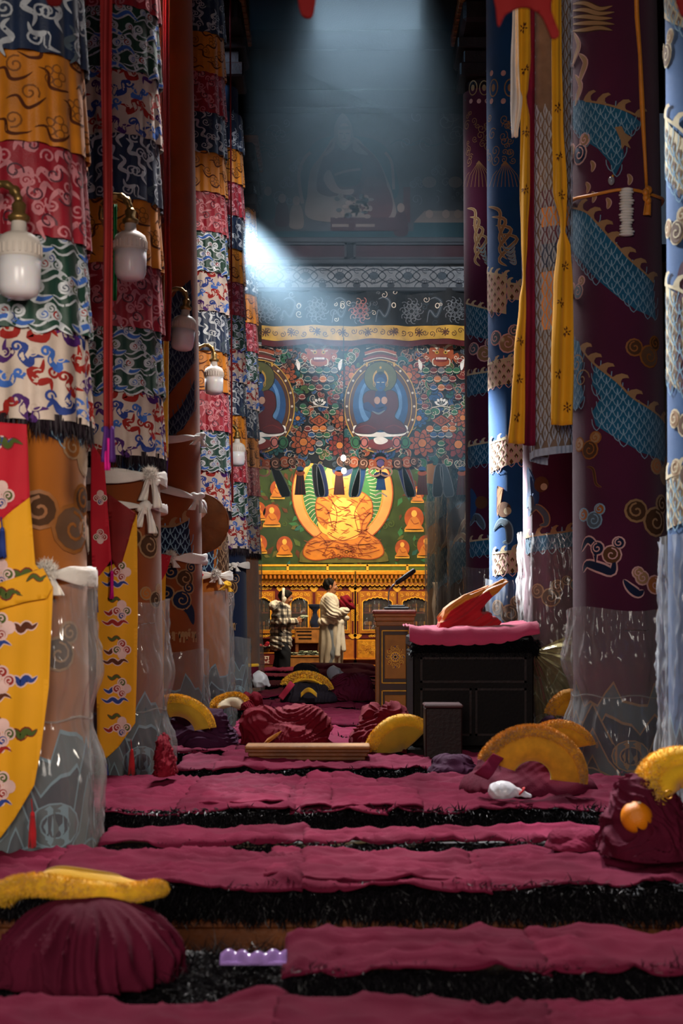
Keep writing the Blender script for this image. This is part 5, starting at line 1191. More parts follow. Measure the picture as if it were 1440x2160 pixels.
def seat_row(ya, yb, z, xa, xb, cuts, label, seed, fur=(.085, .05), dens=2600, m='maroon_cloth', panels=(), gaps=()):
    t = thing('seat_row', label, 'seat', ((xa+xb)/2, (ya+yb)/2, 0), 'long seats across the aisle'); o = Vector(t.location)
    def put(b, name, mt, solid=0.0):
        b.v = [(v[0]-o.x, v[1]-o.y, v[2]) for v in b.v]; return b.build(name, mt, t, solid=solid)
    b = MB(); b.box(xa, xb, ya+.035, yb-.02, .012, z-.09, 0, .008); b.box(xa, xb, ya+.02, ya+.05, z-.115, z-.088, 0, .006); put(b, 'bench', MATS['wood_brown'])
    b = MB(); b.surf(lambda u, v: (lerp(xa, xb, u), lerp(yb, ya+.02, v)-.02*math.sin(v*PI)*0, z-.012-.06*max(0, v-.93)/.07+.008*noise.noise(Vector((u*9, v*3, seed)))), 60, 14); b.box(xa, xb, ya+.03, yb-.01, z-.09, z-.018); put(b, 'fur_rug', MATS['fur_black'])
    ed = [xa]+list(cuts)+[xb]
    for k in range(len(ed)-1):
        if any(a <= (ed[k]+ed[k+1])/2 <= c for a, c in gaps): continue
        put(cloth_piece(ed[k], ed[k+1]+.02, ya, yb, z, seed+k*1.7, .004*(k % 2)), 'cloth', MATS[['maroon_cloth', 'maroon_cloth_rose'][(k+seed) % 2 if m == 'maroon_cloth' else 0]], .005)
    for k, (x0, x1, y0, y1) in enumerate(panels): put(cloth_piece(x0, x1, y0, y1, z, seed+k*2.3+5, .009, .8, .0), 'folded_cloth', MATS['maroon_cloth_rose'], .006)
    g = np.random.default_rng(seed); L = xb-xa; n = int(L*dens); x = g.uniform(xa, xb, n); q = g.uniform(0, 1, n)**.8
    tuft = .6+.4*np.sin(x*9+seed)+.5*np.sin(x*23+2*seed)
    P0 = np.stack([x, ya+.018-.004*q, z-fur[0]*.9*(1-q)+.006], 1); up = q > .9
    D = np.stack([g.normal(0, .35, n), -g.uniform(.4, 1, n), np.where(up, g.uniform(-.25, .55, n)*tuft, g.uniform(-.9, -.1, n))], 1)
    P0 -= np.array([o.x, o.y, 0]); blades('shaggy_fur', P0, D, fur[1], max(.0013, ya*.0006), MATS['fur_black'], t, .38, seed, .25)
    return t
px_x = lambda px, Y: (px-HX)/F*Y
ROWS = [
 (2.42, 2.78, .235, -1.25, 1.25, [px_x(575, 2.6), px_x(1150, 2.6)], 'nearest maroon-covered seat row, cut by the bottom of the frame', 1, (.1, .06), 2000, ()),
 (3.04, 3.36, .238, px_x(600, 3.2), 1.55, [px_x(1122, 3.2)], 'second maroon-covered seat row, right of the robe bundle with shaggy black fur', 2, (.11, .075), 5200, ()),
 (4.0, 4.52, .238, -1.75, 1.75, [px_x(110, 4.3), px_x(630, 4.3), px_x(1000, 4.3)], 'third seat row, its maroon cloth split by a dark gap', 3, (.10, .06), 3800, ((px_x(565, 4.3), px_x(640, 4.3), 4.06, 4.58), (px_x(640, 4.3), px_x(992, 4.3), 4.03, 4.35))),
 (4.80, 5.0, .232, -.82, 1.09, [px_x(640, 4.9)], 'narrow maroon seat row behind the third one', 4, (.10, .055), 3600, ()),
 (5.53, 6.56, .245, -1.9, 1.9, [px_x(395, 6), px_x(620, 6), px_x(800, 6)], 'wide seat row with folded maroon squares, left of the white plastic bag', 5, (.10, .06), 4200, ((px_x(430, 6), px_x(615, 6), 5.6, 6.1), (px_x(640, 6), px_x(700, 6), 5.56, 6.5), (px_x(700, 6), px_x(880, 6), 5.56, 6.05))),
 (6.9, 7.5, .255, -.82, 1.09, [px_x(460, 7.2)], 'seat row with black fur under the low wooden table', 6, (.09, .055), 3600, ()),
 (7.85, 8.5, .25, -2.0, .36, [px_x(500, 8)], 'seat row under the heaped dark red robes', 7, (.09, .05), 2000, ()),
 (8.9, 9.5, .25, -.82, .16, [-.3], 'seat row behind the heaped dark red robes', 8, (.09, .05), 1800, ()),
 (9.85, 11.3, .25, -.74, 1.04, [px_x(560, 10.5), .3], 'smooth maroon seat row behind the lectern', 9, (.09, .05), 1600, ((px_x(502, 10), px_x(560, 10), 9.95, 10.6),)),
 (11.75, 12.75, .25, -2.3, 2.4, [-.6, 0.1], 'maroon seat row under the dark robe heap with a yellow hat', 10, (.09, .05), 1300, ()),
 (13.55, 14.6, .25, -.82, 1.1, [-.5, .2], 'maroon seat row under the white-bagged bundle', 11, (.09, .05), 1200, ()),
 (15.7, 16.7, .25, -2.3, 1.2, [-.4], 'far maroon seat row just past the painted hanging', 12, (.09, .05), 1000, ()),
 (18.0, 18.9, .25, -2.3, 1.15, [-.3, .4], 'far seat row before the boy', 13, (.09, .05), 900, ()),
 (20.2, 21.1, .25, -2.3, 2.2, [.1], 'farthest seat row, nearest the two people', 14, (.09, .05), 900, ())]
for r in ROWS: seat_row(r[0], r[1], r[2], r[3], r[4], r[5], r[6], r[7], r[8], r[9], 'maroon_cloth', r[10])
# fur rug and seat end under the robe bundle at the front left
t = thing('fur_rug', 'shaggy black fur rug under the robe bundle with the yellow hat', 'rug', (-.85, 3.25, 0)); o = Vector(t.location)
MB().box(-.55, .70, -.12, .2, .012, .16, 0, .01).build('bench', MATS['wood_brown'], t)
MB().surf(lambda u, v: (lerp(-.56, .72, u), lerp(.22, -.17, v), .185+.012*noise.noise(Vector((u*7, v*3, 1)))-.10*max(0, v-.85)/.15), 30, 12).build('rug_back', MATS['fur_black'], t)
g = np.random.default_rng(77); n = 13000; x = g.uniform(-.56, .72, n); v = g.uniform(0, 1, n)
blades('shaggy_fur', np.stack([x, .2-.40*v, .185-.09*np.clip((v-.85)/.15, 0, 1)+0*x], 1), np.stack([g.normal(0, .5, n), -g.uniform(.2, 1, n), g.uniform(-.2, .7, n)], 1), .07, .0016, MATS['fur_black'], t, .4, 5, .2)

# ------------------------------------------------------------------ heaps of robes
mat('pink_strap', '#b8304a', .8, .1, 6)
def poly_sd(X, Z, poly):
    d = np.full(X.shape, 1e9); s_ = np.zeros(X.shape, bool); n = len(poly)
    for i in range(n):
        ax, az = poly[i]; bx, bz = poly[(i+1) % n]; ex, ez = bx-ax, bz-az
        t = np.clip(((X-ax)*ex+(Z-az)*ez)/(ex*ex+ez*ez+1e-12), 0, 1); d = np.minimum(d, np.hypot(X-ax-t*ex, Z-az-t*ez))
        c = (az > Z) != (bz > Z); s_ ^= c & (X < ex*(Z-az)/(ez if abs(ez) > 1e-12 else 1e-12)+ax)
    return np.where(s_, -d, d)
def heap(name, label, cat, x0, x1, ytop, ybot, Y, depth, m, seed=0, folds=9, sharp=1.0, group=None, kind='swirl', lobes=4, vox=None, zb=.272):
    """cloth heap that covers the pixel box x0..x1, ytop..ybot at depth Y"""
    a = P(x0, ybot, Y); b = P(x1, ytop, Y); w = (b[0]-a[0])/2; h = b[2]-a[2]; zz = max(a[2], zb); h -= zz-a[2]; c = ((a[0]+b[0])/2, Y, zz); g = random.Random(seed)
    L = [(g.uniform(-.5, .5)*w, g.uniform(-.3, .3)*depth, g.uniform(.5, .8)) for _ in range(lobes)]
    def fn(X, Yy, Z):
        D = s_ell(X, Yy, Z, (0, 0, .05*h), (w*.98, depth, h*(.62 if lobes else .98)))
        for lx, ly, k in L: D = smin(D, s_ell(X, Yy, Z, (lx, ly, h*(.95-k*.62)), (w*k*.7, depth*k*.75, h*k*.62)), .12*h)
        if kind == 'gather':                                            # folds run down from a tied top
            an = np.arctan2(Yy, X); f = np.sin(an*folds+2.2*wob(X, Yy, Z, 9/w*.3, seed)); f = .65*f+.5*np.sin(an*folds*2.3+1.5*wob(X, Yy, Z, 5/w, seed+6)); D = D+.17*h*sharp*(np.abs(f)**.6-.5)*np.clip(1.2-Z/h, .15, 1)*(.7+.6*wob(X, Yy, Z, 3/w, seed+3))
        else:                                                           # wandering creases of thrown-down cloth
            q1 = wob(X, Yy, Z, 3.0/w, seed+2); q2 = wob(X, Yy, Z, 4.5/w, seed+9); u = X*math.cos(seed)+Z*math.sin(seed)*1.2+.9*w*q1
            f = np.abs(np.sin(u*folds*1.5/w+2.0*q2)); f2 = np.abs(np.sin((X*math.sin(seed*2)-Z*1.1*math.cos(seed*2)+.7*w*q2)*folds*1.2/w+q1*3)); amp = np.clip(.55+.8*wob(X, Yy, Z, 3.5/w, seed+4), .05, 1.2)
            D = D+sharp*h*(.085*amp*(f**.6-.6)+.05*(1.2-amp)*(f2**.6-.6))
        D = D+.035*h*wob(X, Yy, Z, 9/w, seed+5)
        return np.maximum(D, -Z)
    v = vox or max(w/38, .0045)
    o = sdf_mesh(name, fn, (-w*1.15, -depth*1.2, -.03), (w*1.15, depth*1.2, h*1.2), v, MATS[m], None, c)
    tag(o, label, cat, group); return o
RG = 'robes left in heaps on the seats'
front = heap('robe_bundle', 'large gathered maroon robe bundle under a yellow hat at the front left', 'robe', -14, 388, 1893, 2058, 3.2, .19, 'robe_maroon', 3, 9, 1.7, RG, 'gather', 0, None, 0)
heap('robe_heap', 'deep red robe heap in the middle of the aisle, behind the low table', 'robe', 505, 700, 1484, 1574, 8.15, .22, 'robe_red', 5, 8, 1.1, RG)
heap('robe_heap', 'dark red coiled robe heap left of the lectern foot', 'robe', 738, 868, 1477, 1572, 8.0, .19, 'robe_red', 8, 7, 1.1, RG, 'swirl', 3)
heap('robe_heap', 'dark plum robe heap under an olive hat beside the third left pillar', 'robe', 345, 505, 1488, 1588, 8.2, .22, 'robe_plum', 11, 8, 1.0, RG)
heap('robe_heap', 'small red robe peeping out behind the second left pillar', 'robe', 325, 372, 1545, 1634, 6.3, .12, 'robe_red', 12, 4, .8, RG, 'swirl', 2)
heap('robe_heap', 'navy and black robe heap under a yellow hat in the far aisle', 'robe', 590, 712, 1432, 1480, 12.2, .2, 'robe_dark', 13, 8, 1.0, RG)
heap('robe_heap', 'maroon robe heap left of the lectern panel', 'robe', 686, 794, 1418, 1476, 12.4, .22, 'robe_maroon', 14, 9, 1.0, RG)
heap('robe_heap', 'red robe end beside the small fringed hat', 'robe', 500, 555, 1458, 1496, 10.6, .16, 'robe_red', 15, 8, 1.0, RG, 'swirl', 3)
heap('robe_heap', 'dark flat robe heap at the feet of the two people', 'robe', 598, 706, 1398, 1456, 14.2, .25, 'robe_dark', 16, 7, .9, RG)
heap('robe_heap', 'wide maroon robe heap under the big ochre hat', 'robe', 962, 1262, 1578, 1690, 6.05, .26, 'robe_maroon', 17, 7, .9, RG, 'swirl', 5)
heap('robe_heap', 'shaded maroon robe behind the big ochre hat', 'robe', 1128, 1216, 1545, 1620, 6.35, .12, 'robe_maroon', 18, 6, .9, RG, 'swirl', 3)
heap('robe_heap', 'maroon robe heap beside the orange at the right edge', 'robe', 1258, 1470, 1632, 1800, 4.3, .18, 'robe_maroon', 19, 6, 1.1, RG, 'swirl', 5)
heap('robe_heap', 'crumpled rose cloth end in front of the orange', 'robe', 1148, 1262, 1745, 1788, 4.45, .10, 'maroon_cloth_rose', 20, 9, 1.3, RG, 'swirl', 4)
heap('robe_heap', 'maroon cloth heap in the shade before the throne', 'robe', 900, 1010, 1588, 1640, 6.75, .12, 'robe_plum', 21, 6, 1.0, RG, 'swirl', 3)
heap('robe_heap', 'far maroon robe heap behind the white bag', 'robe', 620, 800, 1396, 1425, 16.2, .3, 'robe_maroon', 23, 8, .9, RG)
heap('robe_heap', 'dark robe under the dim ochre hat right of the throne', 'robe', 1130, 1235, 1505, 1670, 8.0, .14, 'robe_plum', 24, 6, .8, RG, 'swirl', 3)
b = thing('folded_robe', 'round folded maroon robe with a yellow rim beside a white bag', 'robe', P(518, 1450, 13.9), RG)
MB().lathe([(.10, 0), (.125, .02), (.13, .12), (.125, .20), (.11, .225), (0, .23)], 26).build('folds', MATS['robe_maroon'], b); MB().lathe([(.128, .205), (.134, .215), (.125, .232), (.112, .235)], 26, cap=False).build('rim', MATS['hat_yellow'], b)
pk = thing('plastic_packet', 'shiny lilac plastic packet on the black fur left of the second seat row', 'packet', P(535, 2030, 3.12))
MB().surf(lambda u, v: ((u-.5)*.145, .012*math.sin(u*9)+(v-.5)*.05, .006+.022*math.sin(PI*v)*(.6+.4*abs(math.sin(u*14)))), 30, 10).build('film', mat('lilac_film', '#9a78b8', .12, .1, spec=1.0), pk); MB().box(-.0725, .0725, -.025, .025, 0, .006).build('back', MATS['lilac_film'], pk)
# white bags, orange
def bag(label, x0, x1, y0, y1, Y, seed, neck):
    a = P(x0, y1, Y); b = P(x1, y0, Y); w = (b[0]-a[0])/2; h = b[2]-a[2]
    def fn(X, Yy, Z):
        D = s_ell(X, Yy, Z, (-w*.35, 0, h*.45), (w*.66, w*.5, h*.55)); D = smin(D, s_cap(X, Yy, Z, (w*.1, 0, h*.45), (w*neck, .01, h*.12), h*.32, h*.10), h*.2); D = D+.07*h*np.abs(wob(X, Yy, Z, 7/h, seed))-.04*h
        return np.maximum(D, -Z)
    return tag(sdf_mesh('plastic_bag', fn, (-w*1.1, -w*.7, -.02), (w*1.15, w*.7, h*1.2), max(.003, h/34), mat('white_film', '#dcdce2', .35, .05, spec=.6), None, ((a[0]+b[0])/2, Y, a[2])), label, 'bag')
bg = bag('white plastic bag with a twisted neck on the wide seat row', 1028, 1122, 1648, 1684, 5.62, 2, .9)
bt = MB(); bt.tube([(.045+.012*math.cos(k*PI/4), .02*math.sin(k*PI/4), .028+.014*math.cos(k*PI/4)) for k in range(9)], .004, 6); bt.build('red_tie', MATS['bright_red'], bg)
bag('white bag leaning on the round folded robe', 532, 572, 1414, 1450, 13.7, 5, .7); bag('pale pink bag behind the yellow hat in the far aisle', 690, 732, 1404, 1432, 14.3, 7, .8)
o = thing('orange', 'bright orange fruit half hidden in the maroon robe at the right', 'fruit', P(1342, 1756, 4.20)); om = mat('orange_peel', '#f08a10', .4, .1, 20, .3, 300, spec=.5)
MB().sphere((0, 0, .046), (.047, .047, .049), 28).build('peel', om, o); MB().sphere((.004, -.020, .090), (.006, .006, .004), 8).build('stem_end', MATS['cream'], o)

# ------------------------------------------------------------------ crested hats
def hat(label, c, R, w, a0, a1, tilt, yaw, felt='hat_yellow', wool='wool_yellow', thick=.035, seed=1, wl=.024, squash=.75, nb=2600, flop=0.0, bend=0.0):
    """crescent-shaped felt hat with a woolly crest along its outer edge; c is the middle of its inner curve"""
    t = thing('crested_hat', label, 'hat', c, 'crested yellow hats lying about'); t.rotation_euler = (tilt, flop, yaw); g = random.Random(seed)
    def mid(s, q, k):                                                    # along the arc, across the width, across the thickness
        a = math.radians(lerp(a0, a1, s)); r = R-w+w*q; e = math.sin(PI*min(1, max(0, s)))**.45
        return (r*math.cos(a), -bend*(1-math.sin(a))**1.3+thick*(k-.5)*2*(.35+.65*e)*(1-.55*abs(2*q-1)**2)+.010*math.sin(s*9+seed)*q, r*math.sin(a)*squash)
    b = MB()
    def fn(u, v): an = v*2*PI; return mid(u, .5-.5*math.cos(an), .5+.5*math.sin(an))
    b.surf(fn, 44, 18, 0); 
    for s in (0, 1): ring = [fn(s, k/18) for k in range(18)]; b.add(ring, [tuple(range(18))])
    b.build('felt_panel', MATS[felt], t)
    b = MB(); b.tube([mid(k/30, .5, 1.02) for k in range(31)], .0035, 6); b.tube([mid(k/30, .03, .5) for k in range(31)], .005, 6); b.build('seam', MATS['hat_olive'], t)
    b = MB(); b.tube([mid(k/40, .97, .5) for k in range(41)], [thick*.75*(.5+.5*math.sin(PI*k/40)**.5)+.003*g.random() for k in range(41)], 10); cr_ = b.build('crest', MATS[wool], t)
    q = np.random.default_rng(seed); s = q.uniform(0, 1, nb); an = q.uniform(0, 2*PI, nb); ps = []; ds = []
    for i in range(nb):
        m = mid(s[i], .97, .5); a = math.radians(lerp(a0, a1, s[i])); rad = Vector((math.cos(a), 0, math.sin(a)*squash)).normalized(); d = rad*math.cos(an[i])+Vector((0, 1, 0))*math.sin(an[i])
        if d.dot(rad) < -.5: d = -d
        ps.append(tuple(Vector(m)+d*thick*.55)); ds.append(tuple(d))
    blades('woolly_pile', ps, ds, wl, max(.0016, c[1]*.0004), MATS[wool], cr_, .45, seed)
    return t
hat('large yellow hat lying on the gathered robe bundle at the front left', (-.60, 3.30, .412), .186, .17, 6, 174, 1.80, -.04, thick=.030, seed=2, squash=.55, nb=7000, wl=.016, bend=.05)
hat('large ochre crescent hat with a woolly crest on the right heap of robes', P(1122, 1640, 5.80), .205, .13, 4, 168, .12, 0, 'wool_ochre', 'wool_ochre', .03, 3, .022, .93, 6000, .17)
hat('ochre hat in the shade behind the big crescent one', P(1178, 1585, 6.32), .15, .08, 15, 165, .05, 0, 'wool_ochre', 'wool_ochre', .025, 4, .016, .8, 2500)
hat('olive yellow hat leaning between the coiled robe and the stool', P(852, 1584, 7.55), .175, .165, 40, 180, .15, .1, 'hat_olive', 'wool_yellow', .05, 5, .016, .95, 3500, -.12)
hat('olive yellow hat sliding down the plum robes by the third left pillar', P(372, 1548, 7.95), .205, .10, 18, 118, .05, 0, 'hat_olive', 'wool_yellow', .035, 6, .016, .95, 3000, .12)
hat('yellow hat arched over the navy robe heap in the far aisle', P(648, 1462, 12.15), .20, .07, 20, 160, .1, 0, 'hat_yellow', 'wool_yellow', .045, 7, .03, .75, 3000, .10)
hat('small yellow fringed hat beside the fourth left pillar', P(488, 1490, 10.5), .12, .12, -20, 200, -.75, 0, 'cream', 'wool_yellow', .03, 8, .03, .8, 2600)
hat('bright yellow crumpled hat at the right edge of the frame', P(1436, 1664, 4.28), .105, .10, 25, 210, -.25, .2, 'hat_yellow', 'wool_yellow', .055, 9, .022, .85, 4500)
hat('dim ochre hat in the shade between the throne and the thick pillar', P(1203, 1514, 7.9), .11, .10, 10, 170, .1, 0, 'wool_ochre', 'wool_ochre', .05, 10, .016, 1.15, 1500)
o = MB().tube([P(1410+8*math.cos(k*.55), 1676+9*math.sin(k*.55), 4.17) for k in range(11)], .0022, 6).build('gold_cord_loop', MATS['gold']); tag(o, 'thin gold cord loop hanging from the bright yellow hat', 'cord')
o = MB().surf(lambda u, v: (lambda p: (p[0], p[1]+.012*math.sin(v*7), p[2]))(P(lerp(lerp(1040, 1000, v), lerp(1062, 1030, v), u), lerp(lerp(1590, 1632, v), lerp(1600, 1645, v), u), 5.72)), 6, 12).build('cloth_strap', MATS['maroon_cloth_rose'], solid=.006); tag(o, 'rose cloth strap hanging from the big ochre hat', 'strap')
o = MB().surf(lambda u, v: (lambda p: (p[0], p[1]+.02*math.cos(v*4), p[2]))(P(lerp(586, 612, v)+10*u, lerp(1470, 1436, v)+8*u, 12.0)), 6, 12).build('cloth_strap', MATS['pink_strap'], solid=.006); tag(o, 'pink strap of the yellow hat over the navy robe heap', 'strap')
o = MB().surf(lambda u, v: (lambda p: (p[0], p[1]+.03*math.cos(v*5), p[2]))(P(556+30*math.sin(v*PI)+8*u, 1574-24*math.sin(v*PI*.9)-10*u+2*v, 7.85)), 4, 16).build('orange_ribbon', MATS['silk_orange'], solid=.004); tag(o, 'short orange ribbon curled in front of the deep red robe heap', 'ribbon')
o = MB().surf(lambda u, v: (lambda p: (p[0], p[1]+.03*math.cos(v*5), p[2]))(P(634+34*v, 1462-12*math.sin(v*PI)+10*u, 11.95)), 4, 16).build('yellow_ribbon', MATS['hat_yellow'], solid=.004); tag(o, 'yellow ribbon on the navy robe heap', 'ribbon')

# ------------------------------------------------------------------ low table, stool, throne, lectern, microphone
t = thing('low_table', 'long low wooden table across the aisle before the red robes', 'table', P(649, 1605, 7.22)); t.location.z = .285; hw = .315
MB().box(-hw, hw, -.07, .11, .058, .075, 0, .005).build('top', MATS['wood_light'], t)
b = MB()
for k, (e, z0, z1) in enumerate(((.0, .04, .058), (-.015, .02, .04), (-.03, .0, .02))): b.box(-hw-e*.2+.0+.012*k, hw-.012*k, -.062+.008*k, .10-.008*k, z0, z1, 0, .004)
b.build('moulded_apron', MATS['wood_brown'], t)
t = thing('stool', 'dark square wooden box stool before the throne', 'stool', P(933, 1500, 7.35)); t.location.z = 0.285
MB().box(-.094, .094, -.1, .1, 0, .26, 0, .006).build('box', MATS['wood_dark'], t); MB().box(-.098, .098, -.104, .104, .26, .278, 0, .006).build('top', mat('stool_top', '#4a3030', .35, .3, 12), t)
throne = thing('throne', 'dark wooden throne with black fur cushion and pink cloth right of the lectern', 'throne', (.72, 8.17, 0))
b = MB(); b.box(-.33, .33, -.40, .42, .3, .82, 0, .008); b.box(-.36, .36, -.46, .44, .0, .30, 0, .01); b.build('body', MATS['wood_black'], throne)
for x0, x1, z0, z1 in ((-.30, .0, .36, .62), (.0, .30, .36, .62), (-.30, .30, .65, .79)):
    b = MB(); b.box(x0+.01, x1-.01, -.405, -.39, z0, z0+.012); b.box(x0+.01, x1-.01, -.405, -.39, z1-.012, z1); b.box(x0+.01, x0+.022, -.405, -.39, z0, z1); b.box(x1-.022, x1-.01, -.405, -.39, z0, z1); b.build('panel_frame', MATS['wood_dark'], throne)
MB().box(-.36, .36, -.47, -.45, .02, .25, 0, .006).build('step', MATS['cabinet_red'], throne)
MB().box(-.335, .335, -.375, .40, .82, .925, 0, .03).build('cushion', MATS['fur_black'], throne)
g = np.random.default_rng(8); n = 7000; x = g.uniform(-.335, .36, n); z = g.uniform(.80, .885, n)
blades('shaggy_fur', np.stack([x, np.full(n, -.372), z], 1), np.stack([g.normal(0, .4, n), -np.ones(n), g.uniform(-.9, .1, n)], 1), .05, .002, MATS['fur_black'], throne, .35, 9, .2)
def tcloth(u, v):
    x = lerp(-.35, .36, u); y = lerp(.40, -.43, v); rise = .035*max(0, (u-.55)/.45)**1.6*(1-.25*v)+.014*max(0, .1-u)/.1
    w = .012*noise.noise(Vector((u*5, v*4, 2)))+.010*(1-abs(noise.noise(Vector((u*8, v*7, 5)))))**4
    f = max(0, (v-.945)/.055)
    return (x, y, .942+rise+w-.085*f**1.4*(1+.25*math.sin(u*PI))*(1-.3*u))
pink = mat('pink_cloth', '#c23a60', .8, .12, 5, .2, 250, sheen=.3)
MB().surf(tcloth, 60, 50).build('pink_cloth', pink, throne, solid=.008)
# red robe folded to a point, with its orange lining
YR = 8.05; prof = [(922, 1326), (924, 1303), (938, 1281), (975, 1258), (1030, 1234), (1060, 1219), (1066, 1225), (1056, 1246), (1040, 1258), (1024, 1274), (1014, 1288), (1038, 1298), (1052, 1312), (1048, 1334), (1000, 1342), (945, 1340)]
org = P(985, 1336, YR); org = (org[0], org[1], .938); PR = [(P(x, y, YR)[0]-org[0], max(-.01, P(x, y, YR)[2]-org[2])) for x, y in prof]
def rob(X, Y_, Z):
    d = poly_sd(X, Z, PR); k = np.clip(Z/.32, 0, 1); D = np.maximum(d+.008, np.abs(Y_)-(.15-.10*k)); D = smin(D, D+.004, .02)
    c = X*.62-Z*.95+.02*wob(X, Y_*2, Z, 22, 4)+.25*np.abs(Y_)
    return np.maximum(D+.008*np.sin(c*78+1.5*wob(X, Y_, Z, 14, 8))+.004*np.sin(c*190)+.006*wob(X, Y_, Z, 40, 3)+.04*np.abs(Y_)**1.5, -Z-.002)
sp = PR[1:6]
def rpick(x, y, z):
    d = np.full(x.shape, 9.0)
    for (ax, az), (bx, bz) in zip(sp[:-1], sp[1:]): ex, ez = bx-ax, bz-az; t_ = np.clip(((x-ax)*ex+(z-az)*ez)/(ex*ex+ez*ez), 0, 1); d = np.minimum(d, np.hypot(x-ax-t_*ex, z-az-t_*ez))
    tip = x*.85+z*.5 > .205
    return np.where((d < .030) | tip, 1, 0)
o = sdf_mesh('folded_cloak', rob, (-.22, -.2, -.01), (.26, .2, .36), .0042, [MATS['bright_red'], MATS['silk_orange']], None, org, rpick); tag(o, 'red cloak with orange lining folded to a point on the throne', 'cloak')

lec = thing('lectern', 'tall painted lectern with two flowered panels and a microphone on top', 'lectern', (.328, 8.9, 0)); hx = .112
MB().box(-hx, hx, -.14, .14, 0, .985, 0, .006).build('body', mat('lectern_wood', '#3a1a0e', .45, .25, 10), lec)
b = MB()
for k, (e, z0, z1) in enumerate(((.004, .955, .985), (.010, .985, 1.012), (.017, 1.012, 1.03))): b.box(-hx-e, hx+e, -.14-e, .14+e, z0, z1, 0, .004)
b.build('moulding', MATS['wood_light'], lec); MB().box(-hx-.022, hx+.022, -.165, .165, 1.03, 1.055, 0, .008).build('top', mat('lectern_top', '#8a4a3c', .5, .15), lec)
MB().box(-hx-.008, -hx+.02, -.147, -.13, .02, .955, 0, .005).build('corner_post', MATS['wood_light'], lec)
b = MB(); b.box(hx-.016, hx+.006, -.147, -.13, .02, .955, 0, .005); b.build('corner_post', MATS['wood_dark'], lec)
for z0, z1, pt in ((.60, .93, 0), (.20, .56, 1)):
    f = MB()
    for e in ((-.082, .088, z0, z0+.008), (-.082, .088, z1-.008, z1), (-.082, -.074, z0, z1), (.08, .088, z0, z1)): f.box(e[0], e[1], -.147, -.139, e[2], e[3], 0, .002)
    fr = f.build('panel_frame', MATS['gold_bright'], lec)
    MB().box(-.062, .068, -.145, -.139, z0+.03, z1-.03, 0, .003).build('painted_panel', mat('lectern_panel', '#b0721e', .5, .2, 10), fr)
    a = Art(lambda x, y, h: (x, -.1455-h, y), ['gold_bright', 'thread_navy', 'thread_dark', 'thread_red', 'gold'], .0008); cx, cy = .003, (z0+z1)/2-(.02 if pt else 0)
    for k in range(10): an = k*PI/5; a.stroke(spiral(cx+.043*math.cos(an), cy+.055*math.sin(an), .016, 1.2, an), .0032, 'gold_bright', 1); a.poly(xf([(.01, 0), (.018, -.004), (.026, 0), (.018, .004)], cx, cy, 1, an), 'thread_navy', 3)
    a.poly(disc(cx, cy, .028), 'gold', 1); a.ring(cx, cy, .03, .03, .003, 'gold_bright', 2); a.poly(disc(cx, cy, .008), 'thread_dark', 3)
    for k in range(8): an = k*PI/4; a.poly(xf([(-.006, 0), (0, -.004), (.007, 0), (0, .004)], cx+.052*math.cos(an), cy+.062*math.sin(an), 1, PI/2), 'thread_red' if k % 2 else 'thread_navy', 2)
    if pt: 
        for k in range(5): a.stroke(spiral(cx+(k-2)*.013, cy+.085-.012*abs(k-2), .012, 1.2, k, (-1) ** k), .0032, 'gold_bright', 1)
    a.build('painted_flower', fr)
mic = thing('microphone', 'black gooseneck microphone standing on the lectern', 'microphone', (.338, 8.88, 1.0555)); blk = mat('mic_black', '#0d0d10', .5, .1); 
b = MB(); b.box(-.075, .085, -.055, .055, 0, .018, 0, .008); b.box(-.05, .06, -.035, .045, .018, .03, 0, .006); b.build('base', blk, mic)
path = [(-.045, 0, .028), (-.045, 0, .07), (-.04, 0, .12), (-.02, 0, .15), (.01, 0, .17)]; c = cr([(p[0], p[2]) for p in path], 5); MB().tube([(x, 0, z) for x, z in c], .0045, 8).build('gooseneck', mat('mic_steel', '#6a6a70', .3, .1, metal=.8), mic)
MB().tube([(.0, 0, .163), (.005, 0, .167), (.06, 0, .205), (.115, 0, .245), (.122, 0, .25)], [.008, .014, .016, .016, .009], 14).build('foam_windscreen', blk, mic)
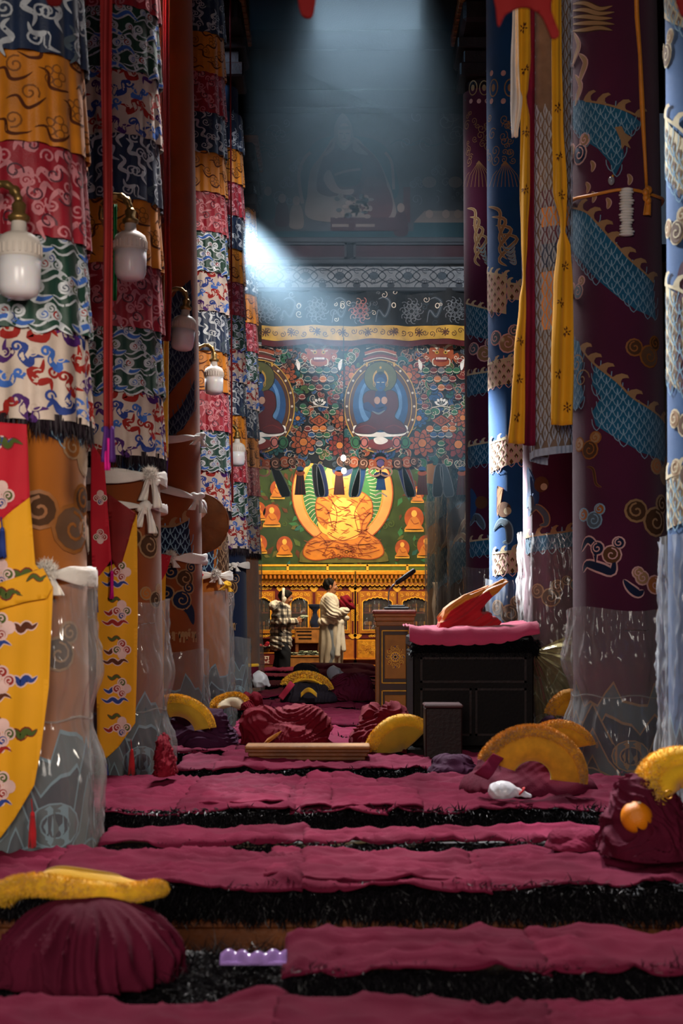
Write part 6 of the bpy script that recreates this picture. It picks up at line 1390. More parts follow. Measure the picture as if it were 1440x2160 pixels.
# ------------------------------------------------------------------ pointed silk banners on the left pillars
BP = ['banner_yellow', 'banner_red', 'banner_darkred', 'thread_navy', 'thread_blue', 'thread_green', 'thread_red', 'thread_brown', 'thread_pink', 'cream', 'thread_silver']
def bart(Y, o, ph=0.0, grid=9.0, lift=.0011):
    s_ = F/Y; o = Vector(o)
    def fn(px, py, h):
        q = P(px, py, Y); return (q[0]-o.x, Y-h-.010*math.sin(px*.045+ph)*math.sin(py*.006+ph)-.004*math.sin(px*.11+py*.01)-o.y, q[2]-o.z)
    return Art(fn, BP, lift, grid)
def flower_cloud(a, x, y, s, i, clip):
    C = [['thread_red', 'thread_green', 'thread_red', 'thread_pink'], ['thread_pink', 'thread_red', 'thread_green', 'thread_navy'], ['thread_green', 'thread_red', 'thread_pink', 'thread_red']][i % 3]
    d = 1 if i % 2 else -1; tc = [('thread_navy', 'thread_brown'), ('thread_green', 'thread_red'), ('thread_brown', 'thread_navy')][i % 3]
    if not inside((x, y), clip): return
    def ok(p): return all(inside(q, clip) for q in p)
    t1 = [(x-.2*s*d, y+.25*s), (x-.8*s*d, y-.02*s), (x-1.15*s*d, y+.30*s), (x-1.5*s*d, y-.05*s), (x-1.85*s*d, y+.12*s), (x-2.2*s*d, y-.18*s)]; t2 = [(x-.6*s*d, y+1.25*s), (x-.1*s*d, y+1.0*s), (x+.35*s*d, y+1.3*s), (x+.8*s*d, y+1.02*s), (x+1.25*s*d, y+1.25*s), (x+1.8*s*d, y+.95*s)]; t3 = [(x+.2*s*d, y+.3*s), (x+.75*s*d, y+.1*s), (x+1.1*s*d, y+.4*s), (x+1.6*s*d, y+.1*s)]; t4 = [(x+.0*s*d, y-.6*s), (x+.45*s*d, y-1.0*s), (x+.85*s*d, y-.75*s), (x+1.25*s*d, y-1.05*s)]
    for t, c, w in ((t1, tc[0], .46), (t2, tc[1], .40), (t3, tc[1], .36), (t4, 'thread_green', .28)):
        if ok(t): flame(a, t, s*w, c, 'thread_pink' if c != 'thread_green' else 'banner_darkred', 1, .3)
    L = [(0, -.42, .36, 1), (-.42, .12, .36, -1), (.42, .12, .36, 1), (0, .55, .33, -1)]
    if all(inside((x+s*l[0]*1.8, y+s*l[1]*1.8), clip) for l in L): cloud(a, x, y, s, 'thread_red', 'thread_pink', 3, 1, L, C, .12)
    a.cut('embroidered_cloud')
def banner(name, label, Y, parts, motif, s, dx, dy, cat='banner', ph=0.0, red_s=None):
    x, y = parts[0][2][0]; o = P(x, y, Y); t = thing(name, label, cat, o)
    for pn, m, poly, lift, mot in parts:
        a = bart(Y, o, ph, max(5, s*.35)); a.poly(poly, m, lift); q = a.build(pn, t); md = q.modifiers.new('thickness', 'SOLIDIFY'); md.thickness = .003
        if not mot: continue
        a = bart(Y, o, ph, max(4, s*.3), .0011); f0 = a.fn; a.fn = (lambda f, L: (lambda u, v, h: f(u, v, h+.0011*L+.0024)))(f0, lift); a.par = q
        xs = [p[0] for p in poly]; ys = [p[1] for p in poly]; i = 0; yy = min(ys)+dy*.45
        while yy < max(ys):
            xx = min(xs)+dx*(.3 if i % 2 else .8); 
            while xx < max(xs): flower_cloud(a, xx, yy, s if m != 'banner_red' else (red_s or s), i, poly); i += 1; xx += dx
            i += 1; yy += dy
    return t
banner('silk_banner', 'large yellow cloud-embroidered banner with a red top on the nearest left pillar', 4.625,
 [('yellow_panel', 'banner_yellow', [(-130, 1150), (0, 1098), (61, 1045), (74, 1190), (112, 1238), (108, 1340), (104, 1450), (88, 1580), (74, 1655), (30, 1728), (0, 1768), (-130, 1780)], 1, True),
  ('red_top', 'banner_red', [(-130, 880), (57, 896), (62, 1048), (0, 1102), (-130, 1160)], 3, True),
  ('rolled_fold', 'banner_yellow', [(-130, 1280), (15, 1226), (92, 1198), (113, 1238), (100, 1262), (55, 1270), (-20, 1292), (-130, 1315)], 16, True)], None, 34, 104, 112, ph=1.0)
banner('silk_banner', 'yellow cloud-embroidered banner with a slanted tip and white-clouded red strip, second from the front', 6.66,
 [('yellow_panel', 'banner_yellow', [(201, 1205), (240, 1190), (262, 1150), (289, 1085), (291, 1300), (288, 1440), (285, 1525), (250, 1575), (221, 1602), (206, 1560), (204, 1400)], 1, True),
  ('dark_red_fold', 'banner_darkred', [(226, 1040), (286, 1082), (272, 1140), (252, 1208), (236, 1180)], 4, False),
  ('red_strip', 'banner_red', [(192, 930), (220, 975), (228, 1080), (236, 1180), (212, 1212), (196, 1226), (191, 1100)], 6, True)], None, 24, 70, 82, ph=2.0, red_s=18)
banner('silk_banner', 'narrow yellow banner with a red fold beside the navy cloud carpet', 8.72,
 [('yellow_panel', 'banner_yellow', [(322, 1230), (350, 1195), (348, 1300), (346, 1380), (345, 1476), (325, 1470)], 1, True), ('red_fold', 'banner_red', [(322, 1165), (362, 1172), (352, 1205), (334, 1238), (322, 1240)], 4, False)], None, 13, 34, 46, ph=.5)
banner('silk_banner', 'thin yellow banner strip in front of the fourth left pillar', 10.82,
 [('yellow_panel', 'banner_yellow', [(408, 1220), (428, 1220), (427, 1478), (410, 1478)], 1, True), ('red_fold', 'banner_red', [(406, 1195), (430, 1212), (420, 1230), (408, 1235)], 4, False)], None, 9, 20, 32, ph=.5)
# ---- ribbons and tassels
def ribbon(name, label, pts, Y, m, cat='ribbon', fold=.3, waves=3.0, parts=None, depth=.03):
    """hanging ribbon: pts are (y, left x, right x) down its length"""
    o = Vector(P((pts[0][1]+pts[0][2])/2, pts[0][0], Y)); t = thing(name, label, cat, o)
    def seg(ps, mm, nm):
        n = max(8, int((ps[-1][0]-ps[0][0])/14))
        def row(v):
            yy = lerp(ps[0][0], ps[-1][0], v)
            for k in range(len(ps)-1):
                if yy <= ps[k+1][0] or k == len(ps)-2:
                    t_ = (yy-ps[k][0])/(ps[k+1][0]-ps[k][0]); t_ = t_*t_*(3-2*t_); return yy, lerp(ps[k][1], ps[k+1][1], t_), lerp(ps[k][2], ps[k+1][2], t_)
        def fn(u, v):
            yy, a, b = row(v); w = (b-a)/F*Y; q = P(lerp(a, b, u), yy, Y); return (q[0]-o.x, Y-o.y+fold*w*math.sin(u*waves*PI+yy*.004)-depth*.3*math.sin(yy*.01), q[2]-o.z)
        return MB().surf(fn, 14, n).build(nm, MATS[mm], t, solid=.003), fn, row
    r = seg(pts, m, 'cloth'); 
    for nm, mm, ps in (parts or []): seg(ps, mm, nm)
    return t, r
def tassel3(label, x, y0, y1, Y, m, w=.012, cap='cream'):
    a = P(x, y0, Y); b = P(x, y1, Y); t = thing('tassel', label, 'tassel', b); L = a[2]-b[2]; g = random.Random(int(x+y0))
    MB().tube([(0, 0, L), (.004, 0, L*.72)], .0025, 6).build('cord', MATS[m], t); MB().sphere((.004, 0, L*.68), (.008, .008, .012), 10).build('knot', MATS[m], t)
    mb = MB()
    for k in range(16): an = k*PI/8; mb.tube([(.004+.006*math.cos(an), .006*math.sin(an), L*.66), (.004+w*math.cos(an), w*math.sin(an), L*.3), (.004+w*math.cos(an)*1.1+g.uniform(-.004, .004), w*math.sin(an), g.uniform(0, .01))], .0028, 5)
    mb.build('threads', MATS[m], t); return t
ribbon('hanging_ribbon', 'long dark red ribbon with a purple and pink end before the second brocade hanging', [(-420, 214, 240), (0, 212, 236), (500, 217, 237), (905, 220, 238)], 4.45, 'banner_darkred', parts=[('purple_end', 'purple', [(900, 220, 240), (975, 214, 242)]), ('pink_end', 'magenta', [(925, 218, 232), (992, 221, 231)])])
ribbon('hanging_ribbon', 'short green ribbon behind the second lamp bulb', [(430, 238, 246), (560, 238, 246), (634, 236, 246)], 6.3, 'green_tape')
ribbon('hanging_ribbon', 'orange yellow ribbon with a magenta tail between the second and third left pillars', [(-900, 347, 357), (380, 347, 357), (700, 346, 356), (965, 343, 354)], 7.6, 'hat_yellow', parts=[('purple_end', 'purple', [(955, 340, 354), (1010, 342, 352)]), ('magenta_end', 'magenta', [(985, 344, 351), (1030, 345, 352)])])
ribbon('hanging_ribbon', 'dark red ribbon along the edge of the second brocade hanging', [(-960, 340, 352), (480, 346, 358), (600, 347, 362), (720, 345, 360)], 7.2, 'banner_darkred')
ribbon('long_brocade_strip', 'narrow greyish brocade strip hanging between the second and third left pillars', [(-820, 330, 352), (0, 335, 356), (200, 338, 358), (470, 340, 360)], 7.9, 'silk_maroon', 'banner', fold=.15)
ribbon('hanging_ribbon', 'dark red cord ribbon over the fifth left pillar hanging', [(-50, 484, 487), (900, 487, 490), (1060, 488, 492)], 12.6, 'banner_darkred')
tassel3('pink tassel at the foot of the white-clouded red strip', 234, 1182, 1264, 6.62, 'magenta', .005); tassel3('red tassel at the tip of the large yellow banner', 66, 1685, 1790, 4.60, 'bright_red', .010); tassel3('red tassel at the slanted tip of the second yellow banner', 276, 1560, 1636, 6.62, 'bright_red', .012)
tassel3('blue tassel left of the second yellow banner', 200, 1228, 1292, 6.60, 'thread_navy', .009); tassel3('blue tassel at the left edge on the large yellow banner', 2, 1090, 1180, 4.59, 'thread_navy', .009); tassel3('blue tassel beside the foot of the second left pillar', 222, 1598, 1652, 6.62, 'thread_navy', .010)
# ---- white scarves tied round the pillars
def khata(p, py, hpx, label, ku, tail=.12, fluff=True, slope=0.0, seed=0, m='white_silk', band=True):
    z = zy(p, py); hh = hpx/F*p.y; o = Vector((p.x, p.y, z)); t = thing('ceremonial_scarf', label, 'scarf', o, 'white scarves tied round the left pillars'); W = 2*PI*p.r
    def fn(u, v):
        a = (u-.5)*W; an = v*2*PI; pin = 1-.72*math.exp(-((a-ku)/.07)**2); n = noise.noise(Vector((u*14, math.cos(an)*2, seed)))
        q = p.pt(a, z+slope*a+hh*.5*math.sin(an)*pin*(1+.25*n)+.006*n, .030+.016*(.6+.4*math.cos(an))*(1.6-pin)+.006*n*math.sin(an*5+u*30)); return (q[0]-o.x, q[1]-o.y, q[2]-o.z)
    if band: MB().surf(fn, 70, 18, 0, False).build('band', MATS[m], t)
    k = Vector(p.pt(ku, z+slope*ku, .05))-o; g = random.Random(seed)
    def kn(X, Y, Z):
        D = s_ell(X, Y, Z, (0, 0, 0), (.03, .022, .026))
        for q in range(4): D = smin(D, s_ell(X, Y, Z, (g0[q][0], g0[q][1], g0[q][2]), (.018, .014, .016)), .012)
        return D+.004*wob(X, Y, Z, 160, seed)
    g0 = [(g.uniform(-.03, .03), g.uniform(-.015, .01), g.uniform(-.028, .028)) for _ in range(4)]
    sdf_mesh('knot', kn, (-.06, -.045, -.06), (.06, .045, .06), .004, MATS[m], t, tuple(k))
    for d in (-1, 1):
        L = tail*(1 if d > 0 else .75); MB().surf(lambda u, v: (k.x+d*.012+.05*d*v*.5+(u-.5)*(.018+.03*v), k.y-.012+.014*math.sin(u*7+v*3), k.z-L*v-.01), 8, 12).build('tail', MATS[m], t, solid=.003)
    if fluff:
        q = np.random.default_rng(seed); n = 700; d = q.normal(0, 1, (n, 3)); d /= np.linalg.norm(d, axis=1)[:, None]; blades('frayed_end', d*.02+np.array([k.x, k.y-.01, k.z+.01]), d, .03, .0015, MATS['white_silk'], t, .5, seed)
    return t
khata(LP[0], 1211, 42, 'white silk scarf knotted round the nearest left pillar above the plastic', .085, .06, True, -.02, 1)
khata(LP[1], 1005, 32, 'white silk scarf wrapped round the second left pillar under the brocade hem', .15, .14, True, 0, 2); khata(LP[1], 1068, 20, 'white cord-like scarf knotted at the side of the second left pillar, below the broad one', .125, .12, False, 0, 3)
khata(LP[2], 930, 17, 'upper white ribbon scarf on the third left pillar', .19, .05, False, .15, 4); khata(LP[2], 1034, 17, 'white ribbon scarf slanting down to the round brown disc', .17, .08, False, -.3, 5); khata(LP[2], 1178, 22, 'white scarf tied above the navy cloud on the third left pillar', .02, .05, True, 0, 6)
khata(LP[3], 1214, 20, 'white scarf on the fourth left pillar above its plastic', .10, .06, True, 0, 7); khata(LP[4], 1192, 14, 'white scarf on the fifth left pillar', .08, .05, False, 0, 8)
ylw = khata(LP[3], 1232, 16, 'small yellow scarf knotted beside the white one on the fourth left pillar', .17, .05, False, 0, 9, 'hat_yellow', False)
# ---- lamps on the left pillars
glow = mat('lamp_white', '#f2eef0', .25, .03, sss=.3, spec=.5); coll = mat('lamp_collar', '#d8ccc0', .45, .05); brass = mat('lamp_brass', '#9a7a48', .35, .15, 30, metal=.7)
def lamp(px, py, Y, label, first=[None], flip=1, dy=.16, tilt=0.0):
    """bulb bottom at the pixel (px, py)"""
    c = P(px, py, Y)
    if first[0] is None:
        t = thing('wall_lamp', label, 'lamp', c, 'bulb lamps on curved arms along the left pillars'); first[0] = t
        MB().lathe([(.0, .0), (.035, .002), (.058, .012), (.067, .032), (.069, .085), (.069, .128)], 28).build('bulb', glow, t)
        b = MB(); b.lathe([(.070, .126), (.071, .132), (.071, .172), (.064, .192), (.045, .206), (.026, .214), (.024, .245), (.020, .25), (0, .25)], 28); b.build('collar', coll, t)
        rb = MB().box(-.003, .003, -.0745, -.070, .136, .168, 0, .001).mesh('rib', coll)
        for k in range(24): o = link('rib', rb, t); o.rotation_euler = (0, 0, k*PI/12)
        MB().lathe([(.022, .245), (.034, .25), (.036, .262), (.02, .275), (.024, .30), (.012, .315)], 20).build('socket', brass, t)
        pts = cr([(0, .31), (-.012, .345), (-.05, .37), (-.10, .36), (-.125, .325), (-.13, .27)], 5); b = MB(); b.tube([(x, .04*(-x)*8*.5, z) for x, z in pts], [.011+.004*math.sin(k*.9)**2 for k in range(len(pts))], 10); b.build('arm', brass, t)
        b = MB(); b.sphere((-.016, .01, .348), .019, 12); b.build('finial', brass, t); MB().tube([(-.13, .02, .28), (-.13, dy+.02, .26)], .009, 8).build('wall_arm', brass, t)
    else: t = dup(first[0], c, None, label)
    return t
lamp(40, 630, 4.56, 'nearest white bulb lamp, at the left edge of the frame'); lamp(275, 592, 6.15, 'white bulb lamp right of the dark red ribbon'); t3 = lamp(383, 740, 8.55, 'white bulb lamp leaning before the dark scaled carpet'); t3.rotation_euler = (0, .10, 0)
lamp(451, 833, 10.55, 'white bulb lamp before an orange brocade tier'); lamp(500, 984, 12.7, 'smallest white bulb lamp, beside the red brocade tier')
# ---- round brown disc
t = thing('round_disc', 'large round brown creased disc hanging between the third and fourth left pillars', 'disc', P(419, 1104, 9.75)); sk = mat('disc_skin', '#6a3d12', .6, .3, 9, .3, 60)
b = MB(); pr = []
for k in range(13): r = .205*k/12; pr.append((max(r, .0005), -.030*(1-(k/12)**2)))
b.surf(lambda u, v: (lambda r, an, i: (r*math.cos(an), -.034*(1-v*v)+.004*math.sin(an*9)*v+.003*math.sin(an*23+v*9)*v, r*math.sin(an)))(.205*v+.0004, u*2*PI, 0), 64, 16, 0, True); b.build('face', sk, t)
MB().tube([(.203*math.cos(k*PI/24), .004, .203*math.sin(k*PI/24)) for k in range(49)], .007, 8).build('rim', MATS['wood_brown'], t); MB().surf(lambda u, v: (.2*v*math.cos(u*2*PI), .012, .2*v*math.sin(u*2*PI)), 40, 3, 0, True).build('back', sk, t)
MB().tube([(-.10, .004, .176), (-.11, .0, 1.2), (-.10, 0, ZC-.2-t.location.z)], .004, 6).build('cord', MATS['wood_brown'], t)

# ------------------------------------------------------------------ scarves and netted hanging by the thick maroon pillar
rod = thing('hanging_rod', 'wooden rod over the yellow scarves, above the top of the frame', 'rod', (1.0, 6.72, 4.55)); MB().tube([(-.32, 0, 0), (.36, 0, 0)], .014, 10).build('pole', MATS['wood_brown'], rod); MB().tube([(.36, 0, 0), (.37, .05, -.01)], .012, 8).build('bracket', MATS['wood_brown'], rod)
TOP = -330
y1, (o1, f1, r1) = ribbon('yellow_scarf', 'long yellow scarf with dark flower prints, pinched in the middle, left of the maroon strip', [(TOP, 1094, 1116), (25, 1093, 1118), (120, 1094, 1119), (195, 1097, 1113), (206, 1102, 1109), (250, 1098, 1117), (400, 1097, 1118), (500, 1100, 1113), (585, 1103, 1108), (640, 1095, 1109), (750, 1084, 1106), (850, 1078, 1106), (936, 1071, 1105)], 6.5, 'banner_yellow', 'scarf', .22, 2.0)
ribbon('maroon_strip', 'long maroon cloth strip between the yellow scarf and the netted hanging', [(TOP, 1108, 1126), (25, 1112, 1127), (300, 1104, 1127), (700, 1106, 1128), (940, 1103, 1128)], 6.60, 'maroon_cloth_rose', 'ribbon', .2, 2)
ribbon('white_scarf', 'short bright white scarf left of the yellow one', [(TOP, 1083, 1093), (28, 1081, 1092), (140, 1077, 1096), (210, 1077, 1102), (290, 1079, 1091)], 6.55, 'white_silk', 'scarf', .3, 3)
y2, (o2, f2, r2) = ribbon('yellow_scarf', 'pale yellow scarf tied in the middle beside the thick maroon pillar', [(TOP, 1163, 1184), (110, 1163, 1184), (250, 1164, 1187), (400, 1167, 1196), (468, 1182, 1194), (485, 1183, 1192), (520, 1176, 1203), (600, 1168, 1207), (760, 1162, 1208), (897, 1161, 1206)], 6.46, 'banner_yellow', 'scarf', .16, 2.6)
for (t, fn, row, spots) in ((y1, f1, r1, ((60, .4), (150, .5), (280, .55), (400, .5), (720, .5), (800, .55), (880, .45))), (y2, f2, r2, ((230, .5), (330, .5), (410, .6), (560, .6), (640, .35), (700, .7), (790, .3), (860, .75)))):
    ya, yb = (TOP, 936) if t is y1 else (TOP, 897); g = random.Random(3)
    for yy, u0 in spots:
        v0 = (yy-ya)/(yb-ya); _, xa, xb = row(v0); w = (xb-xa); a = Art(lambda u, v, h: tuple(Vector(fn(min(1, max(0, u0+u/w)), v0+v/(yb-ya)))+Vector((0, -.004-h, 0))), ['thread_brown', 'thread_dark'], .001)
        for k in range(6): an = k*PI/3+g.random(); a.stroke([(2.5*math.cos(an), 2.5*math.sin(an)), (5.5*math.cos(an+.15), 7.5*math.sin(an+.15)), (8.5*math.cos(an), 13*math.sin(an))], 3.2, 'thread_brown', 1, bump_t)
        a.poly(disc(0, 0, 2, 2.4, 8), 'thread_brown', 1); a.build('printed_flower', t)
# netted cylinder of silk
nt = thing('netted_hanging', 'grey netted tubular hanging behind the pale yellow scarf', 'banner', P(1164, 945, 6.68)); o = Vector(nt.location); mat('net_grey', '#9aa2b0', .6, .15, 20); mat('net_brown', '#6f5a4a', .7, .3, 12)
def tube_pt(u, z, h=0.0): r = .092+h+.004*math.sin(u*40); a = (u-.5)*2*PI*.98; return (r*math.sin(a), .02-r*math.cos(a)*.75, z)
HT = 4.55-o.z
MB().surf(lambda u, v: tube_pt(u, v*HT+.05*(u-.5)*(1-v)*1.4), 48, 60, 0).build('silk_tube', MATS['net_brown'], nt)
a = Art(lambda u, z, h: tube_pt(u, z+.05*(u-.5)*1.4*(1-z/HT), .003+h), ['net_grey', 'silk_white', 'banner_yellow', 'silk_blue', 'silk_maroon', 'silk_orange'], .0015)
for j, (z0, z1, c) in enumerate(((1.03, 1.12, 'silk_orange'), (.95, 1.03, 'silk_maroon'), (.84, .95, 'silk_blue'), (1.12, 1.2, 'silk_maroon'), (.55, .82, 'silk_orange'))): 
    for q in range(12): a.poly([(.40+.02*q, z0), (.42+.02*q, z0), (.42+.02*q, z1), (.40+.02*q, z1)], c, 1)
a.build('patchwork', nt)
a = Art(lambda u, z, h: tube_pt(u, z+.05*(u-.5)*1.4*(1-z/HT), .008+h), ['net_grey'], .0015)
for q in range(30):
    for j in range(34): 
        if .36 < q/30 < .5 and j > 20: continue
        zc_ = .03+j*.075+(.0375 if q % 2 else 0); a.stroke([(q/30, zc_-.03), (q/30+.012, zc_), (q/30, zc_+.03)], .019, 'net_grey', 1, bump_t); a.stroke([(q/30, zc_-.034), (q/30-.012, zc_), (q/30, zc_+.034)], .008, 'net_grey', 1)
a.build('net', nt, 'stuff')
MB().surf(lambda u, v: tube_pt(u, .05*(u-.5)*1.4-.035*v, .006+.004*math.sin(u*150)), 90, 3).build('knotted_hem', MATS['net_grey'], nt)
# cords and garland on the thick pillar
p = RP[1]
def pc(px, py, h=.02): u, z = p.uz(px, py); return p.pt(u, z, h)
t = tag(MB().tube([p.pt((k/40-.5)*2*PI*p.r, zy(p, 404)+.006*math.sin(k*.7), .014) for k in range(41)], .008, 8).build('orange_twine', MATS['silk_orange']), 'orange cord tied round the thick maroon pillar', 'cord')
kx = p.uz(1356, 404); kb = MB(); 
for q in range(5): c = p.pt(kx[0]+.01*math.cos(q*1.3), kx[1]+.012*math.sin(q*1.3)-.01*q, .03); kb.sphere(c, (.016, .016, .02), 10)
kb.build('knot', MATS['silk_orange'], t); MB().surf(lambda u, v: tuple(Vector(p.pt(kx[0]+.02*(u-.5)*(1+v), kx[1]-.12*v, .03+.006*math.sin(u*6+v*4)))), 6, 10).build('tail', MATS['silk_orange'], t, solid=.003)
tag(MB().tube([pc(x, y, .018) for x, y in ((1336, -60), (1339, 40), (1345, 120), (1349, 220), (1354, 320), (1358, 398))], [.011, .012, .010, .013, .009, .008], 8).build('orange_streamer', MATS['silk_orange']), 'orange cord hanging down the right side of the thick maroon pillar', 'cord')
t = thing('white_garland', 'short crumpled white garland hanging on the orange cord', 'garland', pc(1318, 500, .03)); L = zy(p, 397)-t.location.z; g = random.Random(6)
for k in range(17): MB().sphere((.004*math.sin(k*1.7), .0, L*(k+.3)/17.5), (.034+g.uniform(-.006, .006), .022, L/28), 10).build('crumpled_petal', MATS['white_silk'], t)
t = thing('clear_bead', 'small clear bead on the orange cord beside the garland', 'bead', pc(1290, 385, .03)); MB().sphere((0, 0, 0), (.016, .014, .022), 12).build('glass', mat('bead_glass', '#e8eef4', .05, 0, trans=.7, spec=.8), t); MB().sphere((.006, -.004, .02), (.006, .006, .008), 8).build('cap', MATS['gold'], t)
# ------------------------------------------------------------------ red pennants hanging close to the camera, out of focus
mat('pennant_red', '#4e0607', .8, .1, 5, spec=.1)
def pennant(label, poly, Y):
    o = Vector(P(sum(q[0] for q in poly)/len(poly), max(q[1] for q in poly), Y)); t = thing('red_pennant', label, 'pennant', o, 'red pennants hanging overhead'); top = min(q[1] for q in poly)
    a = Art(lambda x, y, h: (lambda q: (q[0]-o.x, Y-o.y+.006*math.sin(x*.06)-h, q[2]-o.z))(P(x, y, Y)), ['pennant_red'], .001, 8); a.poly(cr(poly, 4, True), 'pennant_red', 1); q = a.build('cloth', t); q.modifiers.new('thickness', 'SOLIDIFY').thickness = .004
    x = [p_[0] for p_ in poly if p_[1] == top]; xx = P(sum(x)/len(x), top+4, Y); MB().tube([(xx[0]-o.x, 0, xx[2]-o.z), (xx[0]-o.x, 0, ZC-.2-o.z)], .003, 6).build('cord', MATS['bright_red'], t)
pennant('largest red pennant, ragged, over the yellow scarves', [(1040, -60), (1044, 20), (1050, 58), (1066, 30), (1100, 18), (1136, 34), (1152, 60), (1164, 82), (1180, 72), (1168, 40), (1160, 10), (1172, -60)], 2.9)
pennant('small red pennant at the top, left of the centre', [(628, -60), (630, 18), (646, 38), (662, 24), (666, -60)], 2.9)
pennant('tiny red pennant tip over the nearest brocade hanging', [(92, -60), (98, 4), (114, 14), (130, 2), (134, -60)], 2.9)
pennant('red pennant at the top right corner', [(1416, -60), (1428, 22), (1442, 40), (1470, 10), (1470, -60)], 2.9)
# ------------------------------------------------------------------ the two people
skin = mat('skin', '#a8704e', .55, .08, 9, .1, 200, sss=.15); hair = mat('hair_black', '#080606', .7, .3, 60, spec=.15); lip = mat('lip', '#8a4038', .6, .05); eye_w = mat('eye_white', '#d8d2c8', .4, .02); eye_d = mat('eye_dark', '#120c0a', .3, .02)
mat('chuba_white', '#d6cbb6', .85, .12, 8, .3, 160, sheen=.2); mat('chuba_grey', '#b3a48c', .9, .2, 6, .3, 160); mat('trouser_grey', '#6f7376', .85, .15, 9, .2, 200); mat('trouser_black', '#14151b', .85, .2, 9, .2, 200); mat('fleece', '#e2d8c4', .95, .12, 40, .6, 140, sheen=.4); mat('shoe_brown', '#3a281c', .6, .2)
def plaid():
    m = bpy.data.materials.new('plaid_wool'); m.use_nodes = True; MATS['plaid_wool'] = m; nt = m.node_tree; b = nt.nodes['Principled BSDF']; b.inputs['Roughness'].default_value = .9; b.inputs['Sheen Weight'].default_value = .3
    tc = nt.nodes.new('ShaderNodeTexCoord'); sp_ = nt.nodes.new('ShaderNodeSeparateXYZ'); nt.links.new(tc.outputs['Object'], sp_.inputs[0])
    def N(op, a, b_=None):
        n = nt.nodes.new('ShaderNodeMath'); n.operation = op
        for i, v in enumerate((a, b_)):
            if v is None: continue
            if isinstance(v, (int, float)): n.inputs[i].default_value = v
            else: nt.links.new(v, n.inputs[i])
        return n.outputs[0]
    h = N('ADD', sp_.outputs[0], N('MULTIPLY', sp_.outputs[1], .55)); t = None
    for src, f, o in ((h, 7.5, .1), (sp_.outputs[2], 7.0, .0)):
        q = N('FRACT', N('ADD', N('MULTIPLY', src, f), o)); wide = N('LESS_THAN', q, .38); thin = N('LESS_THAN', N('ABSOLUTE', N('SUBTRACT', q, .70)), .05); s_ = N('ADD', wide, N('MULTIPLY', thin, .6)); t = s_ if t is None else N('ADD', t, s_)
    r = nt.nodes.new('ShaderNodeValToRGB'); r.color_ramp.interpolation = 'LINEAR'
    for e, (p_, c) in zip((r.color_ramp.elements[0], r.color_ramp.elements[1]), ((0, srgb('#d3c8b2')), (1, srgb('#1b1715')))): e.position = p_; e.color = (*c, 1)
    e = r.color_ramp.elements.new(.5); e.color = (*srgb('#5a524a'), 1); nt.links.new(N('MULTIPLY', t, .5), r.inputs[0]); nt.links.new(r.outputs[0], b.inputs['Base Color']); return m
plaid()
def head_sdf(X, Y, Z, c, s, pitch=0.0):
    """head facing +x, centre c, s = half height; pitch tips it forward"""
    x0, y, z0 = X-c[0], Y-c[1], Z-c[2]; cp, sp_ = math.cos(pitch), math.sin(pitch); x = x0*cp-z0*sp_; z = x0*sp_+z0*cp
    e = lambda q, r: s_ell(x, y, z, tuple(v*s for v in q), tuple(v*s for v in r))
    D = e((-.10, 0, .22), (.80, .66, .76)); D = smin(D, e((.18, 0, -.38), (.52, .50, .58)), .25*s); D = smin(D, e((.42, 0, -.72), (.24, .28, .24)), .2*s)
    D = smin(D, s_cap(x, y, z, (.66*s, 0, .10*s), (.84*s, 0, -.22*s), .07*s, .13*s), .10*s); D = smin(D, e((.60, 0, .20), (.14, .42, .10)), .12*s)
    for k in (-1, 1):
        D = np.maximum(D, -(e((.76, k*.27, .04), (.16, .17, .10)))); D = smin(D, e((.50, k*.36, -.18), (.22, .20, .18)), .15*s); D = smin(D, e((-.08, k*.68, -.02), (.18, .09, .25)), .06*s)
    D = smin(D, e((.66, 0, -.45), (.12, .22, .07)), .07*s); return D
def face_parts(t, c, s, pitch=0.0, hairfn=None):
    cp, sp_ = math.cos(pitch), math.sin(pitch)
    def w(q): x, y, z = (v*s for v in q); return (c[0]+x*cp+z*sp_, c[1]+y, c[2]-x*sp_+z*cp)
    for k in (-1, 1):
        b = MB(); b.sphere(w((.655, k*.27, .05)), .115*s, 12); e = b.build('eye', eye_w, t); MB().sphere(w((.735, k*.275, .045)), .062*s, 10).build('iris', eye_d, e)
        MB().tube([w((.74, k*.12, .27)), w((.75, k*.27, .32)), w((.64, k*.44, .27))], .035*s, 6).build('eyebrow', hair, t)
    MB().tube([w((.70, -.2, -.47)), w((.775, 0, -.45)), w((.70, .2, -.47))], .05*s, 6).build('mouth', lip, t)
def hand(X, Y, Z, D, wr, dr, side, k=1.0, curl=.5):
    """palm, four unequal bent fingers and a thumb from its side"""
    wr = np.array(wr, float); f = np.array(dr, float); f /= np.linalg.norm(f); sd = np.array(side, float); sd -= f*sd.dot(f); sd /= np.linalg.norm(sd); nrm = np.cross(f, sd)
    pc_ = wr+f*.085*k
    for q in (-.027, -.009, .009, .027): D = smin(D, s_cap(X, Y, Z, wr+sd*q*.6*k, pc_+sd*q*k, .014*k, .013*k), .008)
    for q, L in ((-.030, .058), (-.010, .074), (.010, .080), (.029, .068)):
        a = pc_+sd*q*k; b = a+(f*.62-nrm*curl*.5)*L*k*.6; c = b+(f*.35-nrm*curl)*L*k*.5
        D = smin(D, s_cap(X, Y, Z, a, b, .0088*k, .0082*k), .003); D = smin(D, s_cap(X, Y, Z, b, c, .0082*k, .007*k), .003)
    a = wr+sd*.026*k+f*.02*k; b = a+sd*.032*k+f*.030*k; c = b+f*.032*k-nrm*.012*k
    D = smin(D, s_cap(X, Y, Z, a, b, .012*k, .0095*k), .005); return smin(D, s_cap(X, Y, Z, b, c, .0095*k, .0078*k), .004)
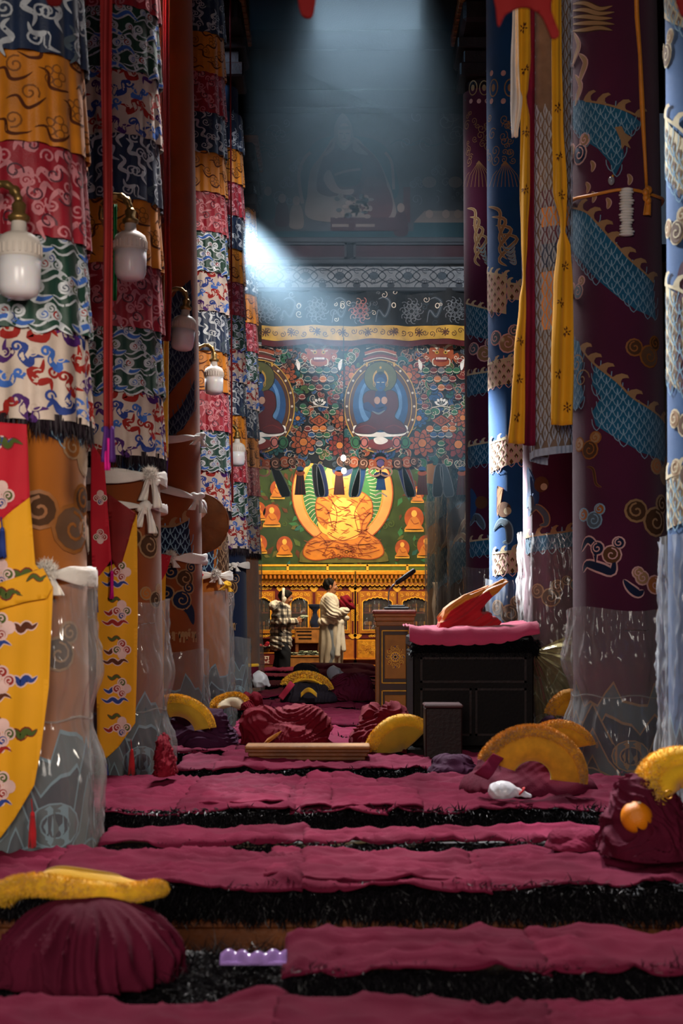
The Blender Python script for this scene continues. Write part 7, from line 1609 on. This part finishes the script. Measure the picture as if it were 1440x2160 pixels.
def figure(name, label, loc, H, pose):
    t = thing(name, label, 'person', loc); k = H/1.62; J = {q: np.array(v, float)*k for q, v in pose.items() if q not in ('pitch', 'hd')}
    hs = .118*k*pose.get('hd', 1.0)
    def fn(X, Y, Z):
        D = s_cap(X, Y, Z, J['pelvis'], J['chest'], .105*k, .10*k); D = smin(D, s_ell(X, Y, Z, J['chest'], (.105*k, .165*k, .17*k)), .05); D = smin(D, s_ell(X, Y, Z, J['pelvis'], (.115*k, .155*k, .12*k)), .05)
        D = smin(D, s_cap(X, Y, Z, J['chest']+np.array([0, 0, .1*k]), J['head']-np.array([.02*k, 0, .07*k]), .06*k, .05*k), .03)
        for s_ in 'rl':
            D = smin(D, s_cap(X, Y, Z, J['sh'+s_], J['el'+s_], .052*k, .042*k), .03); D = smin(D, s_cap(X, Y, Z, J['el'+s_], J['wr'+s_], .041*k, .027*k), .015)
            D = smin(D, s_cap(X, Y, Z, J['hip'+s_], J['kn'+s_], .082*k, .055*k), .03); D = smin(D, s_cap(X, Y, Z, J['kn'+s_], J['an'+s_], .054*k, .035*k), .02)
            D = smin(D, s_cap(X, Y, Z, J['an'+s_]-np.array([.03*k, 0, .04*k]), J['an'+s_]+np.array([.14*k, 0, -.05*k]), .035*k, .028*k), .02)
        D = np.minimum(D, smin(D, head_sdf(X, Y, Z, J['head'], hs, pose['pitch']), .015))
        for s_ in 'rl': D = hand(X, Y, Z, D, J['wr'+s_], J['hd_'+s_], J['hs_'+s_], k*.95, .6)
        return D
    sdf_mesh('body', fn, (-.30*k, -.32*k, -.01), (.42*k, .32*k, H+.03), .0068, skin, t); face_parts(t, J['head'], hs, pose['pitch'])
    return t, J, k, hs
# man: profile to the right, forearms folded before the chest
mp = dict(pelvis=(0, 0, .90), chest=(-.015, 0, 1.20), head=(.0, 0, 1.495), pitch=.03, shr=(-.02, -.18, 1.31), shl=(-.02, .18, 1.31), elr=(.03, -.23, 1.06), ell=(.05, .22, 1.06), wrr=(.24, -.09, 1.12), wrl=(.25, .07, 1.16), hd_r=(.6, .7, .1), hs_r=(.1, 0, 1), hd_l=(.6, -.7, .1), hs_l=(.1, 0, 1),
          hipr=(0, -.09, .86), hipl=(0, .09, .86), knr=(.03, -.10, .47), knl=(-.01, .10, .47), anr=(-.02, -.10, .09), anl=(.02, .10, .09))
man, J, k, hs = figure('person', 'man in a cream robe tied at the waist, arms folded, facing right', (-.165, 22.5, .012), 1.62, mp)
def man_hair(X, Y, Z):
    c = J['head']; D = s_ell(X, Y, Z, (c[0]-.022, c[1], c[2]+.035), (.110, .091, .102))+.006*wob(X, Y, Z, 90, 2)
    D = np.maximum(D, (X-c[0]-.045)-.3*(Z-c[2]-.07)); return np.maximum(D, -(Z-c[2]+.062-.40*(X-c[0]+.06)))
sdf_mesh('hair', man_hair, (-.2, -.15, 1.36), (.15, .15, 1.66), .006, hair, man)
def shirt(X, Y, Z):
    D = smin(s_ell(X, Y, Z, (-.02, 0, 1.20), (.155, .215, .21)), s_ell(X, Y, Z, (0, 0, .98), (.165, .20, .13)), .08)
    for s_ in 'rl': D = smin(D, s_cap(X, Y, Z, J['sh'+s_], J['el'+s_], .078, .078), .05); D = smin(D, s_cap(X, Y, Z, J['el'+s_], J['wr'+s_]*.94+J['el'+s_]*.06, .075, .058), .03)
    D = D+.010*np.sin((Z*1.0+X*.7+.12*wob(X, Y, Z, 12, 1))*75)*np.clip((1.25-Z)*6, .15, 1)+.006*wob(X, Y, Z, 34, 3)
    D = np.maximum(D, -(s_ell(X, Y, Z, (.03, 0, 1.43), (.08, .075, .08)))); return np.maximum(D, .93-Z)
sdf_mesh('robe_top', shirt, (-.30, -.36, .9), (.42, .36, 1.46), .0075, MATS['chuba_white'], man)
def skirt(X, Y, Z):
    f = np.clip((.98-Z)/.75, 0, 1); an = np.arctan2(Y, X-.0); r = np.hypot((X-.0)/1.0, Y/1.08); R_ = .165+.035*np.sin(f*2.4)-.02*f+.012*np.sin(an*9+3*wob(X, Y, Z, 6, 2))*(.4+f)
    D = (r-R_)*.8; D = np.maximum(D, Z-1.0); return np.maximum(D, .24+.03*np.sin(an*3)-Z)
sdf_mesh('robe_skirt', skirt, (-.28, -.29, .18), (.28, .29, 1.03), .0075, MATS['chuba_grey'], man)
def waist(X, Y, Z):
    an = np.arctan2(Y, X); r = np.hypot(X, Y/1.1); zc_ = .97+.03*np.sin(an+1); D = np.hypot(r-.165, (Z-zc_)*.75)-.042-.008*np.sin(an*11+Z*60); D = smin(D, s_ell(X, Y, Z, (.15, -.12, .93), (.06, .06, .055)), .03); D = smin(D, s_cap(X, Y, Z, (.14, -.15, .92), (.10, -.205, .42), .035, .045)+.004*wob(X, Y, Z, 30, 7), .02)
    D = smin(D, s_cap(X, Y, Z, (.17, -.12, .92), (.20, -.17, .50), .03, .038), .015); return smin(D, s_ell(X, Y, Z, (.25, -.10, 1.00), (.05, .045, .04))+.006*wob(X, Y, Z, 60, 2), .01)
sdf_mesh('tied_sleeves', waist, (-.26, -.30, .36), (.33, .28, 1.1), .007, MATS['chuba_white'], man)
def legs(J, k, r0, r1, z0):
    def fn(X, Y, Z):
        D = 9.0
        for s_ in 'rl': D = np.minimum(D, smin(s_cap(X, Y, Z, J['hip'+s_], J['kn'+s_], r0*k, (r0+r1)*.5*k), s_cap(X, Y, Z, J['kn'+s_], J['an'+s_]+np.array([0, 0, .0]), (r0+r1)*.5*k, r1*k), .03))
        D = D+.005*np.sin(Z*26+X*40+3*wob(X, Y, Z, 9, 1))+.004*wob(X, Y, Z, 40, 3); return np.maximum(D, z0-Z)
    return fn
sdf_mesh('trousers', legs(J, 1, .105, .085, .05), (-.25, -.28, .0), (.25, .28, .98), .009, MATS['trouser_grey'], man)
for s_ in 'rl':
    a = J['an'+s_]; MB().surf(lambda u, v: (a[0]-.05+.22*u, a[1]+.045*math.cos(v*2*PI)*(1-.25*u)*math.sin(PI*min(1, max(0, u*.9+.08)))**.4, max(-.01, .035+.05*math.sin(v*2*PI)*(1-.55*u)*math.sin(PI*min(1, max(0, u*.9+.08)))**.4)), 14, 12, 0).build('shoe', MATS['shoe_brown'], man)
bundle = sdf_mesh('red_bundle', lambda X, Y, Z: smin(s_ell(X, Y, Z, (0, 0, 0), (.10, .14, .12)), s_ell(X, Y, Z, (.10, -.04, -.06), (.06, .08, .06)), .04)+.012*np.sin(X*60+Z*45+4*wob(X, Y, Z, 14, 1)), (-.15, -.2, -.17), (.22, .2, .17), .008, MATS['robe_red'], None, (-.165+.22, 22.5, .012+1.245)); tag(bundle, 'dark red cloth bundle held in the arms of the man in cream', 'cloth')
# boy: plaid hooded jacket, head bent, reading the notes in his hands
bp = dict(pelvis=(-.02, 0, .92), chest=(-.005, 0, 1.21), head=(.075, 0, 1.47), pitch=.38, hd=1.12, shr=(-.005, -.175, 1.32), shl=(-.005, .175, 1.32), elr=(-.02, -.22, 1.05), ell=(.02, .21, 1.05), wrr=(.25, -.11, 1.06), wrl=(.26, .06, 1.07), hd_r=(.9, .35, .15), hs_r=(.1, .0, 1), hd_l=(.9, -.35, .15), hs_l=(.1, 0, 1),
          hipr=(-.01, -.09, .88), hipl=(-.01, .09, .88), knr=(.06, -.10, .48), knl=(-.04, .10, .48), anr=(.03, -.10, .09), anl=(-.09, .10, .09))
boy, J, k, hs = figure('person', 'boy in a plaid jacket with a cream fleece hood, looking down at banknotes', (-.935, 22.4, .012), 1.45, bp)
hc = J['head']
def boy_hair(X, Y, Z):
    D = s_ell(X, Y, Z, (hc[0]-.015, 0, hc[2]+.035), (.116, .097, .100))+.006*wob(X, Y, Z, 80, 2); D = np.maximum(D, (X-hc[0])*.9-(Z-hc[2]-.010)*.9-.035); return np.maximum(D, -(Z-hc[2]+.04-.35*(X-hc[0]+.0)))
sdf_mesh('hair', boy_hair, (-.15, -.15, 1.2), (.24, .15, 1.52), .006, hair, boy)
def band(X, Y, Z): 
    x = X-hc[0]+.045; z = Z-hc[2]-.03; r = np.hypot(x*.35, 0); D = np.hypot(np.hypot(Y, z)-.108, x)-.022; D = smin(D, s_ell(X, Y, Z, (hc[0]-.03, -.105, hc[2]-.02), (.035, .025, .045)), .01); D = smin(D, s_ell(X, Y, Z, (hc[0]-.03, .105, hc[2]-.02), (.035, .025, .045)), .01); return D+.003*wob(X, Y, Z, 140, 4)
sdf_mesh('white_ear_band', band, (-.2, -.17, 1.15), (.2, .17, 1.5), .006, MATS['fleece'], boy)
def jacket(X, Y, Z):
    K = k; D = smin(s_ell(X, Y, Z, np.array([-.01, 0, 1.17])*K, (.17*K, .225*K, .24*K)), s_cap(X, Y, Z, np.array([-.02, 0, 1.0])*K, np.array([-.02, 0, .66])*K, .185*K, .20*K), .08)
    for s_ in 'rl': D = smin(D, s_cap(X, Y, Z, J['sh'+s_], J['el'+s_], .082*K, .078*K), .04); D = smin(D, s_cap(X, Y, Z, J['el'+s_], J['wr'+s_]*.93+J['el'+s_]*.07, .076*K, .056*K), .03)
    D = D+.007*np.sin((Z+.5*X)*62+4*wob(X, Y, Z, 9, 2))+.005*wob(X, Y, Z, 30, 5); D = np.maximum(D, .50-Z+.02*np.sin(X*20)); return np.maximum(D, -s_ell(X, Y, Z, (.02, 0, 1.30), (.07, .07, .09)))
sdf_mesh('plaid_jacket', jacket, (-.28, -.33, .46), (.36, .33, 1.33), .0072, MATS['plaid_wool'], boy)
def hood(X, Y, Z):
    D = np.hypot(np.hypot(X-.005, Y)-.092, (Z-1.205+.35*(X-.0))*.9)-.038; D = smin(D, s_ell(X, Y, Z, (-.135, 0, 1.19), (.075, .12, .075)), .04); return D+.005*wob(X, Y, Z, 90, 6)
sdf_mesh('fleece_hood', hood, (-.26, -.18, 1.05), (.18, .18, 1.33), .0065, MATS['fleece'], boy)
sdf_mesh('trousers', legs(J, k, .085, .11, .04), (-.3, -.3, .0), (.3, .3, .9), .009, MATS['trouser_black'], boy)
for s_ in 'rl':
    a = J['an'+s_]; MB().surf(lambda u, v: (a[0]-.05+.21*u, a[1]+.045*math.cos(v*2*PI)*(1-.25*u)*math.sin(PI*min(1, max(0, u*.9+.08)))**.4, max(-.01, .03+.045*math.sin(v*2*PI)*(1-.55*u)*math.sin(PI*min(1, max(0, u*.9+.08)))**.4)), 14, 12, 0).build('shoe', MATS['shoe_brown'], boy)
for q in range(5):
    o = link('banknote', note, None, (boy.location.x+.325+.006*q, 22.385+.012*(q-2), .012+.985+.012*q)); o.rotation_euler = (.3, -.75+.15*q, .25*(q-2)); md = o.modifiers.new('thickness', 'SOLIDIFY'); md.thickness = .001
    tag(o, 'banknote held in the hands of the boy in plaid', 'banknote', 'banknotes in the hands of the boy')

# ------------------------------------------------------------------ incense haze before the painted hanging
hz = bpy.data.materials.new('incense_haze'); hz.use_nodes = True; nt = hz.node_tree; nt.nodes.clear(); out = nt.nodes.new('ShaderNodeOutputMaterial'); vs = nt.nodes.new('ShaderNodeVolumeScatter')
vs.inputs['Color'].default_value = (.55, .80, 1, 1); vs.inputs['Density'].default_value = HAZE; vs.inputs['Anisotropy'].default_value = .35; nt.links.new(vs.outputs[0], out.inputs['Volume'])
h = MB().box(-.80, 1.0, 11.4, 15.2, 1.6, ZC-.25).build('haze', hz); tag(h, 'blue incense haze hanging in the daylight before the painted hanging', 'haze', None, 'stuff')
